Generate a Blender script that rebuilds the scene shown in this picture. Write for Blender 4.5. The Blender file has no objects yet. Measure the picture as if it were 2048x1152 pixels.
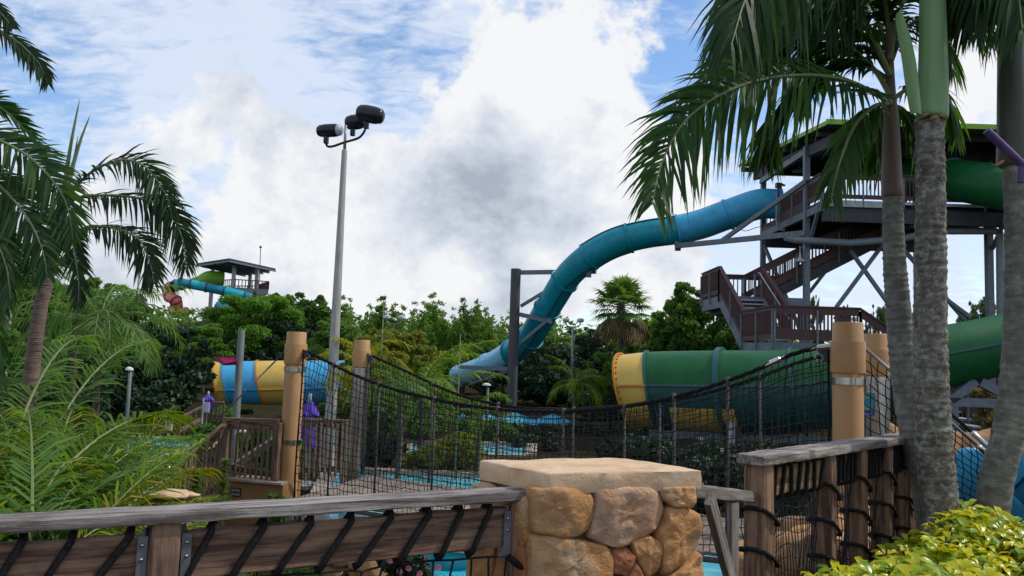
import bpy, math, random
import numpy as np
from mathutils import Vector, Matrix, noise as mnoise

V = Vector
sc = bpy.context.scene
col = sc.collection
R = math.radians

# ------------------------------------------------------------------ camera, sky, sun, exposure
FPX, CX, CY = 1560.0, 1024.0, 576.0
PITCH, ROLL = R(4.85), R(1.9)
CAM_H = 1.6
cam_d = bpy.data.cameras.new('camera')
cam = bpy.data.objects.new('camera', cam_d)
col.objects.link(cam)
cam_d.sensor_width = 36.0
cam_d.lens = 36.0 * FPX / 2048.0
cam_d.clip_start, cam_d.clip_end = 0.05, 3000
CM = Matrix.Rotation(math.pi / 2 + PITCH, 4, 'X') @ Matrix.Rotation(ROLL, 4, 'Z')
cam.matrix_world = Matrix.Translation((0, 0, CAM_H)) @ CM
sc.camera = cam
CR = CM.to_3x3()


def ray(px, py):
    return CR @ V(((px - CX) / FPX, (CY - py) / FPX, -1.0))


def at(px, py, Y):
    d = ray(px, py)
    return V((0, 0, CAM_H)) + d * (Y / d.y)


def atz(px, py, z):
    d = ray(px, py)
    return V((0, 0, CAM_H)) + d * ((z - CAM_H) / d.z)


def onplane(px, py, A, B):
    """where the sight line meets the upright plane through A and B"""
    n = V((B.y - A.y, -(B.x - A.x), 0))
    d = ray(px, py)
    o = V((0, 0, CAM_H))
    return o + d * ((A - o).dot(n) / d.dot(n))


SUN_AZ, SUN_EL = R(82), R(50)          # azimuth measured from +Y towards +X
sun_d = bpy.data.lights.new('sun', 'SUN')
sun_d.energy, sun_d.angle, sun_d.color = 2.6, R(0.6), (1.0, 0.95, 0.86)
sun = bpy.data.objects.new('sun', sun_d)
col.objects.link(sun)
sdir = V((math.sin(SUN_AZ) * math.cos(SUN_EL), math.cos(SUN_AZ) * math.cos(SUN_EL), math.sin(SUN_EL)))
sun.rotation_euler = (-sdir).to_track_quat('-Z', 'Y').to_euler()

world = bpy.data.worlds.new('World')
sc.world = world
world.use_nodes = True


def build_world():
    nt = world.node_tree
    nt.nodes.clear()
    N, L = nt.nodes.new, nt.links.new
    out = N('ShaderNodeOutputWorld')
    sky = N('ShaderNodeTexSky')
    sky.sky_type = 'NISHITA'
    sky.sun_disc = False
    sky.sun_elevation, sky.sun_rotation = SUN_EL, SUN_AZ
    sky.air_density, sky.dust_density, sky.ozone_density = 1.0, 0.3, 3.0
    bg1 = N('ShaderNodeBackground')
    bg1.inputs[1].default_value = 0.15
    hsv = N('ShaderNodeHueSaturation')
    hsv.inputs['Saturation'].default_value, hsv.inputs['Value'].default_value = 1.06, 1.22
    L(sky.outputs[0], hsv.inputs['Color'])
    L(hsv.outputs[0], bg1.inputs[0])
    tc = N('ShaderNodeTexCoord')
    dirv = tc.outputs['Generated']

    def math_(op, a, b=None, c=None, clamp=False):
        n = N('ShaderNodeMath')
        n.operation = op
        n.use_clamp = clamp
        for i, v in enumerate((a, b, c)):
            if v is None:
                continue
            if isinstance(v, (int, float)):
                n.inputs[i].default_value = v
            else:
                L(v, n.inputs[i])
        return n.outputs[0]

    def vmul(v, s):
        n = N('ShaderNodeVectorMath')
        n.operation = 'MULTIPLY'
        L(v, n.inputs[0])
        n.inputs[1].default_value = s
        return n.outputs[0]

    def vadd(v, s):
        n = N('ShaderNodeVectorMath')
        n.operation = 'ADD'
        L(v, n.inputs[0])
        if isinstance(s, tuple):
            n.inputs[1].default_value = s
        else:
            L(s, n.inputs[1])
        return n.outputs[0]

    def noise(vec, scale, detail, rough, dist=0.0):
        n = N('ShaderNodeTexNoise')
        n.inputs['Scale'].default_value = scale
        n.inputs['Detail'].default_value = detail
        n.inputs['Roughness'].default_value = rough
        n.inputs['Distortion'].default_value = dist
        L(vec, n.inputs['Vector'])
        return n.outputs[0]

    def smooth(v, a, b):
        n = N('ShaderNodeMapRange')
        n.interpolation_type = 'SMOOTHSTEP'
        n.inputs[1].default_value, n.inputs[2].default_value = a, b
        L(v, n.inputs[0])
        return n.outputs[0]

    def blob(px, py, deg_in, deg_out):
        d = ray(px, py).normalized()
        n = N('ShaderNodeVectorMath')
        n.operation = 'DOT_PRODUCT'
        L(dirv, n.inputs[0])
        n.inputs[1].default_value = d
        return smooth(n.outputs['Value'], math.cos(R(deg_out)), math.cos(R(deg_in)))

    # high thin deck: the direction projected on a plane overhead
    sep = N('ShaderNodeSeparateXYZ')
    L(dirv, sep.inputs[0])
    zz = math_('ADD', math_('MAXIMUM', sep.outputs[2], 0.0), 0.25)
    cmb = N('ShaderNodeCombineXYZ')
    L(math_('DIVIDE', sep.outputs[0], zz), cmb.inputs[0])
    L(math_('DIVIDE', sep.outputs[1], zz), cmb.inputs[1])
    deck = cmb.outputs[0]
    wisp = noise(vadd(vmul(deck, (1.0, 1.5, 1.0)), (3.1, 1.7, 0.0)), 2.2, 10, 0.6, 0.3)
    ripple = noise(vadd(vmul(deck, (1.0, 1.9, 1.0)), (7.0, 2.0, 4.0)), 11.0, 8, 0.62, 0.35)

    def total(lst):
        r = None
        for (px, py, a, b, k) in lst:
            t = math_('MULTIPLY', blob(px, py, a, b), k)
            r = t if r is None else math_('ADD', r, t)
        return r
    hi = math_('ADD', math_('MULTIPLY', wisp, 0.5), math_('MULTIPLY', ripple, 0.5))
    hi = math_('ADD', hi, total([(330, 60, 2, 10, .10), (620, 60, 2, 8, .02), (300, 200, 2, 9, -.035), (760, 150, 2, 8, -.05), (130, 130, 1, 6, -.06), (1440, 110, 2, 9, -.10),
                                 (1000, 40, 2, 8, .06), (480, 330, 3, 12, .10), (760, 330, 3, 10, .05), (1680, 560, 3, 12, .07)]))
    fac1 = math_('MULTIPLY', smooth(hi, 0.36, 0.61), 0.90)
    # heaped clouds
    puffv = vmul(dirv, (1.0, 1.0, 1.25))
    puff = noise(vadd(puffv, (1.3, 0.4, 2.2)), 5.2, 15, 0.60, 0.15)
    puffs = noise(vadd(puffv, (1.332, 0.43, 2.255)), 5.2, 15, 0.60, 0.15)
    fine = noise(vadd(puffv, (4.0, 9.0, 1.0)), 17.0, 10, 0.6, 0.3)
    big = noise(vadd(dirv, (5.0, 2.0, 7.0)), 3.0, 4, 0.5)
    hor = smooth(sep.outputs[2], 0.34, 0.10)
    cov = math_('ADD', puff, math_('MULTIPLY', hor, 0.10))
    cov = math_('ADD', cov, math_('MULTIPLY', math_('SUBTRACT', fine, 0.5), 0.16))
    cov = math_('ADD', cov, total([(1180, 190, 3, 11, .18), (1080, 330, 3, 11, .15), (920, 430, 4, 12, .16), (1270, 400, 2, 9, .16), (500, 270, 2, 8, .06), (400, 440, 3, 12, .13), (200, 430, 3, 12, .06), (60, 330, 2, 9, .02),
                                   (660, 430, 3, 9, .12), (900, 60, 2, 8, .10), (1960, 250, 2, 8, .16), (330, 150, 4, 15, -.20), (760, 120, 2, 9, -.12), (1420, 110, 3, 11, -.20),
                                   (1720, 540, 4, 14, -.24), (1560, 560, 3, 8, -.08), (1960, 520, 2, 7, -.05), (1660, 620, 1, 4, .12), (1930, 600, 1, 4, .14)]))
    fac2 = math_('MULTIPLY', smooth(cov, 0.505, 0.585), 0.97)
    lit = math_('MULTIPLY', math_('SUBTRACT', puffs, puff), 1.35)
    lit = math_('ADD', lit, math_('MULTIPLY', math_('SUBTRACT', fine, 0.5), 0.55))
    thick = smooth(cov, 0.52, 0.95)
    br = math_('ADD', math_('ADD', math_('MULTIPLY', big, 0.36), lit), 0.715)
    br = math_('SUBTRACT', br, math_('MULTIPLY', thick, 0.15))
    br = math_('ADD', br, total([(1190, 200, 3, 10, .15), (1120, 90, 2, 7, .08), (900, 70, 2, 8, .08), (1930, 270, 1, 9, .35), (1310, 330, 2, 7, .14), (930, 500, 2, 9, -.08),
                                 (1110, 330, 2, 6, -.05), (690, 350, 1, 5, .10), (480, 470, 1, 6, .08), (880, 590, 2, 6, .12), (330, 330, 4, 12, -.04)]))
    br = math_('MINIMUM', math_('MAXIMUM', br, 0.40), 1.0)
    ramp = N('ShaderNodeValToRGB')
    e = ramp.color_ramp.elements
    e[0].position, e[0].color = 0.40, (0.40, 0.45, 0.53, 1)
    e[1].position, e[1].color = 1.0, (0.93, 0.935, 0.95, 1)
    m_ = e.new(0.70)
    m_.color = (0.66, 0.71, 0.80, 1)
    L(br, ramp.inputs[0])
    bg2, bg3 = N('ShaderNodeBackground'), N('ShaderNodeBackground')
    bg2.inputs[1].default_value = 1.0
    L(ramp.outputs[0], bg2.inputs[0])
    bg3.inputs[0].default_value = (0.74, 0.82, 0.97, 1)
    mix, mix2 = N('ShaderNodeMixShader'), N('ShaderNodeMixShader')
    L(fac1, mix.inputs[0])
    L(bg1.outputs[0], mix.inputs[1])
    L(bg3.outputs[0], mix.inputs[2])
    L(fac2, mix2.inputs[0])
    L(mix.outputs[0], mix2.inputs[1])
    L(bg2.outputs[0], mix2.inputs[2])
    L(mix2.outputs[0], out.inputs[0])


build_world()
sc.view_settings.view_transform = 'Standard'
sc.view_settings.look = 'None'
sc.view_settings.exposure = 0.0
sc.view_settings.gamma = 1.0
sc.view_settings.use_curve_mapping = False
sc.render.engine = 'CYCLES'
sc.cycles.max_bounces = 6
sc.cycles.transparent_max_bounces = 6
sc.cycles.use_denoising = True

# ------------------------------------------------------------------ materials


def new_mat(name):
    m = bpy.data.materials.new(name)
    m.use_nodes = True
    nt = m.node_tree
    nt.nodes.clear()
    return m, nt, nt.nodes.new, nt.links.new


def mat(name, c1, c2=None, scale=6.0, rough=0.6, metal=0.0, bump=0.15, bscale=None, stretch=(1, 1, 1), detail=6,
        rand=0.12, spec=0.4, stain=None, stain_scale=2.0, stain_amt=0.5, coat=0.0, lo=0.35, hi=0.65, bdist=0.01):
    """painted / mineral / timber surface: two tones mixed by noise, blotches of a third, fine relief"""
    m, nt, N, L = new_mat(name)
    c2 = c2 or tuple(x * 0.75 for x in c1)
    out, bs = N('ShaderNodeOutputMaterial'), N('ShaderNodeBsdfPrincipled')
    L(bs.outputs[0], out.inputs[0])
    tc, oi = N('ShaderNodeTexCoord'), N('ShaderNodeObjectInfo')
    off = N('ShaderNodeVectorMath')
    off.operation = 'SCALE'
    off.inputs[0].default_value = (37.0, 11.0, 23.0)
    L(oi.outputs['Random'], off.inputs['Scale'])
    add = N('ShaderNodeVectorMath')
    L(tc.outputs['Object'], add.inputs[0])
    L(off.outputs[0], add.inputs[1])
    mp = N('ShaderNodeVectorMath')
    mp.operation = 'MULTIPLY'
    L(add.outputs[0], mp.inputs[0])
    mp.inputs[1].default_value = stretch
    n1 = N('ShaderNodeTexNoise')
    n1.inputs['Scale'].default_value, n1.inputs['Detail'].default_value = scale, detail
    n1.inputs['Roughness'].default_value = 0.65
    n1.inputs['Distortion'].default_value = 0.4
    L(mp.outputs[0], n1.inputs['Vector'])
    mr = N('ShaderNodeMapRange')
    mr.inputs[1].default_value, mr.inputs[2].default_value = lo, hi
    L(n1.outputs[0], mr.inputs[0])
    mx = N('ShaderNodeMix')
    mx.data_type = 'RGBA'
    mx.inputs[6].default_value, mx.inputs[7].default_value = (*c1, 1), (*c2, 1)
    L(mr.outputs[0], mx.inputs[0])
    colr = mx.outputs[2]
    if stain:
        n2 = N('ShaderNodeTexNoise')
        n2.inputs['Scale'].default_value, n2.inputs['Detail'].default_value = stain_scale, 8
        n2.inputs['Roughness'].default_value = 0.7
        L(add.outputs[0], n2.inputs['Vector'])
        m2 = N('ShaderNodeMapRange')
        m2.inputs[1].default_value, m2.inputs[2].default_value, m2.inputs[4].default_value = 0.48, 0.7, stain_amt
        L(n2.outputs[0], m2.inputs[0])
        x2 = N('ShaderNodeMix')
        x2.data_type = 'RGBA'
        L(m2.outputs[0], x2.inputs[0])
        L(colr, x2.inputs[6])
        x2.inputs[7].default_value = (*stain, 1)
        colr = x2.outputs[2]
    if rand:
        hs = N('ShaderNodeHueSaturation')
        mv = N('ShaderNodeMapRange')
        mv.inputs[3].default_value, mv.inputs[4].default_value = 1 - rand, 1 + rand
        L(oi.outputs['Random'], mv.inputs[0])
        L(mv.outputs[0], hs.inputs['Value'])
        L(colr, hs.inputs['Color'])
        colr = hs.outputs[0]
    L(colr, bs.inputs['Base Color'])
    bs.inputs['Roughness'].default_value = rough
    bs.inputs['Metallic'].default_value = metal
    bs.inputs['Specular IOR Level'].default_value = spec
    bs.inputs['Coat Weight'].default_value = coat
    if bump:
        n3 = N('ShaderNodeTexNoise')
        n3.inputs['Scale'].default_value = bscale or scale * 3
        n3.inputs['Detail'].default_value = 8
        n3.inputs['Roughness'].default_value = 0.7
        L(mp.outputs[0], n3.inputs['Vector'])
        bp = N('ShaderNodeBump')
        bp.inputs['Strength'].default_value = bump
        bp.inputs['Distance'].default_value = bdist
        L(n3.outputs[0], bp.inputs['Height'])
        L(bp.outputs[0], bs.inputs['Normal'])
    return m


def leaf_mat(name, c1, c2, trans=0.35, rough=0.45, tcol=None, spec=0.35, c3=None, p3=0.85):
    """leaves: every leaf its own tone, light passing through"""
    m, nt, N, L = new_mat(name)
    out, bs, tr, ms = (N('ShaderNodeOutputMaterial'), N('ShaderNodeBsdfPrincipled'), N('ShaderNodeBsdfTranslucent'),
                       N('ShaderNodeMixShader'))
    ge, oi = N('ShaderNodeNewGeometry'), N('ShaderNodeObjectInfo')
    rp = N('ShaderNodeValToRGB')
    e = rp.color_ramp.elements
    e[0].position, e[0].color = 0.0, (*c1, 1)
    e[1].position, e[1].color = 0.8, (*c2, 1)
    if c3:
        k = e.new(p3)
        k.color = (*c2, 1)
        k = e.new(min(p3 + 0.08, 1.0))
        k.color = (*c3, 1)
    L(ge.outputs['Random Per Island'], rp.inputs[0])
    hs = N('ShaderNodeHueSaturation')
    mv = N('ShaderNodeMapRange')
    mv.inputs[3].default_value, mv.inputs[4].default_value = 0.78, 1.22
    L(oi.outputs['Random'], mv.inputs[0])
    L(mv.outputs[0], hs.inputs['Value'])
    L(rp.outputs[0], hs.inputs['Color'])
    L(hs.outputs[0], bs.inputs['Base Color'])
    bs.inputs['Roughness'].default_value = rough
    bs.inputs['Specular IOR Level'].default_value = spec
    t2 = N('ShaderNodeMix')
    t2.data_type = 'RGBA'
    t2.blend_type = 'MULTIPLY'
    t2.inputs[0].default_value = 1.0
    L(hs.outputs[0], t2.inputs[6])
    t2.inputs[7].default_value = (*(tcol or (2.0, 1.9, 0.8)), 1)
    L(t2.outputs[2], tr.inputs[0])
    ms.inputs[0].default_value = trans
    L(bs.outputs[0], ms.inputs[1])
    L(tr.outputs[0], ms.inputs[2])
    L(ms.outputs[0], out.inputs[0])
    return m


def water_mat(name, c1, c2, sc_=3.0):
    m, nt, N, L = new_mat(name)
    out, bs = N('ShaderNodeOutputMaterial'), N('ShaderNodeBsdfPrincipled')
    L(bs.outputs[0], out.inputs[0])
    tc = N('ShaderNodeTexCoord')
    vo = N('ShaderNodeTexVoronoi')
    vo.feature = 'SMOOTH_F1'
    nz = N('ShaderNodeTexNoise')
    nz.inputs['Scale'].default_value = 1.4
    nz.inputs['Detail'].default_value = 4
    L(tc.outputs['Object'], nz.inputs['Vector'])
    ad = N('ShaderNodeVectorMath')
    L(tc.outputs['Object'], ad.inputs[0])
    L(nz.outputs[1], ad.inputs[1])
    L(ad.outputs[0], vo.inputs['Vector'])
    vo.inputs['Scale'].default_value = sc_
    mx = N('ShaderNodeMix')
    mx.data_type = 'RGBA'
    mx.inputs[6].default_value, mx.inputs[7].default_value = (*c1, 1), (*c2, 1)
    L(vo.outputs['Distance'], mx.inputs[0])
    L(mx.outputs[2], bs.inputs['Base Color'])
    bs.inputs['Roughness'].default_value = 0.08
    bs.inputs['Specular IOR Level'].default_value = 0.5
    bp = N('ShaderNodeBump')
    bp.inputs['Strength'].default_value = 0.5
    bp.inputs['Distance'].default_value = 0.08
    n2 = N('ShaderNodeTexNoise')
    n2.inputs['Scale'].default_value = 2.5
    n2.inputs['Detail'].default_value = 5
    L(tc.outputs['Object'], n2.inputs['Vector'])
    L(n2.outputs[0], bp.inputs['Height'])
    L(bp.outputs[0], bs.inputs['Normal'])
    return m


GRAIN = (1.0, 14.0, 14.0)
m_rail = mat('weathered_grey_timber', (0.37, 0.33, 0.305), (0.13, 0.105, 0.092), 2.2, 0.75, bump=0.7, bscale=7, stretch=GRAIN,
             stain=(0.07, 0.045, 0.035), stain_scale=5, stain_amt=0.6, lo=0.42, hi=0.58, bdist=0.012, rand=0.06)
m_board = mat('brown_timber', (0.28, 0.165, 0.105), (0.085, 0.045, 0.029), 2.0, 0.7, bump=0.6, bscale=6, stretch=GRAIN,
              stain=(0.035, 0.018, 0.012), stain_scale=3, stain_amt=0.65, lo=0.42, hi=0.58, bdist=0.01)
m_post = mat('warm_timber_post', (0.30, 0.175, 0.105), (0.105, 0.058, 0.036), 2.2, 0.72, bump=0.6, bscale=6, stretch=GRAIN,
             stain=(0.07, 0.04, 0.03), stain_scale=3, stain_amt=0.5, lo=0.42, hi=0.58, bdist=0.01)
m_greypost = mat('silvered_timber', (0.27, 0.235, 0.21), (0.13, 0.105, 0.09), 2.2, 0.78, bump=0.6, bscale=6, stretch=GRAIN,
                 stain=(0.09, 0.055, 0.04), stain_scale=4, stain_amt=0.5, lo=0.42, hi=0.58, bdist=0.01)
m_picket = mat('stained_picket', (0.24, 0.155, 0.105), (0.10, 0.06, 0.042), 3, 0.75, bump=0.4, bscale=8, stretch=GRAIN,
               stain=(0.2, 0.17, 0.14), stain_scale=3, stain_amt=0.5, rand=0.3)
m_plank = mat('bleached_deck_plank', (0.33, 0.27, 0.22), (0.16, 0.115, 0.085), 2.4, 0.8, bump=0.5, bscale=6, stretch=GRAIN, rand=0.25,
              stain=(0.1, 0.07, 0.05), stain_scale=4)
m_rope = mat('black_rope', (0.024, 0.022, 0.022), (0.007, 0.007, 0.008), 60, 0.9, bump=0.8, bscale=160, rand=0, spec=0.2, bdist=0.004)
m_oldrope = mat('greyed_rope', (0.16, 0.14, 0.125), (0.05, 0.045, 0.04), 50, 0.9, bump=0.8, bscale=120, rand=0, bdist=0.004)
m_net = mat('black_netting', (0.02, 0.018, 0.02), (0.012, 0.012, 0.013), 30, 0.8, bump=0, rand=0, spec=0.3)
m_steel = mat('galvanized_steel', (0.32, 0.33, 0.35), (0.22, 0.23, 0.25), 14, 0.45, metal=0.65, bump=0.05, rand=0.05)
m_bracket = mat('dull_bracket_steel', (0.17, 0.175, 0.185), (0.11, 0.115, 0.12), 14, 0.6, metal=0.3, bump=0.05, rand=0.05)
m_chrome = mat('polished_band', (0.55, 0.55, 0.55), (0.4, 0.4, 0.4), 5, 0.22, metal=0.95, bump=0.03, rand=0)
m_beige = mat('tan_paint', (0.47, 0.255, 0.105), (0.42, 0.225, 0.09), 2.5, 0.5, bump=0.12, bscale=30, rand=0.03,
              stain=(0.30, 0.15, 0.06), stain_scale=1.6, stain_amt=0.35)
m_greypole = mat('grey_post_paint', (0.16, 0.18, 0.17), (0.12, 0.135, 0.13), 4, 0.6, bump=0.1, rand=0.04)
m_concrete = mat('pale_pole', (0.42, 0.39, 0.37), (0.28, 0.26, 0.25), 3, 0.55, bump=0.1, rand=0, stretch=(4, 4, .6))
m_black = mat('black_lamp_housing', (0.012, 0.014, 0.017), (0.008, 0.009, 0.011), 8, 0.35, bump=0.03, rand=0)
m_glass = mat('lamp_glass', (0.55, 0.58, 0.6), (0.45, 0.48, 0.5), 4, 0.12, bump=0, rand=0, spec=0.7)
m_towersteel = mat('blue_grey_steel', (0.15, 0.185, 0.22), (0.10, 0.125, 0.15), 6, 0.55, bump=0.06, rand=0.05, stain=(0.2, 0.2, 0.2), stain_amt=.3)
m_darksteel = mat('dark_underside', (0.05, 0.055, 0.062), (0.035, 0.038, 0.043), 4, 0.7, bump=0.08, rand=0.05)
m_fascia = mat('pale_fascia', (0.42, 0.44, 0.46), (0.3, 0.31, 0.33), 4, 0.6, bump=0.05, rand=0.05)
m_railbrown = mat('maroon_railing', (0.095, 0.042, 0.038), (0.062, 0.030, 0.028), 5, 0.65, bump=0.15, rand=0.05, stretch=(6, 6, .7))
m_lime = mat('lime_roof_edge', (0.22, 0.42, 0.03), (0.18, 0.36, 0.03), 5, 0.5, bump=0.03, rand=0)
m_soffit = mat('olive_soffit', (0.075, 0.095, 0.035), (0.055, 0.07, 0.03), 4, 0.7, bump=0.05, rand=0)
m_pipe = mat('grey_pipe', (0.2, 0.24, 0.27), (0.16, 0.19, 0.21), 5, 0.5, bump=0.04, rand=0.03)
m_blue1 = mat('sky_blue_fibreglass', (0.050, 0.38, 0.62), (0.04, 0.32, 0.54), 3, 0.42, bump=0.03, rand=0.04, coat=0.04, spec=0.25,
              stain=(0.03, 0.16, 0.24), stain_scale=1.2, stain_amt=0.5)
m_blue2 = mat('teal_fibreglass', (0.008, 0.29, 0.38), (0.006, 0.24, 0.32), 3, 0.4, bump=0.03, rand=0.05, coat=0.06, spec=0.25,
              stain=(0.01, 0.12, 0.15), stain_scale=1.2, stain_amt=0.5)
m_blue3 = mat('pale_blue_fibreglass', (0.26, 0.62, 0.84), (0.22, 0.56, 0.78), 3, 0.35, bump=0.03, rand=0.04, coat=0.2,
              stain=(0.08, 0.26, 0.38), stain_scale=1.2, stain_amt=0.4)
m_green = mat('green_fibreglass', (0.010, 0.110, 0.030), (0.007, 0.080, 0.024), 2.5, 0.45, bump=0.03, rand=0.06, coat=0.03, spec=0.22,
              stain=(0.02, 0.09, 0.05), stain_scale=1.2, stain_amt=0.4)
m_greenblue_shaded = mat('shade_darkened_blue_green', (0.008, 0.080, 0.080), (0.006, 0.05, 0.05), 2.5, 0.42, bump=0.03, rand=0.05,  # blue-green lower shell, its colour darkened to stand in for shade
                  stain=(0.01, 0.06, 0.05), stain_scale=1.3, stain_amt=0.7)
m_flange = mat('dark_teal_flange', (0.02, 0.10, 0.095), (0.015, 0.075, 0.075), 6, 0.4, bump=0.04, rand=0.05)
m_yellow = mat('yellow_fibreglass', (0.64, 0.42, 0.075), (0.56, 0.35, 0.06), 2.2, 0.38, bump=0.03, rand=0.05, coat=0.15,
               stain=(0.5, 0.4, 0.16), stain_scale=1.0, stain_amt=0.4)
m_amber = mat('amber_flange', (0.56, 0.24, 0.02), (0.48, 0.2, 0.02), 5, 0.4, bump=0.05, rand=0)
m_skyfun = mat('bright_blue_fibreglass', (0.055, 0.36, 0.62), (0.045, 0.3, 0.52), 2.5, 0.36, bump=0.03, rand=0.05)
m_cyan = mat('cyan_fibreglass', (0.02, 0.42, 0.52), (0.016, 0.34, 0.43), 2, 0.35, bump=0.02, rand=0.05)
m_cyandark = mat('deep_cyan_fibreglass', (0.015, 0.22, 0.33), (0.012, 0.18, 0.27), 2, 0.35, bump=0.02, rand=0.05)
m_limefg = mat('lime_fibreglass', (0.16, 0.36, 0.025), (0.12, 0.28, 0.02), 1.5, 0.4, bump=0.02, rand=0)
m_coral = mat('coral_fibreglass', (0.72, 0.15, 0.15), (0.6, 0.10, 0.11), 1.5, 0.4, bump=0.02, rand=0.08)
m_magenta = mat('magenta_panel', (0.60, 0.02, 0.19), (0.52, 0.018, 0.16), 5, 0.5, bump=0.03, rand=0)
m_purple = mat('purple_paint', (0.085, 0.045, 0.17), (0.06, 0.03, 0.125), 6, 0.4, bump=0.03, rand=0)
m_purplecloth = mat('purple_canvas', (0.10, 0.055, 0.42), (0.06, 0.03, 0.28), 5, 0.8, bump=0.3, rand=0.1, stretch=(3, 3, .6))
m_cyancloth = mat('cyan_canvas', (0.05, 0.45, 0.68), (0.04, 0.38, 0.6), 4, 0.7, bump=0.1, rand=0.08)
m_white = mat('white_enamel', (0.62, 0.63, 0.63), (0.5, 0.5, 0.5), 5, 0.5, bump=0.03, rand=0.05)
m_signblack = mat('black_sign_plate', (0.013, 0.01, 0.014), (0.01, 0.008, 0.011), 5, 0.45, bump=0, rand=0)
m_signwhite = mat('white_lettering', (0.6, 0.58, 0.58), (0.5, 0.5, 0.5), 5, 0.6, bump=0, rand=0)
m_signteal = mat('teal_sign_plate', (0.015, 0.22, 0.33), (0.013, 0.2, 0.3), 5, 0.4, bump=0, rand=0)
m_signblue = mat('navy_sign_ink', (0.01, 0.03, 0.22), (0.01, 0.03, 0.2), 5, 0.4, bump=0, rand=0)
m_signgold = mat('gold_lettering', (0.36, 0.33, 0.09), (0.3, 0.28, 0.08), 5, 0.5, bump=0, rand=0)
STONEY = dict(bump=1.0, bscale=20, bdist=0.03)
m_stone = mat('ochre_boulder', (0.70, 0.37, 0.15), (0.54, 0.245, 0.08), 5.5, 0.8, rand=0.12, stain=(0.46, 0.37, 0.25), stain_scale=5, stain_amt=0.8, **STONEY)
m_stone2 = mat('rosy_boulder', (0.64, 0.43, 0.29), (0.58, 0.29, 0.14), 6, 0.8, rand=0.08, stain=(0.36, 0.29, 0.25), stain_scale=7, stain_amt=0.7, **STONEY)
m_stone3 = mat('rust_boulder', (0.46, 0.18, 0.075), (0.32, 0.115, 0.045), 6, 0.8, rand=0.1, stain=(0.42, 0.27, 0.17), stain_scale=8, stain_amt=0.5, **STONEY)
m_mortar = mat('dark_mortar', (0.20, 0.125, 0.072), (0.11, 0.066, 0.038), 12, 0.9, bump=0.6, bscale=30, rand=0)
m_cap = mat('sandy_capstone', (0.70, 0.51, 0.33), (0.62, 0.41, 0.24), 6, 0.78, bump=0.5, bscale=16, rand=0, stain=(0.42, 0.24, 0.14), stain_scale=5, stain_amt=0.9, bdist=0.02)
m_rock = mat('tan_sculpted_rock', (0.46, 0.26, 0.13), (0.34, 0.17, 0.08), 3, 0.85, bump=0.7, bscale=7, rand=0.1, stain=(0.2, 0.11, 0.06), stain_scale=2.4, bdist=0.05)
m_stucco = mat('tan_stucco', (0.36, 0.195, 0.075), (0.30, 0.155, 0.055), 3, 0.85, bump=0.4, bscale=40, rand=0)
m_coping = mat('pale_coping', (0.40, 0.33, 0.26), (0.28, 0.22, 0.17), 4, 0.8, bump=0.3, rand=0.05)
m_ground = mat('dark_mulch', (0.045, 0.036, 0.022), (0.022, 0.019, 0.011), 1.6, 1.0, bump=0.9, bscale=9, rand=0, spec=0.0,
               stain=(0.035, 0.055, 0.015), stain_scale=0.25, stain_amt=0.8, bdist=0.06)
m_water = water_mat('pool_water', (0.20, 0.62, 0.72), (0.02, 0.33, 0.47))
m_trunkpalm = mat('ringed_palm_bark', (0.20, 0.192, 0.175), (0.105, 0.098, 0.088), 5, 0.85, bump=0.6, bscale=14, stretch=(1.4, 1.4, 3.5), rand=0.04,
                  stain=(0.31, 0.335, 0.28), stain_scale=11, stain_amt=0.8, bdist=0.02)
m_lichenpalm = mat('lichened_palm_bark', (0.215, 0.19, 0.17), (0.075, 0.06, 0.052), 8, 0.9, bump=0.9, bscale=20, stretch=(1.2, 1.2, 2.6), rand=0,
                   stain=(0.44, 0.48, 0.41), stain_scale=17, stain_amt=0.95, bdist=0.03)
m_shaft = mat('green_crownshaft', (0.20, 0.34, 0.14), (0.14, 0.27, 0.10), 1.5, 0.42, bump=0.05, rand=0, stretch=(5, 5, .5))
m_shaftbrown = mat('brown_crownshaft', (0.17, 0.115, 0.085), (0.10, 0.065, 0.05), 2, 0.5, bump=0.1, rand=0.05, stretch=(5, 5, .5))
m_shaftdark = mat('dark_crownshaft', (0.075, 0.085, 0.06), (0.05, 0.05, 0.04), 2, 0.5, bump=0.1, rand=0.05, stretch=(5, 5, .5))
m_husk = mat('dry_husk', (0.34, 0.21, 0.13), (0.22, 0.12, 0.075), 6, 0.8, bump=0.3, rand=0)
m_bark = mat('tree_bark', (0.115, 0.09, 0.07), (0.06, 0.046, 0.036), 6, 0.9, bump=0.6, rand=0.15, stretch=(3, 3, .6))
m_petiole = mat('frond_rib', (0.19, 0.23, 0.08), (0.13, 0.16, 0.06), 4, 0.5, bump=0.05, rand=0.1)
m_dead = leaf_mat('dry_frond', (0.16, 0.105, 0.055), (0.24, 0.17, 0.09), 0.2, 0.7, (1.3, 1.0, 0.6))
lf_palm = leaf_mat('deep_green_palm_leaf', (0.014, 0.044, 0.016), (0.034, 0.082, 0.020), 0.36, 0.5, (2.8, 2.8, 0.5), 0.22)
lf_palm2 = leaf_mat('dark_palm_leaf', (0.011, 0.030, 0.012), (0.024, 0.052, 0.016), 0.26, 0.55, (2.6, 2.5, 0.5), 0.18)
lf_areca = leaf_mat('bright_areca_leaf', (0.040, 0.115, 0.005), (0.140, 0.215, 0.006), 0.40, 0.55, (1.9, 1.8, 0.4), 0.2, (0.36, 0.28, 0.02), 0.92)
lf_areca2 = leaf_mat('yellowing_areca_leaf', (0.13, 0.19, 0.008), (0.32, 0.28, 0.012), 0.36, 0.5, (1.7, 1.5, 0.5), 0.2)
lf_mid = leaf_mat('mid_green_leaf', (0.052, 0.122, 0.028), (0.115, 0.210, 0.044), 0.42, 0.6, None, 0.2)
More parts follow.
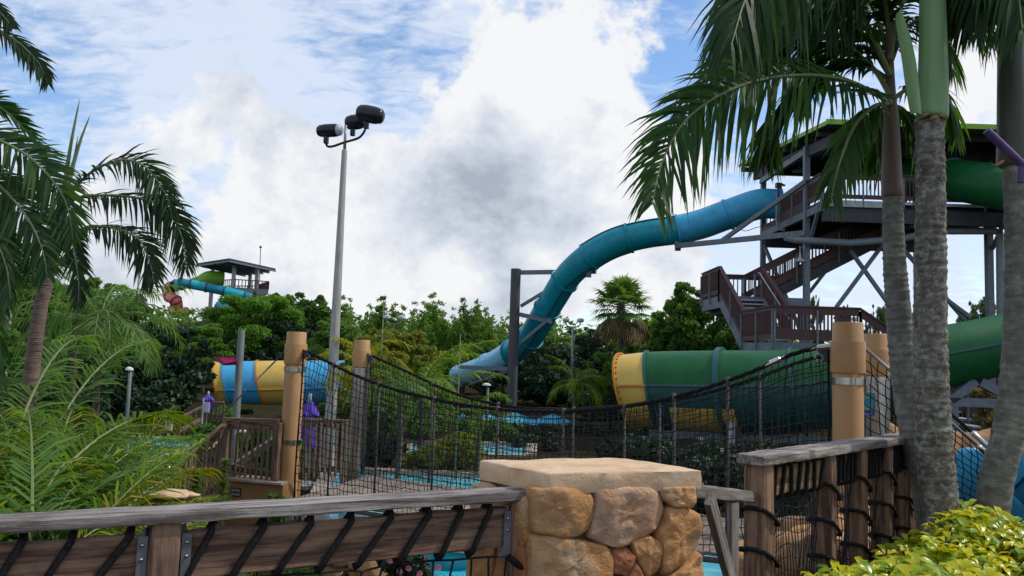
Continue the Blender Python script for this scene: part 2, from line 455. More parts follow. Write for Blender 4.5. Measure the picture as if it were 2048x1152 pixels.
lf_dark = leaf_mat('glossy_dark_leaf', (0.012, 0.034, 0.016), (0.030, 0.066, 0.027), 0.15, 0.5, None, 0.3)
lf_grey = leaf_mat('olive_feather_leaf', (0.060, 0.092, 0.046), (0.105, 0.145, 0.068), 0.36, 0.6, None, 0.2)
lf_bamboo = leaf_mat('bamboo_leaf', (0.060, 0.130, 0.024), (0.115, 0.205, 0.036), 0.42, 0.6, None, 0.2)
lf_acacia = leaf_mat('fresh_feathery_leaf', (0.058, 0.145, 0.018), (0.105, 0.225, 0.028), 0.40, 0.6, None, 0.2)
lf_yellow = leaf_mat('yellow_green_leaf', (0.105, 0.15, 0.022), (0.20, 0.235, 0.032), 0.38, 0.5, None, .25, (0.28, 0.18, 0.03), 0.94)
lf_lime = leaf_mat('lime_umbrella_leaf', (0.11, 0.27, 0.010), (0.66, 0.60, 0.018), 0.32, 0.3, (1.4, 1.3, 0.5), 0.5)
lf_grass = leaf_mat('grass_blade', (0.05, 0.12, 0.02), (0.11, 0.2, 0.03), 0.3, 0.5)
lf_croton = leaf_mat('variegated_leaf', (0.05, 0.11, 0.02), (0.24, 0.24, 0.03), 0.25, 0.35, None, .5, (0.3, 0.1, 0.02), 0.93)
lf_pink = leaf_mat('pink_petal', (0.62, 0.13, 0.16), (0.7, 0.28, 0.3), 0.3, 0.6, (1.2, 1.0, 1.0))
m_gold = leaf_mat('golden_petal', (0.55, 0.30, 0.01), (0.65, 0.42, 0.02), 0.3, 0.5, (1.2, 1.1, .8))
lf_pampas = leaf_mat('straw_plume', (0.32, 0.27, 0.10), (0.42, 0.36, 0.16), 0.3, 0.7, (1.1, 1.0, .7))

# ------------------------------------------------------------------ mesh helpers
LOC = {}
UPZ = V((0, 0, 1))


class MB:
    def __init__(s):
        s.v, s.f, s.mi = [], [], []
        s.cur = 0

    def add(s, vs, fs):
        o = len(s.v)
        s.v.extend([tuple(x) for x in vs])
        s.f.extend([tuple(i + o for i in f) for f in fs])
        s.mi.extend([s.cur] * len(fs))

    def beam(s, p0, p1, w, h, up=UPZ, ch=0.0):
        """box from p0 to p1, w across, h along 'up'"""
        p0, p1 = V(p0), V(p1)
        x = (p1 - p0)
        L_ = x.length
        if L_ < 1e-6:
            return
        x.normalize()
        y = up.cross(x)
        if y.length < 1e-4:
            y = V((1, 0, 0)).cross(x) if abs(x.x) < .9 else V((0, 1, 0)).cross(x)
        y.normalize()
        z = x.cross(y)
        vs, fs = box_geo(L_, w, h, ch)
        s.add([p0 + x * a + y * b + z * c for a, b, c in vs], fs)

    def box(s, lo, hi, ch=0.0):
        lo, hi = V(lo), V(hi)
        c = (lo + hi) / 2
        s.beam((lo.x, c.y, c.z), (hi.x, c.y, c.z), hi.y - lo.y, hi.z - lo.z, UPZ, ch)

    def tube(s, pts, r, n=8, caps=True, closed=False):
        pts = [V(p) for p in pts]
        m = len(pts)
        rs = r if isinstance(r, (list, tuple)) else [r] * m
        vs = []
        prev = None
        for i, p in enumerate(pts):
            if closed:
                t = pts[(i + 1) % m] - pts[i - 1]
            else:
                t = pts[min(i + 1, m - 1)] - pts[max(i - 1, 0)]
            if t.length < 1e-9:
                t = V((0, 0, 1))
            t.normalize()
            if prev is None:
                a = t.cross(UPZ)
                if a.length < 1e-3:
                    a = t.cross(V((1, 0, 0)))
            else:
                a = prev - t * prev.dot(t)
            a.normalize()
            prev = a
            b = t.cross(a)
            for k in range(n):
                an = 2 * math.pi * k / n
                vs.append(p + (a * math.cos(an) + b * math.sin(an)) * rs[i])
        fs = []
        for i in range(m if closed else m - 1):
            j = (i + 1) % m
            for k in range(n):
                k2 = (k + 1) % n
                fs.append((i * n + k, i * n + k2, j * n + k2, j * n + k))
        if caps and not closed:
            fs.append(tuple(range(n - 1, -1, -1)))
            fs.append(tuple((m - 1) * n + k for k in range(n)))
        s.add(vs, fs)

    def lathe(s, prof, c, n=20, axis=UPZ):
        """profile of (radius, height) turned round an axis through c"""
        axis = V(axis).normalized()
        a = axis.cross(V((0, 1, 0)) if abs(axis.y) < .9 else V((1, 0, 0))).normalized()
        b = axis.cross(a)
        c = V(c)
        vs, fs = [], []
        for (r, h) in prof:
            for k in range(n):
                an = 2 * math.pi * k / n
                vs.append(c + axis * h + (a * math.cos(an) + b * math.sin(an)) * r)
        m = len(prof)
        for i in range(m - 1):
            for k in range(n):
                k2 = (k + 1) % n
                fs.append((i * n + k, i * n + k2, (i + 1) * n + k2, (i + 1) * n + k))
        fs.append(tuple(range(n - 1, -1, -1)))
        fs.append(tuple((m - 1) * n + k for k in range(n)))
        s.add(vs, fs)

    def prism(s, poly, thick, n):
        """flat outline given a real thickness along n"""
        n = V(n) * thick
        k = len(poly)
        vs = [V(p) for p in poly] + [V(p) + n for p in poly]
        fs = [tuple(range(k - 1, -1, -1)), tuple(range(k, 2 * k))]
        for i in range(k):
            j = (i + 1) % k
            fs.append((i, j, k + j, k + i))
        s.add(vs, fs)

    def build(s, name, m, parent=None, smooth=False, kind=None, auto=None):
        me = bpy.data.meshes.new(name)
        off = LOC.get(parent.name, V((0, 0, 0))) if parent else V((0, 0, 0))
        vs = [(x - off.x, y - off.y, z - off.z) for x, y, z in s.v] if off.length > 0 else s.v
        me.from_pydata(vs, [], s.f)
        ms = m if isinstance(m, (list, tuple)) else [m]
        for q in ms:
            me.materials.append(q)
        if len(ms) > 1:
            me.polygons.foreach_set('material_index', s.mi)
        if smooth:
            me.polygons.foreach_set('use_smooth', [True] * len(me.polygons))
        me.update()
        if auto is not None:
            try:
                me.set_sharp_from_angle(angle=R(auto))
            except Exception:
                pass
        o = bpy.data.objects.new(name, me)
        col.objects.link(o)
        if parent:
            o.parent = parent
            LOC[o.name] = off
        if kind:
            o['kind'] = kind
        return o


def box_geo(L_, w, h, ch=0.0):
    """box x:0..L, y,z centred; optional chamfered edges"""
    w2, h2 = w / 2, h / 2
    if ch <= 0:
        vs = [(a, b, c) for a in (0, L_) for b in (-w2, w2) for c in (-h2, h2)]
        return vs, [(0, 1, 3, 2), (4, 6, 7, 5), (0, 4, 5, 1), (2, 3, 7, 6), (0, 2, 6, 4), (1, 5, 7, 3)]
    e = min(ch, w2 * .8, h2 * .8, L_ * .4)
    vs, idx = [], {}
    for i, sx in enumerate((0, 1)):
        for j, sy in enumerate((-1, 1)):
            for k, sz in enumerate((-1, 1)):
                X = sx * L_
                ex = e if sx == 0 else -e
                for q, p in enumerate([(X, sy * (w2 - e), sz * (h2 - e)), (X + ex, sy * w2, sz * (h2 - e)), (X + ex, sy * (w2 - e), sz * h2)]):
                    idx[(i, j, k, q)] = len(vs)
                    vs.append(p)
    g = lambda i, j, k, q: idx[(i, j, k, q)]
    fs = []
    for i in (0, 1):
        fs.append((g(i, 0, 0, 0), g(i, 0, 1, 0), g(i, 1, 1, 0), g(i, 1, 0, 0)))
    for j in (0, 1):
        fs.append((g(0, j, 0, 1), g(0, j, 1, 1), g(1, j, 1, 1), g(1, j, 0, 1)))
    for k in (0, 1):
        fs.append((g(0, 0, k, 2), g(0, 1, k, 2), g(1, 1, k, 2), g(1, 0, k, 2)))
    for j in (0, 1):
        for k in (0, 1):
            fs.append((g(0, j, k, 1), g(0, j, k, 2), g(1, j, k, 2), g(1, j, k, 1)))
    for i in (0, 1):
        for k in (0, 1):
            fs.append((g(i, 0, k, 0), g(i, 0, k, 2), g(i, 1, k, 2), g(i, 1, k, 0)))
        for j in (0, 1):
            fs.append((g(i, j, 0, 0), g(i, j, 0, 1), g(i, j, 1, 1), g(i, j, 1, 0)))
    for i in (0, 1):
        for j in (0, 1):
            for k in (0, 1):
                fs.append((g(i, j, k, 0), g(i, j, k, 1), g(i, j, k, 2)))
    # consistent outward normals
    c = V((L_ / 2, 0, 0))
    out = []
    for f in fs:
        p = [V(vs[a]) for a in f]
        nrm = (p[1] - p[0]).cross(p[2] - p[0])
        m_ = sum(p, V((0, 0, 0))) / len(p)
        out.append(f if nrm.dot(m_ - c) > 0 else tuple(reversed(f)))
    return vs, out


BOXCACHE = {}


def board(name, p0, p1, w, h, m, parent=None, up=UPZ, ch=0.006, rough_=0.0, seed=0):
    """one timber as its own object; local x runs along the grain"""
    p0, p1 = V(p0), V(p1)
    x = p1 - p0
    L_ = x.length
    x.normalize()
    y = up.cross(x)
    if y.length < 1e-4:
        y = V((0, 1, 0)).cross(x)
    y.normalize()
    z = x.cross(y)
    key = (round(L_, 3), round(w, 4), round(h, 4), ch, m.name, rough_ and seed)
    me = BOXCACHE.get(key)
    if me is None:
        vs, fs = box_geo(L_, w, h, ch)
        if rough_:
            vs, fs = worn(L_, w, h, rough_, seed)
        me = bpy.data.meshes.new(name)
        me.from_pydata(vs, [], fs)
        me.materials.append(m)
        me.update()
        BOXCACHE[key] = me
    o = bpy.data.objects.new(name, me)
    col.objects.link(o)
    M4 = Matrix((x, y, z)).transposed().to_4x4()
    M4.translation = p0
    if parent:
        o.parent = parent
        M4.translation = p0 - LOC.get(parent.name, V((0, 0, 0)))
    o.matrix_basis = M4
    return o


def worn(L_, w, h, amt, seed):
    """a weathered timber: rounded cross-section whose edges wander along the length"""
    e = min(w, h) * 0.16
    w2, h2 = w / 2, h / 2
    cs = [(-w2 + e, -h2), (w2 - e, -h2), (w2 - e * .3, -h2 + e * .3), (w2, -h2 + e), (w2, h2 - e), (w2 - e * .3, h2 - e * .3), (w2 - e, h2),
          (-w2 + e, h2), (-w2 + e * .3, h2 - e * .3), (-w2, h2 - e), (-w2, -h2 + e), (-w2 + e * .3, -h2 + e * .3)]
    n = max(6, int(L_ / 0.035))
    vs = []
    for i in range(n + 1):
        t = L_ * i / n
        k = 1.0 if 0 < i < n else 0.93
        for j, (a, b) in enumerate(cs):
            d = mnoise.noise(V((t * 5.0, j * 1.7, seed * 9.1))) * amt + mnoise.noise(V((t * 22.0, j * 2.9, seed * 3.3))) * amt * .45
            q = 1 + d / max(min(w2, h2), 1e-3)
            vs.append((t, a * k * (1 + d / w2), b * k * q))
    c = len(cs)
    fs = [tuple(range(c - 1, -1, -1)), tuple(n * c + j for j in range(c))]
    for i in range(n):
        for j in range(c):
            j2 = (j + 1) % c
            fs.append((i * c + j, i * c + j2, (i + 1) * c + j2, (i + 1) * c + j))
    return vs, fs


def tag(o, label=None, cat=None, group=None, kind=None):
    if label:
        o['label'] = label
    if cat:
        o['category'] = cat
    if group:
        o['group'] = group
    if kind:
        o['kind'] = kind
    return o


def thing(name, label, cat, loc=(0, 0, 0), group=None):
    o = bpy.data.objects.new(name, None)
    o.empty_display_size = 0.2
    col.objects.link(o)
    o.location = loc
    LOC[o.name] = V(loc)
    return tag(o, label, cat, group)


def spline(pts, n):
    """Catmull-Rom through points, n samples"""
    pts = [V(p) for p in pts]
    P = [pts[0] * 2 - pts[1]] + pts + [pts[-1] * 2 - pts[-2]]
    m = len(pts) - 1
    out = []
    for i in range(n):
        u = i / (n - 1) * m
        k = min(int(u), m - 1)
        t = u - k
        a, b, c, d = P[k], P[k + 1], P[k + 2], P[k + 3]
        out.append(0.5 * ((2 * b) + (c - a) * t + (2 * a - 5 * b + 4 * c - d) * t * t + (3 * b - a - 3 * c + d) * t ** 3))
    return out


def lerp(a, b, t):
    return a + (b - a) * t


# ------------------------------------------------------------------ ground, water
FENCE = [(-40, -16), (-1.6, 2.42), (0.05, 3.3), (0.85, 3.5), (1.48, 4.74), (3.0, 6.15), (6, 6.9), (40, 8)]
GZ = -1.25


def fence_y(x):
    return np.interp(x, [p[0] for p in FENCE], [p[1] for p in FENCE])


def gz(x, y):
    d = y - fence_y(x)
    t = np.clip((d - 0.05) / 0.9, 0, 1)
    t = t * t * (3 - 2 * t)
    bumps = 0.05 * np.sin(x * 1.3 + 1) * np.cos(y * 1.1) * t
    return GZ * t + bumps * np.clip((y - 3) / 3, 0, 1) - 0.03 * t


def make_ground():
    xs = np.concatenate([[-900, -400, -200, -100, -60], np.arange(-40, -8, 2.0), np.arange(-8, 8, 0.25), np.arange(8, 41, 2.0), [60, 100, 200, 400, 900]])
    ys = np.concatenate([[-60, -30, -14, -6], np.arange(-2, 12, 0.2), np.arange(12, 60, 1.5), [70, 90, 130, 200, 400, 800, 1600]])
    X, Y = np.meshgrid(xs, ys)
    Z = gz(X, Y)
    vs = np.stack([X, Y, Z], -1).reshape(-1, 3).tolist()
    nx = len(xs)
    fs = [(j * nx + i, j * nx + i + 1, (j + 1) * nx + i + 1, (j + 1) * nx + i) for j in range(len(ys) - 1) for i in range(nx - 1)]
    b = MB()
    b.add(vs, fs)
    o = b.build('ground', m_ground, None, True)
    tag(o, 'dark mulched ground under the planting', kind='structure')


make_ground()


def pool(name, poly, label, cop=0.3):
    b = MB()
    z = GZ + 0.14
    b.prism([V((x, y, z - .08)) for x, y in poly], 0.08, UPZ)
    o = b.build(name, m_water)
    tag(o, label, kind='structure')
    c = sum((V((x, y, 0)) for x, y in poly), V((0, 0, 0))) / len(poly)
    b = MB()
    for i in range(len(poly)):
        p, q = V((*poly[i], z + .02)), V((*poly[(i + 1) % len(poly)], z + .02))
        d = ((p + q) / 2 - c)
        d.z = 0
        nrm = V((q.y - p.y, -(q.x - p.x), 0)).normalized()
        if nrm.dot(d) < 0:
            nrm = -nrm
        b.beam(p + nrm * cop * .5, q + nrm * cop * .5, cop, 0.16)
    o = b.build('pool_coping', m_coping)
    tag(o, 'pale coping round ' + label, kind='structure')


pool('river_water', [(-1.5, 7.6), (0.6, 6.9), (3.6, 8.4), (3.4, 10.8), (1.2, 13.2), (-0.3, 17.3), (-3.7, 17.3), (-3.0, 13), (-1.9, 10)],
     'cyan river water flowing under the rope bridge')
pool('far_pool_water', [(-2.6, 20.7), (0.5, 20.9), (0.6, 23.4), (-2.7, 23.2)], 'strip of blue water beyond the bridge netting')
pool('side_pool_water', [(-16, 15.5), (-8.0, 14.5), (-8.2, 21.7), (-17, 21.9)], 'turquoise pool behind the palms')


# ------------------------------------------------------------------ slide tubes


def tube_shell(b, C, T, r, a0=0.0, a1=2 * math.pi, n=28):
    """part of a tube wall between angles; angle 0 = top, positive towards the viewer's side"""
    vs, fs = [], []
    full = abs(a1 - a0 - 2 * math.pi) < 1e-3
    m = n if full else n + 1
    for i, c in enumerate(C):
        t = T[i]
        s = t.cross(UPZ).normalized()
        if s.y > 0:
            s = -s
        u = s.cross(t).normalized()
        if u.z < 0:
            u = -u
        for k in range(m):
            a = a0 + (a1 - a0) * k / n
            vs.append(c + (u * math.cos(a) + s * math.sin(a)) * r[i])
    for i in range(len(C) - 1):
        for k in range(n):
            k2 = (k + 1) % m
            fs.append((i * m + k, i * m + k2, (i + 1) * m + k2, (i + 1) * m + k))
    b.add(vs, fs)


def ring_geo(b, c, t, r, w, h, a0=0.0, a1=2 * math.pi, n=40):
    """raised flange round a tube: w along the axis, h outward"""
    C = [c - t * w / 2, c - t * w / 2, c + t * w / 2, c + t * w / 2]
    tube_shell(b, C, [t] * 4, [r - .01, r + h, r + h, r - .01], a0, a1, n)


def seam_geo(b, C, T, r, ang, w=0.06, h=0.05):
    pts = []
    for i, c in enumerate(C):
        t = T[i]
        s = t.cross(UPZ).normalized()
        if s.y > 0:
            s = -s
        u = s.cross(t).normalized()
        if u.z < 0:
            u = -u
        d = u * math.cos(ang) + s * math.sin(ang)
        w_ = t.cross(d).normalized()
        q = c + d * r[i]
        pts.append((q - d * .02 - w_ * w / 2, q + d * h - w_ * w / 2, q + d * h + w_ * w / 2, q - d * .02 + w_ * w / 2))
    vs = [p for row in pts for p in row]
    fs = []
    for i in range(len(pts) - 1):
        for k in range(4):
            k2 = (k + 1) % 4
            fs.append((i * 4 + k, i * 4 + k2, (i + 1) * 4 + k2, (i + 1) * 4 + k))
    b.add(vs, fs)


def sample_path(ctrl, n):
    """ctrl rows (point, radius) -> dense centres, tangents, radii"""
    P = spline([c[0] for c in ctrl], n)
    rr = spline([V((c[1], 0, 0)) for c in ctrl], n)
    T = []
    for i in range(n):
        T.append((P[min(i + 1, n - 1)] - P[max(i - 1, 0)]).normalized())
    return P, T, [q.x for q in rr]


def px_index(P, px):
    """index of the path sample that lies nearest a column of the photograph"""
    best, bi = 1e9, 0
    inv = CR.transposed()
    for i, p in enumerate(P):
        q = inv @ (p - V((0, 0, CAM_H)))
        x = CX + FPX * q.x / -q.z
        if abs(x - px) < best:
            best, bi = abs(x - px), i
    return bi


# --- blue tube slide from the tower down behind the trees
def blue_slide():
    c = [(1558, 408, 32.4, .62), (1515, 409, 32.5, .62), (1450, 431, 32.8, .61), (1400, 449, 33.0, .61), (1352, 460, 33.2, .61), (1300, 467, 33.4, .61),
         (1255, 477, 33.6, .61), (1215, 492, 33.9, .61), (1176, 515, 34.2, .61), (1146, 541, 34.7, .61), (1128, 563, 35.2, .61), (1110, 592, 35.8, .61), (1092, 622, 36.4, .61),
         (1076, 650, 37.2, .62), (1060, 675, 38.0, .62), (1044, 691, 38.8, .63), (1025, 704, 39.8, .64), (1000, 720, 41.0, .64), (976, 732, 42.2, .64), (945, 744, 43.8, .64), (918, 752, 45.4, .64)]
    P, T, r = sample_path([(at(a, b, y), q) for a, b, y, q in c], 190)
    root = thing('water_slide', 'blue and teal enclosed tube slide dropping from the tower behind the dark support column', 'water slide', P[0])
    cuts = [0] + [px_index(P, x) for x in (1453, 1356, 1256, 1178, 1128, 1094, 1061, 1026, 977)] + [len(P) - 1]
    mats = [m_blue1, m_blue1, m_blue2, m_blue2, m_blue2, m_blue2, m_blue2, m_blue2, m_blue3, m_blue3]
    for i in range(len(cuts) - 1):
        a, e = cuts[i], cuts[i + 1] + 1
        b = MB()
        tube_shell(b, P[a:e], T[a:e], r[a:e])
        b.build('tube_section', mats[i], root, True)
        b = MB()
        ang = -0.18 if i < 2 else .55 if 1 < i < 3 else 0.35 if i < 4 else -.45
        seam_geo(b, P[a:e], T[a:e], r[a:e], ang, .05, .05)
        b.build('seam', m_flange, root)
        b = MB()
        seam_geo(b, P[a:e], T[a:e], r[a:e], ang + math.pi, .05, .05)
        b.build('seam', m_flange, root)
    for i, k in enumerate(cuts[:-1]):
        b = MB()
        ring_geo(b, P[k], T[k], r[k], 0.10, 0.07)
        b.build('flange', mats[max(i - 1, 0)], root, True, auto=40)
    # wiring and a bracket under the joints
    b = MB()
    for x in (1356, 1178):
        k = px_index(P, x)
        b.beam(P[k] - UPZ * (r[k] - .02), P[k] - UPZ * (r[k] + .3), .22, .22)
    b.build('hanger', m_towersteel, root)
    b = MB()
    ww = spline([at(1470, 452, 32.2), at(1490, 462, 32.2), at(1512, 455, 32.2), at(1530, 452, 32.3), at(1545, 446, 32.3)], 16)
    b.tube(ww, .015, 5)
    b.build('cable', m_black, root)


blue_slide()


def support_column():
    Y = 36.5
    base = at(1020, 815, Y)
    base.z = GZ
    top = at(1032, 538, Y)
    root = thing('support_column', 'tall dark grey steel column with arms that carry the blue tube slide', 'column', base)
    b = MB()
    b.lathe([(.235, 0), (.235, top.z - GZ), (.22, top.z - GZ + .01)], V((top.x, Y, GZ)), 24)
    b.build('shaft', mat('dark_grey_column_paint', (0.075, 0.075, 0.08), (0.055, 0.055, 0.06), 3, 0.6, bump=.08, rand=0, stain=(.12, .11, .11), stain_scale=1.5, stain_amt=.35), root, True, auto=40)
    b = MB()
    b.box((top.x - .33, Y - .3, GZ), (top.x + .33, Y + .3, GZ + .06))
    b.build('base_plate', m_steel, root)
    for (x0, y0, x1, y1, yy, w, h) in [(1042, 545, 1192, 543, 35.0, .16, .2), (1042, 612, 1148, 548, 35.0, .1, .14),
                                       (1040, 629, 1103, 643, 35.8, .16, .2), (1036, 690, 1091, 644, 35.8, .1, .14),
                                       (1016, 738, 920, 734, 42.5, .14, .2), (1016, 742, 940, 768, 42.5, .1, .14)]:
        b = MB()
        b.beam(at(x0, y0, Y), at(x1, y1, yy), w, h)
        b.build('arm' if w > .12 else 'brace', m_towersteel, root)
    b = MB()
    b.box(at(1180, 543, 35.0) - V((.1, .1, 0)), at(1180, 543, 35.0) + V((.18, .1, .22)))
    b.build('saddle', m_towersteel, root)


support_column()


# --- green funnel slide with its yellow mouth
def green_slide():
    c = [(1258, 782, 21.6, 1.02), (1290, 781, 21.4, 1.04), (1330, 781, 21.2, 1.06), (1440, 783, 20.6, 1.08), (1560, 783, 19.9, 1.06), (1680, 770, 19.3, .98),
         (1780, 742, 18.9, .86), (1870, 718, 18.7, .76), (1960, 699, 18.6, .72), (2060, 678, 18.6, .72), (2200, 650, 18.9, .72)]
    P, T, r = sample_path([(at(a, b, y), q) for a, b, y, q in c], 150)
    T = [(t + UPZ * (0.20 if t.x > 0 else -.2) * max(0, 1 - i / 80)).normalized() for i, t in enumerate(T)]
    root = thing('water_slide', 'large green funnel slide with a yellow mouth, resting on steel frames behind the rope bridge', 'water slide', P[60])
    cut = [0] + [px_index(P, x) for x in (1306, 1450, 1600, 1850, 2040)] + [len(P) - 1]
    up = [m_yellow, m_green, m_green, m_green, m_green, m_green]
    lowm = [m_yellow, m_greenblue_shaded, m_greenblue_shaded, m_greenblue_shaded, m_green, m_green]
    s0 = 1.42
    for i in range(len(cut) - 1):
        a, e = cut[i], cut[i + 1] + 1
        b = MB()
        tube_shell(b, P[a:e], T[a:e], r[a:e], s0 - math.pi, s0, 24)
        b.build('upper_shell', up[i], root, True)
        b = MB()
        tube_shell(b, P[a:e], T[a:e], r[a:e], s0, s0 + math.pi, 24)
        b.build('lower_shell', lowm[i], root, True)
        for q in (s0, s0 - math.pi):
            b = MB()
            seam_geo(b, P[a:e], T[a:e], r[a:e], q, .05, .06)
            b.build('seam', m_flange if i else m_amber, root)
        if i:
            b = MB()
            ring_geo(b, P[a], T[a], r[a], 0.13 if i == 2 else .07, 0.09 if i == 2 else .05)
            b.build('flange', m_flange, root, True, auto=40)
    # amber mouth flange with its bolts
    b = MB()
    ring_geo(b, P[0], T[0], r[0], 0.05, 0.07)
    ring_geo(b, P[0] - T[0] * .03, T[0], r[0] - .05, 0.03, 0.1)
    b.build('mouth_flange', m_amber, root, True, auto=40)
    b = MB()
    k = 3
    s = T[k].cross(UPZ).normalized()
    s = -s if s.y > 0 else s
    u = s.cross(T[k]).normalized()
    u = -u if u.z < 0 else u
    for q in range(36):
        an = 2 * math.pi * q / 36
        d = u * math.cos(an) + s * math.sin(an)
        p = P[2] + d * r[2]
        b.beam(p - d * .01, p + d * .025, .035, .035, T[k])
    b.build('bolts', mat('bolt_rust', (.3, .1, .02), None, 5, .6, rand=0, bump=0), root, kind='stuff')
    # amber patch panel bolted under the belly
    a, e = px_index(P, 1352), px_index(P, 1492)
    b = MB()
    tube_shell(b, P[a:e], T[a:e], [q + .012 for q in r[a:e]], 1.95, 3.0, 14)
    b.build('belly_panel', m_yellow, root, True)
    # inner wall so the mouth shows thickness
    b = MB()
    tube_shell(b, P[0:cut[2]], T[0:cut[2]], [q - .06 for q in r[0:cut[2]]], n=28)
    b.build('inner_wall', m_yellow, root, True)
    # carrying frame
    b = MB()
    y0 = 20.2
    for (x0, yy0, x1, yy1, Y0, Y1, w) in [(1300, 866, 1700, 884, 21.0, 19.3, .18), (1360, 905, 1700, 935, 20.6, 19.2, .16),
                                          (1310, 845, 1360, 905, 21, 20.6, .12), (1475, 868, 1620, 930, 20.3, 19.5, .1)]:
        b.beam(at(x0, yy0, Y0), at(x1, yy1, Y1), w, w)
    b.build('cradle_beam', m_towersteel, root)
    for x in (1330, 1465, 1620):
        b = MB()
        p = P[px_index(P, x)]
        rr = r[px_index(P, x)]
        b.beam(V((p.x, p.y, GZ)), V((p.x, p.y, p.z - rr + .05)), .16, .16, V((1, 0, 0)))
        b.build('leg', m_towersteel, root)
    b = MB()
    p = at(1463, 862, 19.6)
    b.box(p - V((.07, .05, .32)), p + V((.07, .05, .24)))
    b.build('bracket', m_fascia, root)
    # triangle frame under the right-hand run
    b = MB()
    for (x0, yy0, x1, yy1) in [(1880, 803, 2060, 809), (1898, 802, 1950, 762), (2040, 806, 1960, 764)]:
        b.beam(at(x0, yy0, 18.3), at(x1, yy1, 18.3), .14, .2)
    b.build('brace_frame', m_towersteel, root)
    for x in (1905, 2030):
        b = MB()
        p = at(x, 806, 18.3)
        b.beam(V((p.x, p.y, GZ)), p, .18, .18, V((1, 0, 0)))
        b.build('leg', m_towersteel, root)


green_slide()


def upper_green_tube():
    c = [(1800, 352, 29.5, .72), (1850, 356, 28.4, .72), (1905, 360, 27.2, .72), (1960, 368, 26.2, .72), (2030, 382, 25.4, .72), (2120, 402, 25.2, .72), (2220, 430, 25.6, .72)]
    P, T, r = sample_path([(at(a, b, y), q) for a, b, y, q in c], 60)
    root = thing('water_slide', 'green tube slide leaving the tower platform towards the right, half hidden by palm trunks', 'water slide', P[0])
    cut = [0] + [px_index(P, x) for x in (1903, 2060)] + [len(P) - 1]
    for i in range(3):
        a, e = cut[i], cut[i + 1] + 1
        b = MB()
        tube_shell(b, P[a:e], T[a:e], r[a:e])
        b.build('tube_section', m_green, root, True)
        b = MB()
        seam_geo(b, P[a:e], T[a:e], r[a:e], -.35, .05, .05)
        b.build('seam', m_flange, root)
        if i:
            b = MB()
            ring_geo(b, P[a], T[a], r[a], .1, .07)
            b.build('flange', m_flange, root, True, auto=40)


upper_green_tube()


def striped_slide():
    c = [(440, 772, 40.0, 1.22), (456, 771, 40.1, 1.24), (516, 770, 40.3, 1.26), (580, 769, 40.5, 1.26), (640, 767, 40.7, 1.22), (700, 765, 40.9, 1.17), (740, 763, 41.1, 1.12)]
    P, T, r = sample_path([(at(a, b, y), q) for a, b, y, q in c], 80)
    ax = (P[-1] - P[0])
    ax.normalize()
    ax = (ax + V((0, 0, .20))).normalized()
    T = [ax] * len(P)
    root = thing('water_slide', 'yellow and blue banded funnel slide in the shade of trees behind the grey post', 'water slide', P[20])
    cut = [0] + [px_index(P, x) for x in (458, 524, 588, 612)] + [len(P) - 1]
    mm = [m_yellow, m_skyfun, m_yellow, m_yellow, m_skyfun]
    s0 = 1.72
    for i in range(5):
        a, e = cut[i], cut[i + 1] + 1
        for nm, q0, q1 in (('upper_shell', s0 - math.pi, s0), ('lower_shell', s0, s0 + math.pi)):
            b = MB()
            tube_shell(b, P[a:e], T[a:e], r[a:e], q0, q1, 22)
            b.build(nm, mm[i] if nm == 'upper_shell' or i % 2 == 0 else m_blue1, root, True)
        b = MB()
        seam_geo(b, P[a:e], T[a:e], r[a:e], s0, .05, .07)
        b.build('seam', mm[i], root)
        b = MB()
        ring_geo(b, P[a], T[a], r[a], .08, .06)
        b.build('flange', m_amber if mm[i] is m_yellow else m_blue1, root, True, auto=40)
    b = MB()
    b.beam(at(470, 812, 40.6), at(720, 818, 39.0), .25, .3)
    b.build('cradle_beam', m_darksteel, root)
    for x in (500, 690):
        b = MB()
        p = at(x, 813, 40.2)
        b.beam(V((p.x, p.y, GZ)), p, .25, .25, V((1, 0, 0)))
        b.build('leg', m_towersteel, root)


striped_slide()


# ------------------------------------------------------------------ slide tower with its stairs
def railing(root, p0, p1, h=0.95, gap=0.10, pw=0.045, top=0.16, bot=0.2, posts=True, m=None, solid=False):
    """railing between two floor points: boards, pickets between them, galvanised posts"""
    m = m or m_railbrown
    p0, p1 = V(p0), V(p1)
    d = p1 - p0
    L_ = V((d.x, d.y, 0)).length
    dh = V((d.x, d.y, 0)).normalized()
    nn = V((-dh.y, dh.x, 0))
    b = MB()
    b.beam(p0 + UPZ * (h - top / 2), p1 + UPZ * (h - top / 2), .045, top, UPZ)
    b.beam(p0 + UPZ * (h + .02), p1 + UPZ * (h + .02), .12, .04, UPZ)
    b.build('top_rail', m, root)
    b = MB()
    b.beam(p0 + UPZ * (.06 + bot / 2), p1 + UPZ * (.06 + bot / 2), .045, bot, UPZ)
    b.build('bottom_rail', m, root)
    b = MB()
    k = max(2, int(L_ / gap))
    if solid:
        pw = gap * .82
    for i in range(k):
        q = lerp(p0, p1, (i + .5) / k)
        b.beam(q + UPZ * (.06 + bot * .5), q + UPZ * (h - top * .5), pw, .03, dh)
    b.build('pickets', m, root, kind='stuff')
    if posts:
        k = max(1, round(L_ / 1.5))
        for i in range(k + 1):
            b = MB()
            q = lerp(p0, p1, i / k)
            side = -1 if (nn.dot(q) > 0) else 1
            b.beam(q + nn * side * .05 - UPZ * .25, q + nn * side * .05 + UPZ * (h - .08), .05, .05, dh)
            b.build('rail_post', m_towersteel, root)


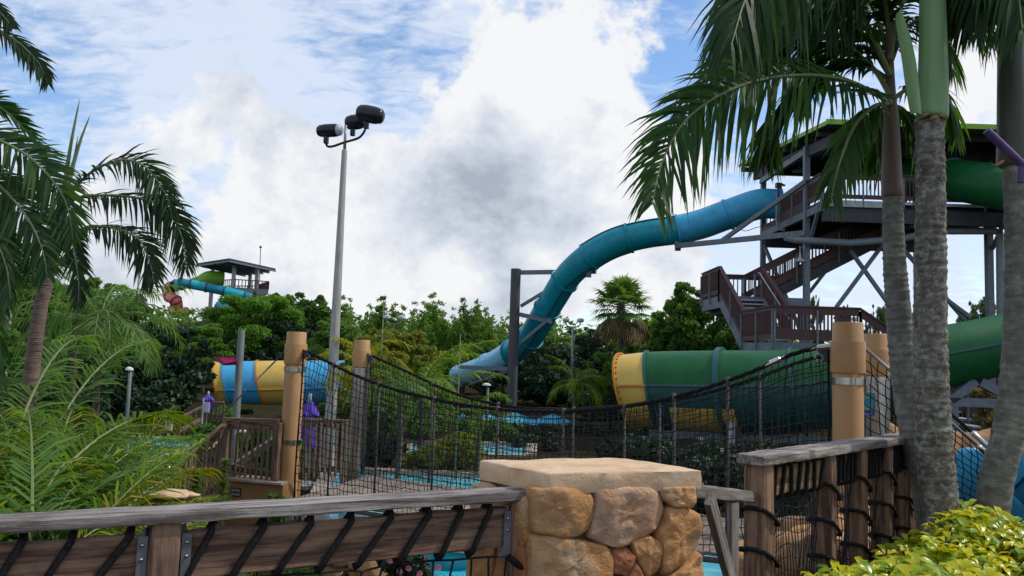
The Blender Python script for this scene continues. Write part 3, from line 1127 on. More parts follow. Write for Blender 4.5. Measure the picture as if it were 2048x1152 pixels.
def tower():
    X0, X1 = 10.78, 17.9
    Y0, Y1 = 27.0, 33.6
    zf = at(1640, 399, 27.0).z
    zr = 1.6 + 8.0
    root = thing('slide_tower', 'tall steel slide tower with a lime edged roof, maroon railings and zigzag stairs', 'tower', (X0, Y0, GZ))
    cx0, cx1 = at(1613, 500, 28.4).x, at(1978, 520, 28.4).x
    for (x, y, w) in [(cx0, 28.4, .2), (cx1, 28.4, .22), (at(1526, 500, 33.5).x, 33.5, .2), (cx1, 33.5, .2)]:
        b = MB()
        b.beam((x, y, GZ), (x, y, zr + .05), w, w, V((1, 0, 0)))
        b.build('column', m_towersteel, root)
    # roof: purlins, soffit sheets, lime edge; rises slightly to the front
    ra, rb = V((10.3, 25.6, 0)), V((20.2, 35.2, 0))
    nz = at(1660, 247, 25.6).z
    fz = at(1478, 333, 35.2).z
    fl = at(1478, 333, 35.2).x
    b = MB()
    for i in range(9):
        t0, t1 = i / 9, (i + 1) / 9
        y0, y1 = lerp(ra.y, rb.y, t0), lerp(ra.y, rb.y, t1) - .02
        z0, z1 = lerp(nz, fz, t0), lerp(nz, fz, t1)
        b = MB()
        xl0, xl1 = lerp(10.4, fl, t0), lerp(10.4, fl, t1)
        b.add([(xl0, y0, z0), (rb.x, y0, z0), (rb.x, y1, z1), (xl1, y1, z1), (xl0, y0, z0 + .06), (rb.x, y0, z0 + .06), (rb.x, y1, z1 + .06), (xl1, y1, z1 + .06)],
              [(0, 3, 2, 1), (4, 5, 6, 7), (0, 1, 5, 4), (1, 2, 6, 5), (2, 3, 7, 6), (3, 0, 4, 7)])
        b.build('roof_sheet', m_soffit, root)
        b = MB()
        b.beam((xl1 + .1, y1, z1 - .14), (rb.x, y1, z1 - .14), .12, .2)
        b.build('purlin', m_darksteel, root)
    b = MB()
    b.beam((10.35, ra.y - .04, nz + .05), (rb.x, ra.y - .04, nz + .05), .06, .17)
    b.build('roof_edge', m_lime, root)
    b = MB()
    b.beam((10.4, ra.y, nz + .03), (fl, rb.y, fz + .03), .06, .14)
    b.build('roof_edge', m_lime, root)
    b = MB()
    for x in (cx0 + .1, cx1 - .1, (cx0 + cx1) / 2):
        b.beam((x, 26.0, lerp(nz, fz, .04) - .45), (x, 34.8, lerp(nz, fz, .95) - .45), .2, .4)
    b.beam((cx0, 28.4, lerp(nz, fz, .3) - .4), (cx1 + .8, 28.4, lerp(nz, fz, .3) - .4), .2, .45)
    b.beam((cx0, 33.4, lerp(nz, fz, .82) - .4), (cx1 + .8, 33.4, lerp(nz, fz, .82) - .4), .2, .45)
    b.build('roof_beam', m_darksteel, root)
    for (x, y) in ((12.6, 29.5), (11.9, 32.2)):
        b = MB()
        z = lerp(nz, fz, (y - ra.y) / (rb.y - ra.y)) - .62
        b.lathe([(.05, .3), (.06, .12), (.3, .05), (.3, 0)], (x, y, z), 16)
        b.build('downlight', m_fascia, root, True, auto=40)
    # knee brace of the roof
    b = MB()
    b.beam(at(1522, 363, 33.3), at(1612, 303, 28.4), .14, .22)
    b.build('brace', m_towersteel, root)
    # platform
    b = MB()
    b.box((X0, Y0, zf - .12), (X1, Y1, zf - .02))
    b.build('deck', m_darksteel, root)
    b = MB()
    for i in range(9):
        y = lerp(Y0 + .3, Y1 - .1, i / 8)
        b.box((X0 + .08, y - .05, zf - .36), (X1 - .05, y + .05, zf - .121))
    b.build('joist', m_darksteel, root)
    b = MB()
    b.box((X0 - .06, Y0 - .05, zf - .4), (X0 + .06, Y1, zf - .14))
    b.build('fascia', m_towersteel, root)
    b = MB()
    b.box((X0 + .061, Y0 - .07, zf - .24), (X0 + 2.3, Y0 + .03, zf - .01))
    b.box((X0 + 2.32, Y0 - .07, zf - .11), (X1, Y0 + .03, zf - .01))
    b.build('fascia', m_fascia, root)
    b = MB()
    b.box((X0 + .07, Y0 + .035, zf - .75), (X1 + .3, Y0 + .22, zf - .25))
    b.box((X0 + .1, Y1 - .3, zf - .8), (X1, Y1 - .1, zf - .37))
    b.box((X0 + 3.2, Y0 + .23, zf - .85), (X0 + 3.45, Y1 - .31, zf - .37))
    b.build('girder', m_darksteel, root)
    railing(root, (X0, Y0, zf), (X1, Y0, zf), .92, .135, .05, .18, .15)
    railing(root, (X0, Y0, zf), (X0, 31.2, zf), .92, .135, .05, .18, .2)
    railing(root, (X0, Y1, zf), (X1, Y1, zf), .92, .15, .05, .18, .15, posts=False)
    # closed skirt below the side railing, carrying arms for the tube
    b = MB()
    b.box((X0 - .05, 28.7, zf - .34), (X0 - .005, Y1, zf + .12))
    b.build('skirt_board', m_railbrown, root)
    for (x0, y0, yy0, x1, y1, yy1, w, h) in [(1612, 466, 28.3, 1352, 492, 33.0, .16, .2), (1440, 484, 31.4, 1612, 362, 28.3, .12, .16),
                                              (1355, 491, 33.0, 1352, 482, 33.0, .2, .2)]:
        b = MB()
        b.beam(at(x0, y0, yy0), at(x1, y1, yy1), w, h)
        b.build('outrigger', m_towersteel, root)
    # cross bracing
    for (x0, y0, yy0, x1, y1, yy1) in [(1528, 490, 33.4, 1600, 660, 30.5), (1768, 486, 28.4, 1664, 626, 28.4), (1700, 500, 28.5, 1800, 640, 28.5),
                                       (1690, 492, 33.3, 1590, 622, 33.3), (1840, 560, 28.4, 1940, 634, 28.4), (1808, 500, 28.5, 1930, 640, 28.5),
                                       (2010, 440, 26.8, 1985, 497, 28.3), (1640, 408, 27.1, 1622, 476, 28.3)]:
        b = MB()
        b.beam(at(x0, y0, yy0), at(x1, y1, yy1), .11, .13)
        b.build('brace', m_towersteel, root)
    # drain pipe along the underside, down the right-hand column
    b = MB()
    pts = [at(1572, 468, 28.0), at(1573, 476, 28), at(1590, 480, 28.0), at(1700, 486, 27.8), at(1800, 478, 27.6), at(1880, 462, 27.5), at(1990, 462, 27.5), at(1999, 466, 27.5), at(2000, 480, 27.5), at(2001, 620, 27.5)]
    b.tube(pts, .13, 12)
    e = pts[-1]
    b.tube([e, V((e.x, e.y, GZ))], .13, 12)
    b.build('drain_pipe', m_pipe, root, True, auto=50)
    b = MB()
    b.tube([at(1554, 385, 30.9), at(1553, 440, 30.9), at(1556, 458, 30.8), at(1570, 461, 30.5)], .045, 6)
    b.build('conduit', m_pipe, root, True)
    # speaker box and lamp at the slide entrance
    b = MB()
    p = at(1557, 371, 31.0)
    b.box(p - V((.11, .1, .1)), p + V((.11, .1, .1)))
    b.beam(p + V((.11, 0, .06)), p + V((.26, 0, -.0)), .16, .04)
    b.beam(p - V((0, 0, .1)), p - V((0, 0, .5)), .05, .05, V((1, 0, 0)))
    b.build('speaker', m_black, root)

    # ---- stairs
    zm, zl = 3.95, 2.2
    lx0, lx1 = 7.42, 9.0
    ly0, ly1 = 27.7, 30.3
    b = MB()
    b.box((lx0, ly0, zm - .45), (lx1 + 1.6, ly1, zm - .02))
    b.build('landing', m_towersteel, root)
    b = MB()
    b.box((lx0 + .3, ly0 + .2, zm - .62), (lx1 + 1.2, ly1 - .2, zm - .451))
    b.build('girder', m_darksteel, root)
    railing(root, (lx0, ly0, zm), (lx0, ly1, zm), 1.0, .10, .07, .2, .3, solid=True)
    railing(root, (lx0, ly1, zm), (lx1 + 1.5, ly1, zm), 1.0, .16, .05, .16, .14)
    # flight that comes down towards the viewer
    fx0, fx1 = 7.42, 8.95
    fy0, fy1 = ly0, 24.75
    railing(root, (fx0, fy0, zm), (fx0, fy1, zl), .98, .10, .07, .2, .25, solid=True)
    railing(root, (fx1, fy0, zm), (fx1, fy1, zl), .98, .12, .05, .2, .2)
    n = 11
    for i in range(n):
        t = (i + .5) / n
        y, z = lerp(fy0, fy1, t), lerp(zm, zl, t) - .07
        b = MB()
        b.box((fx0 + .07, y - .16, z - .05), (fx1 - .07, y + .16, z), .008)
        o = b.build('step', m_fascia if i != 7 else m_signblue, root)
    b = MB()
    for x in (fx0 + .03, fx1 - .03):
        b.beam((x, fy0, zm - .28), (x, fy1, zl - .28), .06, .3)
    b.build('stringer', m_towersteel, root)
    b = MB()
    b.tube([V((fx1 - .12, fy0 + .2, zm + .86)), V((fx1 - .12, fy0, zm + .84)), V((fx1 - .12, fy1, zl + .82))], .025, 6)
    b.build('handrail', m_chrome, root)
    # lower landing
    qx0, qx1 = 7.36, 9.75
    qy0, qy1 = 21.8, 24.75
    b = MB()
    b.box((qx0, qy0, zl - .34), (qx1, qy1, zl - .02))
    b.build('landing', m_towersteel, root)
    b = MB()
    b.box((qx0 + .15, qy0 + .1, zl - .62), (qx1, qy1 - .1, zl - .341))
    b.build('girder', m_darksteel, root)
    railing(root, (qx0, qy1, zl), (qx0, qy0, zl), .98, .10, .07, .2, .3, solid=True)
    railing(root, (qx0, qy0, zl), (qx1, qy0, zl), .98, .10, .055, .2, .3)
    # last flight going down to the right
    ex = 14.2
    railing(root, (qx1, qy0, zl), (ex, qy0, -.6), .98, .12, .05, .2, .2)
    railing(root, (qx1, qy1 - 1.3, zl), (ex, qy1 - 1.3, -.6), .98, .12, .05, .2, .2)
    for i in range(14):
        t = (i + .5) / 14
        b = MB()
        x, z = lerp(qx1, ex, t), lerp(zl, -.6, t) - .07
        b.box((x - .17, qy0 + .07, z - .05), (x + .17, qy1 - 1.37, z))
        b.build('step', m_fascia, root)
    for (x, y, z) in [(qx0 + .1, qy0 + .15, zl), (qx0 + .1, qy1 - .1, zl), (qx1 - .1, qy0 + .15, zl), (lx1 + 1.4, ly1 - .2, zm), (lx1 + 1.4, ly0 + .2, zm)]:
        b = MB()
        b.beam((x, y, GZ), (x, y, z - .34), .14, .14, V((1, 0, 0)))
        b.build('column', m_towersteel, root)
    b = MB()
    b.beam((lx0 + .15, ly0 + .2, zm - .5), at(1500, 705, 25.5), .1, .12)
    b.build('brace', m_towersteel, root)
    # upper flight from the mid landing up under the platform
    ux0, ux1 = 9.0, 15.3
    uy0, uy1 = 28.9, 30.2
    for y in (uy0, uy1):
        railing(root, (ux0, y, zm), (ux1, y, zf), .98, .13, .05, .2, .24)
        b = MB()
        b.beam((ux0, y, zm - .22), (ux1, y, zf - .22), .06, .36)
        b.build('stringer', m_darksteel, root)
    for i in range(20):
        t = (i + .5) / 20
        b = MB()
        x, z = lerp(ux0, ux1, t), lerp(zm, zf, t) - .07
        b.box((x - .16, uy0 + .05, z - .05), (x + .16, uy1 - .05, z))
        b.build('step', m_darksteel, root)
    # hanging stair lamp
    p = at(1600, 522, 28.2)
    b = MB()
    b.lathe([(.02, .32), (.05, .12), (.2, 0), (.2, -.03)], p, 14)
    b.tube([p + UPZ * .3, p + UPZ * .55, at(1606, 496, 28.3)], .02, 5)
    b.build('stair_lamp', m_fascia, root, True, auto=40)


tower()


# ------------------------------------------------------------------ far slide tower above the trees
def far_tower():
    zr = 14.2
    A, B_, C_, D = atz(392, 531, zr), atz(458, 521, zr), atz(551, 541, zr), atz(480, 551, zr)
    root = thing('slide_tower', 'distant slide tower with a flat dark roof rising above the treeline', 'tower', D)
    b = MB()
    b.prism([A, B_, C_, D], .35, UPZ)
    b.build('roof', m_darksteel, root)
    b = MB()
    for p, q in ((A, B_), (B_, C_)):
        for i in range(8):
            t = (i + .5) / 8
            e = lerp(p, q, t)
            f = lerp(D if q == C_ else D, A if p == A and q == B_ else D, 0)
        b.beam(p - UPZ * .12, q - UPZ * .12, .25, .22)
    for i in range(1, 6):
        b.beam(lerp(A, B_, i / 6) - UPZ * .2, lerp(D, C_, i / 6) - UPZ * .2, .2, .35)
    b.build('roof_beam', m_towersteel, root)
    zf = 10.6
    F = [at(x, y, Y) for x, y, Y in ((446, 571, 124), (470, 575, 122), (537, 580, 124), (510, 572, 134), (455, 566, 136))]
    F = [V((p.x, p.y, zf)) for p in F]
    b = MB()
    b.prism([p - UPZ * .8 for p in F], .8, UPZ)
    b.build('platform', m_towersteel, root)
    for i in range(4):
        p, q = F[i], F[i + 1]
        b = MB()
        b.beam(p + UPZ * 1.25, q + UPZ * 1.25, .1, .15)
        k = int((p - q).length / .5)
        for j in range(k + 1):
            s = lerp(p, q, j / k)
            b.beam(s, s + UPZ * 1.25, .14, .1)
        b.build('railing', m_railbrown, root)
    for (x, y, Y) in ((468, 545, 122.5), (514, 552, 125), (425, 545, 131), (500, 560, 136)):
        p = at(x, y, Y)
        b = MB()
        b.beam((p.x, p.y, GZ), (p.x, p.y, zr), .5, .5, V((1, 0, 0)))
        b.build('column', m_steel, root)
    b = MB()
    p0, p1 = at(519, 562, 128), at(521, 497, 128)
    b.tube([p0, p1], .08, 5)
    b.lathe([(.05, 0), (.3, .25), (.05, .5)], p1, 8)
    b.build('mast', m_steel, root)

    def far_slide(ctrl, mats, label, n=60, cuts=None):
        P, T, r = sample_path([(at(a, b_, y), q) for a, b_, y, q in ctrl], n)
        rt = thing('water_slide', label, 'water slide', P[0])
        k = len(mats)
        for i in range(k):
            a, e = int(i * (n - 1) / k), int((i + 1) * (n - 1) / k) + 1
            b = MB()
            tube_shell(b, P[a:e], T[a:e], r[a:e], n=16)
            b.build('tube_section', mats[i], rt, True)
            if k > 1:
                b = MB()
                ring_geo(b, P[a], T[a], r[a], .2, .12, n=20)
                b.build('flange', m_flange if mats[i] is not m_coral else m_railbrown, rt, True, auto=40)
        return rt
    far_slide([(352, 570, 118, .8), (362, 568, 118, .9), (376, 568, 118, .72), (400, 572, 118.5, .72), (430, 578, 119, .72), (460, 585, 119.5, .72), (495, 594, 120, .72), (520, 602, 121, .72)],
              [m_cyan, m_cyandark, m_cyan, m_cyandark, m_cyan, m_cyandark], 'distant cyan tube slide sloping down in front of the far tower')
    far_slide([(385, 566, 122, .75), (398, 562, 122.5, .8), (408, 559, 123, 1.05), (418, 557, 123.5, 1.2), (432, 557, 124, 1.2), (448, 558, 124.5, 1.15)],
              [m_limefg], 'distant lime green funnel slide at the far tower platform', 40)
    far_slide([(350, 572, 119, .8), (342, 574, 120, .8), (338, 580, 122, .8), (336, 588, 121, .85), (344, 596, 119, .85), (352, 602, 118, .85), (354, 610, 119, .8), (348, 618, 121, .8),
               (352, 622, 119, .8), (362, 626, 118, .8), (372, 624, 119, .8)],
              [m_coral] * 8, 'distant coral pink spiral slide beside the far tower', 72)
    far_slide([(436, 606, 119, .8), (444, 612, 119, .9), (456, 616, 119, .9), (470, 616, 119, .9)], [m_blue1], 'distant deep blue slide piece below the far tower', 20)


far_tower()

# ------------------------------------------------------------------ rope bridge
LN, LF = V((at(586, 800, 11.5).x, 11.5, 0)), V((at(719, 800, 13.65).x, 13.65, 0))
RN, RF = V((at(1696, 800, 7.3).x, 7.3, 0)), V((at(1753, 800, 8.9).x, 8.9, 0))
DZL, DZR = -0.55, -0.25
BDIR = (RN - LN).normalized()


def net_mesh(b, fn, nu, nv, r, jit=0.012, seed=1, sides=3, su=1, vertical_only=None):
    """knotted netting over a patch fn(u,v): cords both ways, slack between the knots"""
    rn = random.Random(seed)
    P = [[fn(i / nu, j / nv) + V((rn.uniform(-jit, jit), rn.uniform(-jit, jit), rn.uniform(-jit, jit))) for j in range(nv + 1)] for i in range(nu + 1)]
    for j in range(nv + 1):
        b.tube([P[i][j] for i in range(nu + 1)], r, sides, False)
    for i in range(nu + 1):
        b.tube([P[i][j] for j in range(nv + 1)], r, sides, False)


def pillar(base, ztop, r, label, eye_side, zb=GZ, chrome=False, collar=.30):
    root = thing('bridge_pillar', label, 'pillar', V((base.x, base.y, zb)), 'tan pillars that hold the rope bridge')
    p = V((base.x, base.y, 0))
    b = MB()
    b.lathe([(r, zb), (r, ztop - .01), (r - .008, ztop), (r - .03, ztop), (r - .03, ztop - .05)], p, 32)
    b.build('shaft', [m_beige], root, True, auto=40)
    c1 = ztop - .17
    b = MB()
    b.lathe([(r - .01, c1 - collar + .0), (r + .018, c1 - collar + .002), (r + .02, c1 - .02), (r + .012, c1), (r - .01, c1 + .002)], p, 32)
    b.build('collar', m_beige, root, True, auto=40)
    if chrome:
        b = MB()
        b.lathe([(r - .01, zb + .55), (r + .006, zb + .55), (r + .006, c1 - collar - .015), (r - .01, c1 - collar - .015)], p, 32)
        b.build('steel_sleeve', m_chrome, root, True, auto=40)
    for z in ((c1 - collar - .07,) if chrome else (c1 - collar - .075, c1 - collar - 1.12, c1 - collar - 2.18)):
        if z < zb + .1:
            continue
        b = MB()
        b.lathe([(r - .01, z - .032), (r + .009, z - .032), (r + .009, z + .032), (r - .01, z + .032)], p, 32)
        q = p + V((math.cos(-.35), math.sin(-.35), 0)) * (r + .02) + UPZ * z
        b.beam(q - UPZ * .03, q + UPZ * .03, .05, .03, V((1, 0, 0)))
        b.build('band', m_chrome, root, True, auto=40)
    # eye plate and ring the rope is shackled to
    q = p + eye_side * (r + .05) + UPZ * (c1 - collar * .5)
    b = MB()
    nn = eye_side.cross(UPZ)
    b.prism([q - eye_side * .08 - UPZ * .08 - nn * .012, q + eye_side * .05 - UPZ * .05 - nn * .012, q + eye_side * .07 + UPZ * .0 - nn * .012,
             q + eye_side * .05 + UPZ * .05 - nn * .012, q - eye_side * .08 + UPZ * .08 - nn * .012], .024, nn)
    b.build('eye_plate', m_darksteel, root)
    b = MB()
    rr = .038
    cc = q + eye_side * .07 - UPZ * .02
    b.tube([cc + (eye_side * math.cos(a) + UPZ * math.sin(a)) * rr for a in [2 * math.pi * k / 12 for k in range(12)]], .014, 6, closed=True)
    b.build('shackle', m_steel, root, True)
    return c1 - collar * .5


ztL, ztF = onplane(594, 664, LN, LN + V((1, 0, 0))).z, onplane(725, 680, LF, LF + V((1, 0, 0))).z
ztR = onplane(1696, 645, RN, RN + V((1, 0, 0))).z
ztRF = onplane(1753, 668, RF, RF + V((1, 0, 0))).z
pillar(LN, ztL, .142, 'near left tan pillar of the rope bridge, beside the picket railing', BDIR)
pillar(LF, ztF, .136, 'far left tan pillar with a polished steel sleeve, right of the near left pillar', BDIR, chrome=True)
pillar(RN, ztR, .135, 'largest tan pillar at the near right end of the rope bridge', -BDIR)
pillar(RF, ztRF, .135, 'tan pillar partly hidden behind the large right pillar, carrying the teal sign', -BDIR, chrome=True)


def bridge():
    root = thing('rope_bridge', 'sagging rope bridge of black netting between tan pillars with a bleached plank deck', 'bridge', V((LN.x, LN.y, DZL)))
    near_px = [(612, 702), (660, 726), (711, 751), (783, 777), (846, 793), (910, 807), (1012, 820), (1100, 823), (1155, 822), (1240, 814), (1318, 801), (1400, 780), (1500, 745), (1590, 707), (1661, 690)]
    far_px = [(742, 711), (807, 740), (910, 787), (1012, 812), (1100, 819), (1180, 817), (1300, 806), (1400, 789), (1500, 760), (1600, 724), (1690, 700)]
    nA, nB = LN + BDIR * .2, RN - BDIR * .2
    fA, fB = LF + BDIR * .2, RF - BDIR * .2
    topN = [onplane(x, y, LN, RN) for x, y in near_px]
    topF = [onplane(x, y, LF, RF) for x, y in far_px]

    def curve(A, B_, pts):
        L_ = (B_ - A).length
        d = (B_ - A).normalized()
        ts = np.array([(V((p.x, p.y, 0)) - A).dot(d) / L_ for p in pts])
        zs = np.array([p.z for p in pts])
        o = np.argsort(ts)
        dense = spline([V((ts[i], 0, zs[i])) for i in o], 160)
        tx, tz = np.array([q.x for q in dense]), np.array([q.z for q in dense])
        return lambda t: V((A.x + (B_.x - A.x) * t, A.y + (B_.y - A.y) * t, float(np.interp(t, tx, tz))))

    cn, cf = curve(LN, RN, topN), curve(LF, RF, topF)
    zd = lambda t: lerp(DZL, DZR, t) - .05 * math.sin(math.pi * t)
    # deck
    n = 58
    i = 0
    w = (LF - LN).length
    for i in range(n):
        t = (i + .5) / n * .93 + .035
        p, q = lerp(LN, RN, t), lerp(LF, RF, t)
        rn = random.Random(i)
        p = p + (p - q).normalized() * rn.uniform(.0, .03)
        board('deck_plank', V((p.x, p.y, zd(t) + rn.uniform(-.006, .006))), V((q.x, q.y, zd(t) + rn.uniform(-.006, .006))), .122, .04, m_plank, root, ch=.006)
    for s, (A, B_) in enumerate(((LN, RN), (LF, RF))):
        b = MB()
        b.tube([lerp(A, B_, k / 20) * 1.0 + UPZ * (zd(k / 20) - .06) for k in range(21)], .03, 8)
        b.build('deck_rope', m_oldrope, root, True)
    # hand ropes, laid strands
    for nm, cv in (('hand_rope', cn), ('hand_rope', cf)):
        b = MB()
        lo = .032
        base = [cv(lo + (1 - 2 * lo) * k / 220) for k in range(221)]
        d = BDIR
        sd = d.cross(UPZ)
        for s in range(3):
            pts = []
            for k, p in enumerate(base):
                a = k * .62 + s * 2.094
                pts.append(p + (sd * math.cos(a) + UPZ * math.sin(a)) * .013)
            b.tube(pts, .0125, 5)
        b.build(nm, m_rope if nm else m_oldrope, root, True)
    # turnbuckles near the right pillars
    for cv, t0, t1 in ((cn, .955, .995), (cn, .90, .925), (cf, .93, .965)):
        b = MB()
        p, q = cv(t0), cv(t1)
        b.tube([p, lerp(p, q, .2), lerp(p, q, .25), lerp(p, q, .75), lerp(p, q, .8), q], [.02, .02, .034, .034, .02, .02], 8)
        b.build('turnbuckle', m_chrome, root, True, auto=40)
    # netting
    for cv, A, B_, sd in ((cn, LN, RN, 5), (cf, LF, RF, 6)):
        L_ = (B_ - A).length
        nu = int(L_ / .078)
        b = MB()
        out = (LN - LF).normalized() if sd == 5 else (LF - LN).normalized()

        def fn(u, v, cv=cv, A=A, B_=B_, out=out):
            t = .022 + u * .956
            p = cv(t)
            z0 = zd(t)
            vv = v
            pinch = math.exp(-((u) / .035) ** 2) * .16 - math.exp(-((1 - u) / .035) ** 2) * .1
            q = V((p.x, p.y, lerp(p.z, z0, vv)))
            q += out * (.10 * math.sin(math.pi * vv) * (1 + .4 * math.sin(u * 23)))
            q += BDIR * (.02 * math.sin(u * 31 + v * 5) + pinch * .3 * math.sin(math.pi * vv))
            return q
        net_mesh(b, fn, nu, 18, .005, .012, sd, 4)
        b.build('netting', m_net, root, kind='stuff')
        # end lacing
        b = MB()
        for u in (0, 1):
            b = MB()
            b.tube([fn(u, k / 14) for k in range(15)], .012, 6)
            b.build('lacing', m_rope, root, True)
    # suspenders
    for cv, A, B_, ts in ((cn, LN, RN, (.107, .222, .35, .48, .60, .70, .775, .85)), (cf, LF, RF, (.02, .2, .36, .52, .68, .84))):
        for t in ts:
            b = MB()
            p = cv(t)
            b.tube([p, lerp(p, V((p.x, p.y, zd(t))), .5) + BDIR * .012, V((p.x, p.y, zd(t)))], .0145, 6)
            b.lathe([(.022, -.04), (.026, 0), (.022, .04)], p, 8)
            b.build('suspender', m_oldrope, root, True)


bridge()


def stay(label, A, Bp, wr, drop=None, n=(0, 0), seed=3, m=m_steel, extra=None):
    root = thing('anchor_stay', label, 'cable', Bp)
    b = MB()
    b.tube([A, Bp], wr, 7)
    b.build('cable', m, root, True)
    d = (Bp - A).normalized()
    b = MB()
    b.tube([Bp - d * .3, Bp - d * .26, Bp - d * .08, Bp - d * .04], [.016, .028, .028, .016], 8)
    b.build('turnbuckle', m_chrome, root, True)
    if n[0]:
        b = MB()
        net_mesh(b, lambda u, v: lerp(lerp(A, Bp, u), V((lerp(A, Bp, u).x, lerp(A, Bp, u).y, drop)), v), n[0], n[1], .0058, .012, seed)
        b.build('netting', m_net, root, kind='stuff')
    if extra:
        b = MB()
        net_mesh(b, extra[0], extra[1], extra[2], .0045, .012, seed + 1)
        b.build('netting', m_net, root, kind='stuff')
    return root


eyeL = V((LN.x, LN.y, 0)) - V((.15, 0, 0)) + UPZ * (ztL - .28)
aL = at(306, 968, 10.2)
stay('thin black stay cable slanting down left from the near left bridge pillar', eyeL, aL, .011, m=m_black)
eyeR = RN + V((.14, 0, 0)) + UPZ * (ztR - .22)
aR = at(2000, 930, 7.5)
stay('steel stay with black netting hung between the large right pillar and the palms', eyeR, aR, .016, drop=-.5, n=(18, 22), seed=8)
eyeRF = RF + V((.16, 0, 0)) + UPZ * (ztRF - .3)
stay('black chain stay running down right behind the palm trunks', eyeRF, at(1990, 905, 8.3), .02, m=m_rope)


# ------------------------------------------------------------------ foreground fence on the left
H0, H1 = atz(-120, 1049.5, 1.05), atz(1064, 982, 1.05)
FD = (H1 - H0).normalized()
FN = V((-FD.y, FD.x, 0))           # away from the viewer


def lash(b, c, along, across, up, w, h, r, slant=.07):
    """rope turned once round a board: slanting over the front, straight behind"""
    f, k = -across * (w / 2 + r), across * (w / 2 + r)
    tz, bz = up * (h / 2 + r * .8), -up * (h / 2 + r * .8)
    pts = [c + f + bz * .95 - along * slant, c + f + up * 0.0, c + f + tz * .9 + along * slant, c + tz * 1.15 + along * (slant * 1.08), c + k + tz * .9 + along * slant,
           c + k - along * 0, c + k + bz * .9 - along * slant, c + bz * 1.15 - along * (slant * 1.05)]
    dense = []
    m = len(pts)
    for i in range(m):
        p, q = pts[i], pts[(i + 1) % m]
        for j in range(3):
            dense.append(lerp(p, q, j / 3))
    b.tube(dense, r, 7, closed=True)


def left_fence():
    root = thing('rope_laced_fence', 'weathered grey handrail fence with a brown board laced in black rope, foreground left', 'fence', V((H0.x, H0.y, 0)))
    w = .125
    board('handrail', H0 + FN * w / 2 - UPZ * .02, H1 + FN * w / 2 - UPZ * .02, w, .04, m_rail, root, rough_=.0035, seed=4)
    C = lambda px: onplane(px, 1060, H0 + FN * .062, H1 + FN * .062)
    flat = lambda p: V((p.x, p.y, 0))
    pl, pr = flat(C(330)), flat(C(1036))
    for k, (p, s) in enumerate(((pl, 11), (pr, 12))):
        board('post', p + UPZ * -.1, p + UPZ * 1.008, .098, .098, m_board if k == 0 else m_board, root, up=FD, rough_=.002, seed=s)
    bz, bh = .892, .155
    segs = [(flat(H0 + FN * .062), pl - FD * .055), (pl + FD * .055, pr - FD * .055)]
    lpx = [[45, 140, 248], [425, 518, 612, 700, 778, 853, 924, 985]]
    for k, (a, e) in enumerate(segs):
        sl = .012 * (1 if k else 0)
        board('board', a + UPZ * bz, e + UPZ * (bz + sl), .042, bh, m_board, root, rough_=.002, seed=20 + k)
        for px in lpx[k]:
            b = MB()
            t = (flat(C(px - 28)) - a).length / (e - a).length
            jr = random.Random(px)
            lash(b, lerp(a, e, t + jr.uniform(-.006, .006)) + UPZ * (bz + sl * t), FD, FN, UPZ, .042, bh, .0125 * jr.uniform(.9, 1.12), .05 * jr.uniform(.75, 1.2))
            b.build('rope_lashing', m_rope, root, True)
    for p, s in ((pl, -1), (pl, 1), (pr, -1)):
        b = MB()
        f = -FN * .0305
        c = p + FD * s * .0515 + UPZ * bz
        c2 = p + FD * s * .082 + UPZ * bz
        c3 = p + FD * s * .105 + UPZ * bz
        b.prism([c + UPZ * .078 + f, c2 + UPZ * .078 + f, c2 - UPZ * .055 + f, c3 - UPZ * .098 + f, c - UPZ * .098 + f], .006, -FN)
        b.box(c - V((.004, .03, .1)), c + V((.004, .03, .1)))
        o = b.build('bracket', m_bracket, root)
        for z in (.05, .005):
            b = MB()
            q = p + FD * s * .068 + UPZ * (bz + z) + f - FN * .006
            b.lathe([(.006, 0), (.006, .004), (.003, .006)], q, 8, -FN)
            b.build('bolt', m_chrome, o, True)
            LOC[o.name] = LOC[root.name]
    b = MB()
    a, e = segs[1]
    A0, A1 = flat(H0) + FN * .075, pr - FD * .05
    L_ = (A1 - A0).length

    def fn(u, v):
        p = lerp(A0, A1, u)
        sag = .014 * abs(math.sin(u * L_ / .155 * math.pi)) * (1 - v)
        return p + UPZ * (.80 - sag - v * .80) + FN * (.02 * math.sin(u * 17 + v * 3)) + FD * (.012 * math.sin(v * 9 + u * 4))
    net_mesh(b, fn, int(L_ / .074), 10, .0048, .007, 5, 5)
    b.build('netting', m_net, root, kind='stuff')
    # slack rope down the right-hand post
    b = MB()
    q = pr - FN * .065
    b.tube(spline([q - FD * .075 + UPZ * .80, q - FD * .03 + UPZ * .765 - FN * .006, q + FD * .03 + UPZ * .735 - FN * .008, q + FD * .075 + UPZ * .72]
                  + [], 14), .0135, 8)
    b.build('rope_turn', m_rope, root, True)


left_fence()


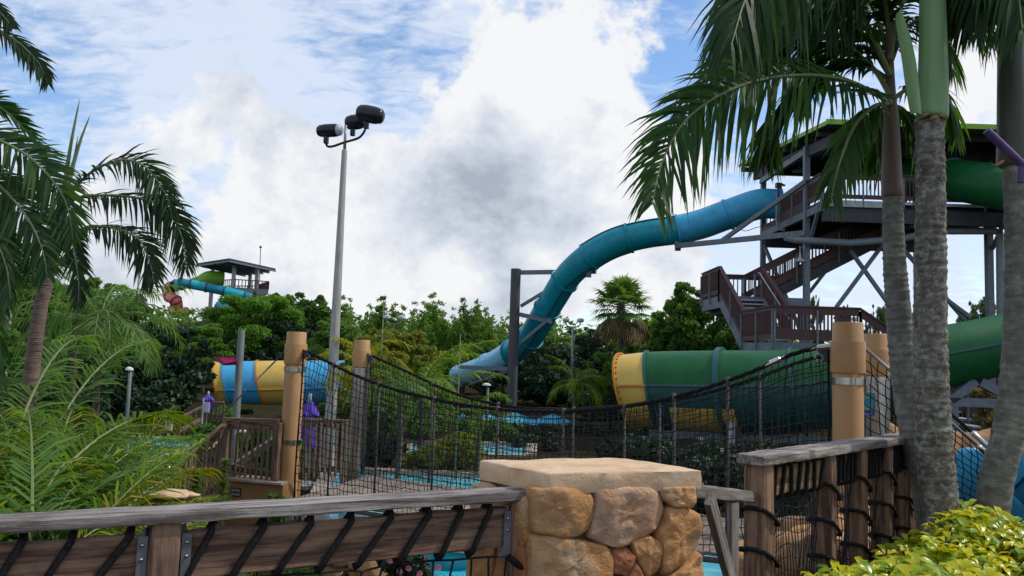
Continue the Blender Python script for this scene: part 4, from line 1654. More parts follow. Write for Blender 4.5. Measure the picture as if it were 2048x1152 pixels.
# ------------------------------------------------------------------ stone pier between the fences
def stone_dome(b, poly2, mp, depth, seed):
    """boulder face: outline (plane coords), domed and lumpy"""
    n0 = len(poly2)
    # resample and round the outline
    pts = []
    per = 44
    cum = [0]
    for i in range(n0):
        p, q = poly2[i], poly2[(i + 1) % n0]
        cum.append(cum[-1] + math.hypot(q[0] - p[0], q[1] - p[1]))
    for k in range(per):
        s = cum[-1] * k / per
        i = max(j for j in range(n0) if cum[j] <= s + 1e-9)
        p, q = poly2[i], poly2[(i + 1) % n0]
        t = (s - cum[i]) / max(cum[i + 1] - cum[i], 1e-9)
        pts.append([lerp(p[0], q[0], t), lerp(p[1], q[1], t)])
    for _ in range(1):
        pts = [[(pts[i - 1][0] + 2 * pts[i][0] + pts[(i + 1) % per][0]) / 4, (pts[i - 1][1] + 2 * pts[i][1] + pts[(i + 1) % per][1]) / 4] for i in range(per)]
    cx = sum(p[0] for p in pts) / per
    cy = sum(p[1] for p in pts) / per
    vs, fs = [], []
    rings = [(1.05, -.06), (1.065, .0), (1.062, .46), (1.045, .76), (1.01, .90), (.95, .97), (.86, .99), (.74, 1.0), (.61, 1.0), (.47, 1.0), (.32, 1.0), (.16, 1.0)]
    rc = random.Random(seed * 13 + 5)
    rad = max(max(abs(p[0] - cx), abs(p[1] - cy)) for p in pts)
    cuts = []
    for q in range(5):
        a_ = q * 1.257 + rc.uniform(-.5, .5)
        cuts.append((math.cos(a_), math.sin(a_), rad * rc.uniform(.25, .62), rc.uniform(.08, .28)))
    nrm = mp(0, 0, 1) - mp(0, 0, 0)
    for (s, h) in rings:
        for p in pts:
            x, y = cx + (p[0] - cx) * s, cy + (p[1] - cy) * s
            base = mp(x, y, 0)
            nz = mnoise.fractal(base * 9 + V((seed * 7.1, seed * 3.3, 0)), .8, 2.0, 5)
            nz -= .9 * max(0, .16 - abs(mnoise.noise(base * 5.5 + V((seed * 2.3, 0, seed)))))
            cell = mnoise.cell(base * 7.0 + V((seed, 0, 0))) - .5
            rdg = mnoise.noise(base * 17 + V((0, seed, 0)))
            chis = max(max(0, (x - cx) * ca + (y - cy) * sa - c0) * sl for ca, sa, c0, sl in cuts)
            hh = depth * max(h, 0) * (1 + .20 * nz + .06 * cell) - min(chis, depth * .75 * max(h, 0)) + (depth * h if h < 0 else 0)
            vs.append(base + nrm * (hh + .004 * rdg * max(h, 0)))
    m = per
    for i in range(len(rings) - 1):
        for k in range(m):
            k2 = (k + 1) % m
            fs.append((i * m + k, i * m + k2, (i + 1) * m + k2, (i + 1) * m + k))
    vs.append(mp(cx, cy, 0) + nrm * depth * 1.03)
    for k in range(m):
        fs.append(((len(rings) - 1) * m + k, (len(rings) - 1) * m + (k + 1) % m, len(vs) - 1))
    b.add(vs, fs)


def pier():
    ZT = 1.13
    FL_, FR, BL = atz(1092, 947, ZT), atz(1409, 941, ZT), atz(955, 921, ZT)
    BR = FR + (BL - FL_)
    root = thing('stone_pier', 'boulder faced stone pier with a sandy capstone between the two fences', 'stone pillar', V((FL_.x, FL_.y, 0)))
    # capstone
    b = MB()
    n = 26
    cor = [FL_, FR, BR, BL]
    out = []
    for i in range(4):
        p, q = cor[i], cor[(i + 1) % 4]
        for k in range(n):
            out.append(lerp(p, q, k / n))
    m = len(out)
    c = sum(cor, V((0, 0, 0))) / 4
    # soften corners
    for _ in range(1):
        out = [(out[i - 1] + out[i] * 2 + out[(i + 1) % m]) / 4 for i in range(m)]
    rings = [(.90, -.080), (.992, -.080), (1.0, -.074), (1.003, -.035), (1.0, -.006), (.993, .0), (.97, .003), (.85, .004), (.65, .005), (.4, .005), (.15, .005)]
    vs = []
    for s, h in rings:
        for p in out:
            q = V((c.x + (p.x - c.x) * s, c.y + (p.y - c.y) * s, ZT + h))
            nz = mnoise.fractal(q * 6, 1.0, 2.0, 5)
            n2 = mnoise.noise(q * 3.1 + V((4, 1, 2)))
            side = 1 if s > .97 and h < -.005 else 0
            dr = (q - c)
            dr.z = 0
            dr.normalize()
            q += dr * side * (.008 * nz + .006 * n2)
            if h > -.02:
                q.z += .005 * nz + .004 * n2
            else:
                q.z += .004 * nz
            vs.append(q)
    fs = []
    for i in range(len(rings) - 1):
        for k in range(m):
            k2 = (k + 1) % m
            fs.append((i * m + k, i * m + k2, (i + 1) * m + k2, (i + 1) * m + k))
    fs.append(tuple((len(rings) - 1) * m + k for k in range(m)))
    b.add(vs, fs)
    b.build('capstone', m_cap, root, True, auto=55)
    # shaft planes
    A = atz(1070, 990, 1.045) if False else onplane(1068, 1000, FL_ + V((.0, .03, 0)), FR + V((0, .03, 0)))
    B_ = onplane(1392, 1000, FL_ + V((.0, .03, 0)), FR + V((0, .03, 0)))
    A, B_ = V((A.x, A.y, 0)), V((B_.x, B_.y, 0))
    ex = (B_ - A).normalized()
    en = V((ex.y, -ex.x, 0))
    if en.y > 0:
        en = -en
    sd = (BL - FL_)
    sd.z = 0
    b = MB()
    inset = .035
    p0, p1 = A - en * inset + ex * .03, B_ - en * inset - ex * .03
    back = sd.normalized() * (sd.length - .08)
    b.prism([p0 - UPZ * .1, p1 - UPZ * .1, p1 + back - UPZ * .1, p0 + back - UPZ * .1], 1.155, UPZ)
    b.build('core', m_mortar, root)
    st = [
        (0, [(548, 326), (700, 318), (890, 322), (960, 375), (972, 470), (945, 580), (880, 640), (770, 657), (556, 622)]),
        (1, [(978, 322), (1180, 316), (1380, 318), (1430, 400), (1452, 490), (1400, 592), (1280, 662), (1150, 727), (1050, 704), (935, 655), (962, 560), (985, 460)]),
        (0, [(1408, 318), (1650, 308), (1655, 420), (1622, 462), (1500, 447), (1440, 400)]),
        (0, [(1462, 466), (1560, 455), (1690, 505), (1700, 600), (1682, 720), (1560, 862), (1440, 912), (1425, 870), (1432, 740), (1395, 630), (1458, 560)]),
        (3, [(552, 650), (700, 648), (900, 690), (1078, 727), (1094, 830), (1082, 990), (552, 1000)]),
        (2, [(1100, 742), (1200, 728), (1247, 790), (1190, 912), (1102, 905)]),
        (0, [(1228, 692), (1340, 645), (1422, 690), (1422, 800), (1392, 892), (1325, 926), (1250, 790)]),
        (2, [(1188, 925), (1246, 812), (1310, 935), (1330, 1030), (1180, 1030)]),
        (0, [(1440, 945), (1560, 878), (1702, 770), (1715, 1010), (1560, 1060), (1430, 1010)]),
        (3, [(552, 1015), (900, 1010), (1080, 1005), (1160, 1060), (1120, 1300), (552, 1330)]),
        (0, [(1190, 1050), (1420, 1020), (1440, 1250), (1200, 1300)]), (2, [(1450, 1075), (1715, 1030), (1715, 1330), (1460, 1300)]),
        (0, [(552, 1345), (1100, 1315), (1110, 1700), (552, 1700)]), (3, [(1125, 1320), (1715, 1345), (1715, 1700), (1130, 1700)]),
    ]
    mp = lambda x, y, h: A + ex * x + UPZ * y + en * h
    mats = [m_stone, m_stone2, m_stone3, m_stone]
    for k, (mi, poly) in enumerate(st):
        q2 = []
        for (cx_, cy_) in poly:
            w = onplane(900 + cx_ / 3.4133, 880 + cy_ / 3.4133, A, B_)
            q2.append(((w - A).dot(ex), max(w.z, -.05)))
        b = MB()
        stone_dome(b, q2, lambda x, y, h: mp(x, y, h - .035), .078, k + 1)
        b.build('stone', mats[mi], root, True, auto=38)
    # left flank
    es = sd.normalized()
    nl = V((-es.y, es.x, 0))
    if nl.x > 0:
        nl = -nl
    A2 = A - ex * .005
    W = sd.length - .06
    rows = [(.84, 1.035), (.5, .83), (.18, .49)]
    k = 30
    for (z0, z1) in rows:
        x = .02
        rn = random.Random(k)
        while x < W - .03:
            w = min(rn.uniform(.16, .26), W - x)
            b = MB()
            mpl = lambda u, v, h: A2 + es * u + UPZ * v + nl * (h - .035)
            stone_dome(b, [(x, z0), (x + w * .5, z0 - .01), (x + w, z0 + .01), (x + w + .005, (z0 + z1) / 2), (x + w - .01, z1), (x + w * .4, z1 + .005), (x, z1 - .01)], mpl, .07, k)
            b.build('stone', mats[k % 3], root, True, auto=50)
            x += w + .012
            k += 1


pier()


# ------------------------------------------------------------------ low timber panel right of the pier
def low_panel():
    A, B_ = at(1386, 975, 3.75), at(1500, 975, 4.62)
    A.z = B_.z = 0
    root = thing('timber_gate_panel', 'small weathered timber panel with a slanting brace filling the gap beside the pier', 'fence panel', A)
    P = lambda x, y: onplane(x, y, A, B_)
    up = UPZ
    board('rail', P(1384, 981), P(1512, 994), .05, .062, m_greypost, root, rough_=.003, seed=5)
    d = (B_ - A).normalized()
    board('upright', V((P(1466, 1000).x, P(1466, 1000).y, -.05)), V((P(1466, 1000).x, P(1466, 1000).y, P(1466, 1004).z)), .14, .03, m_greypost, root, up=d.cross(UPZ), rough_=.002, seed=6)
    q = -d.cross(UPZ) * -.03
    a, e = P(1400, 995) + d.cross(UPZ) * .045, P(1446, 1165) + d.cross(UPZ) * .045
    board('brace', a, a + (e - a) * 2.2, .035, .085, m_greypost, root, up=d, rough_=.002, seed=7)


low_panel()


# ------------------------------------------------------------------ rope-laced fence on the right
def right_fence():
    ZT = 1.06
    E0, E1 = atz(1490, 903, ZT), atz(1800, 869, ZT)
    A, B_ = V((atz(1515, 908, ZT).x, atz(1515, 908, ZT).y, 0)), V((atz(1830, 866, ZT).x, atz(1830, 866, ZT).y, 0))
    d = (B_ - A).normalized()
    nn = V((d.y, -d.x, 0))
    if nn.y > 0:
        nn = -nn
    root = thing('rope_laced_fence', 'timber fence receding from the square end post to the palms, boards laced in black rope', 'fence', A)
    w = .19
    board('handrail', A - d * .09 + UPZ * (ZT - .028), B_ + UPZ * (ZT - .028), w, .056, m_rail, root, rough_=.006, seed=9)
    P = lambda px: V((onplane(px, 1000, A, B_).x, onplane(px, 1000, A, B_).y, 0))
    posts = [1518, 1648, 1712, 1764, 1804]
    pp = []
    for k, px in enumerate(posts):
        p = P(px)
        pp.append(p)
        board('post', p - UPZ * .1, p + UPZ * (ZT - .06), .14, .14 if k == 0 else .1, m_post if k == 0 else m_board if k % 2 else m_post, root, up=d, rough_=.003, seed=k + 40)
        # rope spiralling round each post
        hw, hd = (.07 if k else .07) + .012, (.05 if k else .07) + .012
        for j in range(4):
            z = .74 - j * .235 + (.02 if k else -.04)
            b = MB()
            cs = [(-hd, 1, .07), (hd, 1, -.02), (hd, -1, -.05), (-hd, -1, .06)]
            pts = [p + d * (-hd) + nn * hw + UPZ * (z + .05), p + nn * (hw + .004) + UPZ * (z + .01), p + d * hd + nn * hw + UPZ * (z - .05),
                   p + d * (hd + .004) + UPZ * (z - .03), p + d * hd - nn * hw + UPZ * z, p - nn * (hw + .004) + UPZ * (z + .02), p - d * hd - nn * hw + UPZ * (z + .04), p - d * (hd + .004) + UPZ * (z + .055)]
            b.tube(spline(pts + [pts[0]], 30)[:-1], .0135, 6, closed=True)
            b.build('rope_turn', m_rope, root, True)
    bz, bh = .885, .165
    for k in range(4):
        a, e = pp[k] + d * .075, pp[k + 1] - d * .055
        board('board', a + UPZ * bz, e + UPZ * bz, .04, bh, m_post if k == 0 else m_board, root, rough_=.003, seed=60 + k)
        n = 7 if k == 0 else 6
        for i in range(n):
            b = MB()
            lash(b, lerp(a, e, (i + .55) / n) + UPZ * bz, d, -nn, UPZ, .04, bh, .0125, .012 + .012 * math.sin(i * 2.3 + k))
            b.build('rope_lashing', m_rope, root, True)
        b = MB()
        L_ = (e - a).length
        net_mesh(b, lambda u, v: lerp(a, e, u) - nn * .02 + UPZ * (.79 - .03 * abs(math.sin(u * 7)) - v * .85) + nn * (.012 * math.sin(u * 9 + v * 5)), max(6, int(L_ / .032)), 11, .0036, .005, 70 + k, 4)
        b.build('netting', m_net, root, kind='stuff')
    return A, d


right_fence()


# ------------------------------------------------------------------ picket landing, stair railing, retaining wall, sign
def picket_fence(label, p0, p1, zb0, zt0, zb1, zt1, n, seed, rails=True, posts=(0, 1), name='picket_fence', pw=.035, over=.07, back=None):
    """uprights of uneven height below a handrail; p0,p1 give plan, zb/zt the foot and rail heights"""
    root = thing(name, label, 'railing', V((p0.x, p0.y, min(zb0, zb1))))
    rn = random.Random(seed)
    d = (p1 - p0).normalized()
    A, B_ = V((p0.x, p0.y, zt0)), V((p1.x, p1.y, zt1))
    board('handrail', A, B_, .10, .045, m_board, root)
    if rails:
        board('rail', A - UPZ * .085, B_ - UPZ * .085, .04, .10, m_board, root)
        board('rail', V((p0.x, p0.y, zb0 + .12)), V((p1.x, p1.y, zb1 + .12)), .04, .09, m_board, root)
    nn = V((d.y, -d.x, 0))
    if nn.y > 0:
        nn = -nn
    for i in range(n):
        t = (i + .5) / n
        q = lerp(V((p0.x, p0.y, 0)), V((p1.x, p1.y, 0)), t) + nn * .045
        zt, zb = lerp(zt0, zt1, t) - .04 - rn.uniform(0, over), lerp(zb0, zb1, t) - rn.uniform(0, .05)
        board('picket', V((q.x, q.y, zb)), V((q.x + rn.uniform(-.012, .012), q.y, zt)), pw * rn.uniform(.85, 1.15), .02, m_picket, root, up=nn, ch=.004)
    for t in posts:
        q = lerp(V((p0.x, p0.y, 0)), V((p1.x, p1.y, 0)), t)
        z0, z1 = lerp(zb0, zb1, t), lerp(zt0, zt1, t)
        board('post', V((q.x, q.y, z0 - .3)), V((q.x, q.y, z1 - .024)), .1, .1, m_board, root, up=d, ch=.008)
    return root


pA, pB = at(454, 838, 11.7), at(560, 842, 11.35)
zfoot = at(510, 955, 11.5).z
picket_fence('brown picket railing on the landing between the grey post and the near left pillar', pA, pB, zfoot, pA.z, zfoot - .06, pB.z, 10, 3, posts=(0, .985), pw=.042, over=.1)
sA, sB = at(450, 842, 11.6), at(318, 957, 10.7)
picket_fence('sloping picket stair railing running down left from the landing to the palms', sA, sB, sA.z - .98, sA.z - .05, sB.z - .98, sB.z, 15, 5, posts=(.52,), pw=.036, over=.12)
pC, pD = at(606, 838, 13.9), at(700, 842, 14.3)
picket_fence('timber rail with slats seen through the netting between the two left pillars', pC, pD, at(650, 955, 14).z, pC.z, at(650, 955, 14).z, pD.z, 9, 7, posts=(.93,), pw=.045, over=.02)


def wall_and_sign():
    b = MB()
    A, B_ = at(457, 960, 11.42), at(566, 968, 11.2)
    A.z = B_.z = 0
    root = thing('retaining_wall', 'low tan stucco wall under the picket landing with a black caution sign', 'wall', V((A.x, A.y, GZ)))
    d = (B_ - A).normalized()
    back = V((-d.y, d.x, 0))
    if back.y < 0:
        back = -back
    zt0, zt1 = at(457, 960, 11.42).z, at(566, 970, 11.2).z
    b.add([V((A.x, A.y, GZ - .1)), V((B_.x, B_.y, GZ - .1)), V((B_.x, B_.y, zt1)), V((A.x, A.y, zt0)),
           V((A.x, A.y, GZ - .1)) + back * .5, V((B_.x, B_.y, GZ - .1)) + back * .5, V((B_.x, B_.y, zt1)) + back * .5, V((A.x, A.y, zt0)) + back * .5],
          [(0, 1, 2, 3), (5, 4, 7, 6), (1, 5, 6, 2), (4, 0, 3, 7), (3, 2, 6, 7), (4, 5, 1, 0)])
    b.build('wall', m_stucco, root)
    C_ = at(372, 985, 10.8)
    C_.z = 0
    b = MB()
    q = A - d * .02
    e = (C_ - q)
    bk = V((-e.y, e.x, 0)).normalized()
    bk = bk if bk.y > 0 else -bk
    zc = at(385, 1010, 10.8).z
    b.add([V((q.x, q.y, GZ - .1)), V((C_.x, C_.y, GZ - .1)), V((C_.x, C_.y, zc)), V((q.x, q.y, zt0 - .2)),
           V((q.x, q.y, GZ - .1)) + bk * .3, V((C_.x, C_.y, GZ - .1)) + bk * .3, V((C_.x, C_.y, zc)) + bk * .3, V((q.x, q.y, zt0 - .2)) + bk * .3],
          [(0, 3, 2, 1), (5, 6, 7, 4), (1, 2, 6, 5), (4, 7, 3, 0), (3, 7, 6, 2), (4, 0, 1, 5)])
    b.build('stair_wall', m_stucco, root)
    b = MB()
    b.beam(V((A.x, A.y, zt0 + .015)) + back * .1, V((B_.x, B_.y, zt1 + .015)) + back * .1, .3, .03)
    b.build('coping', m_coping, root)
    # caution sign
    f = -back * .012
    Sg = lambda x, y: onplane(x, y, A, B_) + f
    sroot = thing('caution_sign', 'small black caution sign with white lettering on the tan wall under the landing', 'sign', Sg(471, 985))
    b = MB()
    b.prism([Sg(459.5, 992), Sg(481.5, 993.5), Sg(483, 976.5), Sg(460.5, 974.5)], .012, back)
    b.build('plate', m_signblack, sroot)
    for txt, x, y, hpx, wid in (('CAUTION', 461.3, 982.6, 6.2, 19.6), ('LOW BRIDGE', 461.3, 989.6, 4.6, 19.6)):
        cu = bpy.data.curves.new('lettering', 'FONT')
        cu.body = txt
        cu.extrude = .002
        o = bpy.data.objects.new('lettering', cu)
        p = Sg(x, y)
        o.data.materials.append(m_signwhite)
        col.objects.link(o)
        z = UPZ
        M4 = Matrix((d, UPZ, d.cross(UPZ))).transposed().to_4x4()
        s = (Sg(x, y - hpx) - p).length / .7
        bpy.context.view_layer.update()
        ww = o.dimensions.x or 1
        sx = (Sg(x + wid, y + 1) - p).length / ww
        M4 = M4 @ Matrix.Diagonal((sx, s, 1, 1))
        M4.translation = p - back * .003 - LOC[sroot.name]
        me = bpy.data.meshes.new_from_object(o.evaluated_get(bpy.context.evaluated_depsgraph_get()))
        bpy.data.objects.remove(o)
        o = bpy.data.objects.new('lettering', me)
        col.objects.link(o)
        o.parent = sroot
        o.matrix_basis = M4


wall_and_sign()


# ------------------------------------------------------------------ posts, lamps, signs
def grey_post():
    p = at(478, 745, 15.0)
    root = thing('grey_post', 'plain grey green post with a magenta wedge sign, left of the near left pillar', 'post', V((p.x, p.y, GZ)))
    zt = at(478, 660, 15.0).z
    b = MB()
    b.lathe([(.072, GZ), (.066, zt - .01), (.06, zt)], V((p.x, p.y, 0)), 16)
    b.build('shaft', m_greypole, root, True, auto=40)
    Q = lambda x, y, yy=14.98: at(x, y, yy)
    b = MB()
    b.prism([Q(424, 714), Q(474, 716), Q(474, 730), Q(446, 731), Q(436, 724)], .05, V((0, 1, 0)))
    b.add([Q(424, 714), Q(446, 731), Q(474, 730), Q(440, 716.5, 14.80), Q(450, 727, 14.80), Q(474, 722, 14.85)], [(0, 1, 4, 3), (1, 2, 5, 4), (3, 4, 5)])
    b.build('wedge_sign', m_magenta, root)
    b = MB()
    q = at(488, 863, 15.0)
    b.tube([at(470, 872, 14.7), at(474, 863, 14.7), at(494, 863, 14.7)], .03, 6)
    b.build('pipe_arm', m_white, root, True)


grey_post()


def flood_mast():
    Y = 17.0
    p = at(664, 800, Y)
    top = at(689, 262, Y)
    root = thing('floodlight_mast', 'tall pale floodlight mast with three black lamp heads on a curved yoke', 'lamp post', V((p.x, p.y, GZ)))
    x = (at(690, 262, Y).x + at(664, 800, Y).x) / 2
    z = lambda y: at(680, y, Y).z
    b = MB()
    b.lathe([(.135, GZ), (.06, z(302)), (.055, z(300))], (x, Y, 0), 20)
    b.build('mast', m_concrete, root, True, auto=40)
    b = MB()
    b.lathe([(.14, GZ), (.16, GZ), (.16, GZ + .3), (.13, GZ + .32)], (x, Y, 0), 20)
    b.build('base_cover', m_concrete, root, True, auto=40)
    b = MB()
    b.lathe([(.035, z(304)), (.03, z(250))], (x, Y, 0), 12)
    b.build('neck', m_steel, root, True)
    P = lambda a, c, yy=Y: at(a, c, yy)
    b = MB()
    pts = spline([P(652, 277, 17.2), P(652, 286, 17.2), P(656, 293, 17.15), P(668, 292, 17.1), P(688, 285, Y), P(712, 278, 16.85), P(722, 272, 16.8), P(729, 262, 16.75), P(731, 252, 16.75)], 40)
    b.tube(pts, .027, 10)
    b.build('yoke', m_black, root, True)
    for (c0, c1, r0, y0, yy, face) in [((637, 262), (684, 260), .148, 0, 17.2, 1), ((717, 224), (766, 234), .19, 0, 16.75, 0), ((694, 246), (730, 242), .17, 0, 17.35, 0)]:
        a, e = P(*c0, yy), P(*c1, yy + (-.16 if face else -.12))
        ax = (e - a)
        L_ = ax.length
        b = MB()
        b.lathe([(.02, -.01), (r0 * .72, 0), (r0 * .9, L_ * .08), (r0 * 1.0, L_ * .3), (r0, L_ * .62), (r0 * .95, L_ * .78), (r0 * .88, L_ * .82)], a, 24, ax)
        o = b.build('lamp_head', m_black, root, True, auto=40)
        b = MB()
        b.lathe([(r0 * .87, L_ * .80), (r0 * .84, L_ * .92), (r0 * .6, L_ * .99), (.01, L_ * 1.01)], a, 24, ax)
        b.build('lens', m_glass if face else m_black, o, True)
        LOC[o.name] = LOC[root.name]
        b = MB()
        m_ = lerp(a, e, .35)
        b.beam(m_ - UPZ * (r0 * .8), m_ - UPZ * (r0 + .14), .1, .1, V((1, 0, 0)))
        b.build('knuckle', m_black, root)


flood_mast()


def yard_lamp(px, ytop, ybase, Y, label, heads=True):
    p = at(px, ytop, Y)
    root = thing('yard_lamp', label, 'lamp post', V((p.x, p.y, GZ)), 'twin headed yard lamps')
    b = MB()
    b.lathe([(.09, GZ), (.06, p.z), (.04, p.z + .02)], (p.x, p.y, 0), 12)
    b.build('mast', m_greypole if Y > 42 else m_steel, root, True)
    s = Y / FPX
    b = MB()
    for sg in (-1, 1):
        b.tube(spline([p, p + V((sg * 10 * s, 0, 1 * s)), p + V((sg * 14 * s, 0, 6 * s)), p + V((sg * 14 * s, 0, 11 * s))], 12), .035, 6)
    b.build('arms', m_steel, root, True)
    for sg in (-1, 1):
        b = MB()
        q = p + V((sg * 14.5 * s, 0, 11 * s))
        b.lathe([(.1, -.04), (6.5 * s, 0), (7 * s, 3 * s), (6.5 * s, 5.5 * s), (3 * s, 7 * s)], q, 14)
        b.build('lamp_head', m_white, root, True, auto=50)


yard_lamp(1146, 654, 800, 40, 'grey twin headed lamp post left of the fan palm')
yard_lamp(788, 648, 700, 44, 'distant twin headed lamp post rising from the yellow green tree')


yard_lamp(1724, 652, 700, 42, 'twin headed lamp post half hidden behind the lower stair landing')


def pale_pole():
    p = at(31, 470, 21)
    b = MB()
    b.lathe([(.10, GZ), (.075, p.z), (.06, p.z + .02)], (p.x, p.y, 0), 14)
    o = b.build('lamp_pole', m_concrete, None, True, auto=40)
    tag(o, 'pale bare pole among the left edge palms', 'pole')


pale_pole()


def flat_lamp(px, py, Y, label, wpx):
    p = at(px, py, Y)
    root = thing('path_lamp', label, 'lamp post', V((p.x, p.y, GZ)))
    s = Y / FPX
    b = MB()
    b.lathe([(.05, GZ), (.04, p.z)], (p.x, p.y, 0), 10)
    b.build('mast', m_greypole, root, True)
    b = MB()
    b.lathe([(wpx * s, -.03), (wpx * s * .9, .01), (wpx * s * .3, .05)], p + V((-.3 * wpx * s, 0, 0)), 14)
    b.build('lamp_head', m_white, root, True, auto=40)


flat_lamp(261, 738, 18.5, 'small path lamp with a flat white head in front of the dark magnolia', 8)
flat_lamp(976, 769, 26, 'path lamp with a flat white head below the blue slide end', 9)


def purple_frame():
    root = thing('purple_frame', 'slanted purple tube frame poking in beside the right palm trunk', 'sign frame', V((at(2066, 500, 5.2).x, 5.2, 0)))
    a, e = at(1973, 261, 5.2), at(2072, 356, 5.2)
    b = MB()
    b.tube([a, e], .028, 12)
    b.build('slanted_tube', m_purple, root, True, auto=40)
    b = MB()
    b.tube([at(2043, 330, 5.2), at(2041, 365, 5.2)], .022, 12)
    b.build('stub_tube', m_purple, root, True, auto=40)
    b = MB()
    b.tube([e, V((e.x, e.y, 0))], .03, 12)
    b.build('post', m_purple, root, True, auto=40)


purple_frame()


def teal_sign():
    A, B_ = RF + V((-.16, -.19, 0)), RF + V((.12, -.19, 0))
    n = V((0, 1, 0))
    Sg = lambda x, y: onplane(x, y, A, B_)
    root = thing('rules_sign', 'teal rules sign with gold and white print on the pillar behind the large right pillar', 'sign', Sg(1735, 810))
    b = MB()
    b.prism([Sg(1724, 830), Sg(1748, 832), Sg(1748, 786), Sg(1724, 784)], .012, n)
    b.build('plate', m_signteal, root)
    b = MB()
    for (x0, x1, y) in ((1726, 1734, 789), (1726, 1742, 794.5), (1726, 1742, 812), (1726, 1740, 817.5)):
        b.prism([Sg(x0, y + 1.3) - n * .004, Sg(x1, y + 1.4) - n * .004, Sg(x1, y - 1.3) - n * .004, Sg(x0, y - 1.3) - n * .004], .003, n)
    b.build('print_lines', m_signgold, root)
    b = MB()
    c = Sg(1727.5, 804) - n * .002
    b.lathe([(.017, 0), (.017, .003)], c, 16, -n)
    b.build('round_mark', m_signblue, root)
    b = MB()
    b.prism([Sg(1724.5, 829.6) - n * .004, Sg(1747.6, 831.6) - n * .004, Sg(1747.6, 822) - n * .004, Sg(1724.5, 820) - n * .004], .003, n)
    b.build('blue_strip', m_signblue, root)
    b = MB()
    b.prism([Sg(1726, 828) - n * .007, Sg(1738, 829) - n * .007, Sg(1738, 828) - n * .007, Sg(1726, 827) - n * .007], .002, n)
    b.prism([Sg(1739, 825) - n * .007, Sg(1744, 829) - n * .007, Sg(1744, 827.8) - n * .007, Sg(1739, 823.8) - n * .007], .002, n)
    b.build('white_print', m_signwhite, root)


teal_sign()


# ------------------------------------------------------------------ umbrellas, far railings, small things
def closed_umbrella(px, ytop, ybot, Y, label):
    p = at(px, ytop, Y)
    zb = at(px, ybot, Y).z
    root = thing('closed_umbrella', label, 'umbrella', V((p.x, p.y, GZ)))
    b = MB()
    b.lathe([(.03, GZ), (.03, p.z)], (p.x, p.y, 0), 10)
    b.build('pole', m_white, root, True)
    for (z0, z1, r0, r1, nm) in ((p.z - .08, lerp(p.z, zb, .36), .03, .20, 'valance'), (lerp(p.z, zb, .33), zb, .11, .19, 'canopy')):
        b = MB()
        n = 24
        vs, fs = [], []
        for i in range(7):
            t = i / 6
            for k in range(n):
                r = lerp(r0, r1, t ** .8) * (1 + .22 * t * math.cos(k * math.pi / 1.5 + t))
                a = 2 * math.pi * k / n
                vs.append((p.x + r * math.cos(a), p.y + r * math.sin(a), lerp(z0, z1, t) + .04 * t * math.sin(k * math.pi / 2)))
        for i in range(6):
            for k in range(n):
                fs.append((i * n + k, i * n + (k + 1) % n, (i + 1) * n + (k + 1) % n, (i + 1) * n + k))
        b.add(vs, fs)
        b.build(nm, m_purplecloth, root, True)
    b = MB()
    b.lathe([(.05, p.z - .1), (.03, p.z - .02), (.045, p.z + .02), (.01, p.z + .06)], (p.x, p.y, 0), 10)
    b.build('finial', m_white, root, True)
    b = MB()
    b.lathe([(.3, GZ), (.3, GZ + .08), (.06, GZ + .14)], (p.x, p.y, 0), 14)
    b.build('base', m_concrete, root, True, auto=40)


closed_umbrella(620, 792, 895, 16.2, 'folded purple umbrella seen through the netting beside the near left pillar')
closed_umbrella(417, 786, 822, 26, 'folded purple umbrella in deep shade left of the grey post')


def open_umbrella(px, py, Y, r, label):
    p = at(px, py, Y)
    root = thing('open_umbrella', label, 'umbrella', V((p.x, p.y, GZ)), 'cyan umbrellas beyond the lawn')
    b = MB()
    n = 8
    vs = [p] + [p + V((r * .55 * math.cos(2 * math.pi * k / n), r * .55 * math.sin(2 * math.pi * k / n), -.26)) for k in range(n)] \
        + [p + V((r * math.cos(2 * math.pi * k / n), r * math.sin(2 * math.pi * k / n), -.52)) for k in range(n)]
    fs = [(0, 1 + k, 1 + (k + 1) % n) for k in range(n)] + [(1 + k, 1 + n + k, 1 + n + (k + 1) % n, 1 + (k + 1) % n) for k in range(n)]
    b.add(vs, fs)
    b.build('canopy', m_cyancloth, root)
    b = MB()
    b.lathe([(.03, GZ), (.03, p.z)], (p.x, p.y, 0), 8)
    b.build('pole', m_white, root, True)


open_umbrella(1030, 824, 32, 1.3, 'open cyan umbrella just right of the dark support column')
open_umbrella(1106, 827, 33, 1.25, 'open cyan umbrella below the bright small palm')
open_umbrella(975, 827, 31, 1.1, 'open cyan umbrella left of the dark support column')
open_umbrella(925, 828, 33, 1.1, 'open cyan umbrella farthest from the support column')


def simple_rail(label, a, e, h=.95, n=9, name='stair_rail', m=m_picket):
    root = thing(name, label, 'railing', a)
    board('handrail', a + UPZ * h, e + UPZ * h, .09, .07, m, root)
    board('rail', a + UPZ * .1, e + UPZ * .1, .05, .12, m, root)
    for i in range(n + 1):
        q = lerp(a, e, i / n)
        board('upright', q - UPZ * .1, q + UPZ * (h - .04), .05, .05, m, root, up=V((0, 1, 0)), ch=0)
    return root


a, e = at(358, 868, 25), at(410, 840, 26)
simple_rail('dark timber stair railing climbing right behind the side pool', a, e, .5, 5)
a, e = at(414, 838, 26.0), at(446, 838, 26)
simple_rail('short dark level railing at the top of the shaded stairs', a, e, .55, 4)
root = thing('ramp', 'brown timber ramp side with a pale handrail seen between the landing pickets', 'ramp', at(466, 928, 14))
board('side_board', at(462, 934, 14), at(566, 870, 14), .06, .14, m_board, root)
board('handrail', at(466, 928, 13.8), at(566, 862, 13.8), .03, .03, m_white, root)
board('side_board', at(462, 948, 13.9), at(566, 955, 13.9), .06, .16, m_board, root)


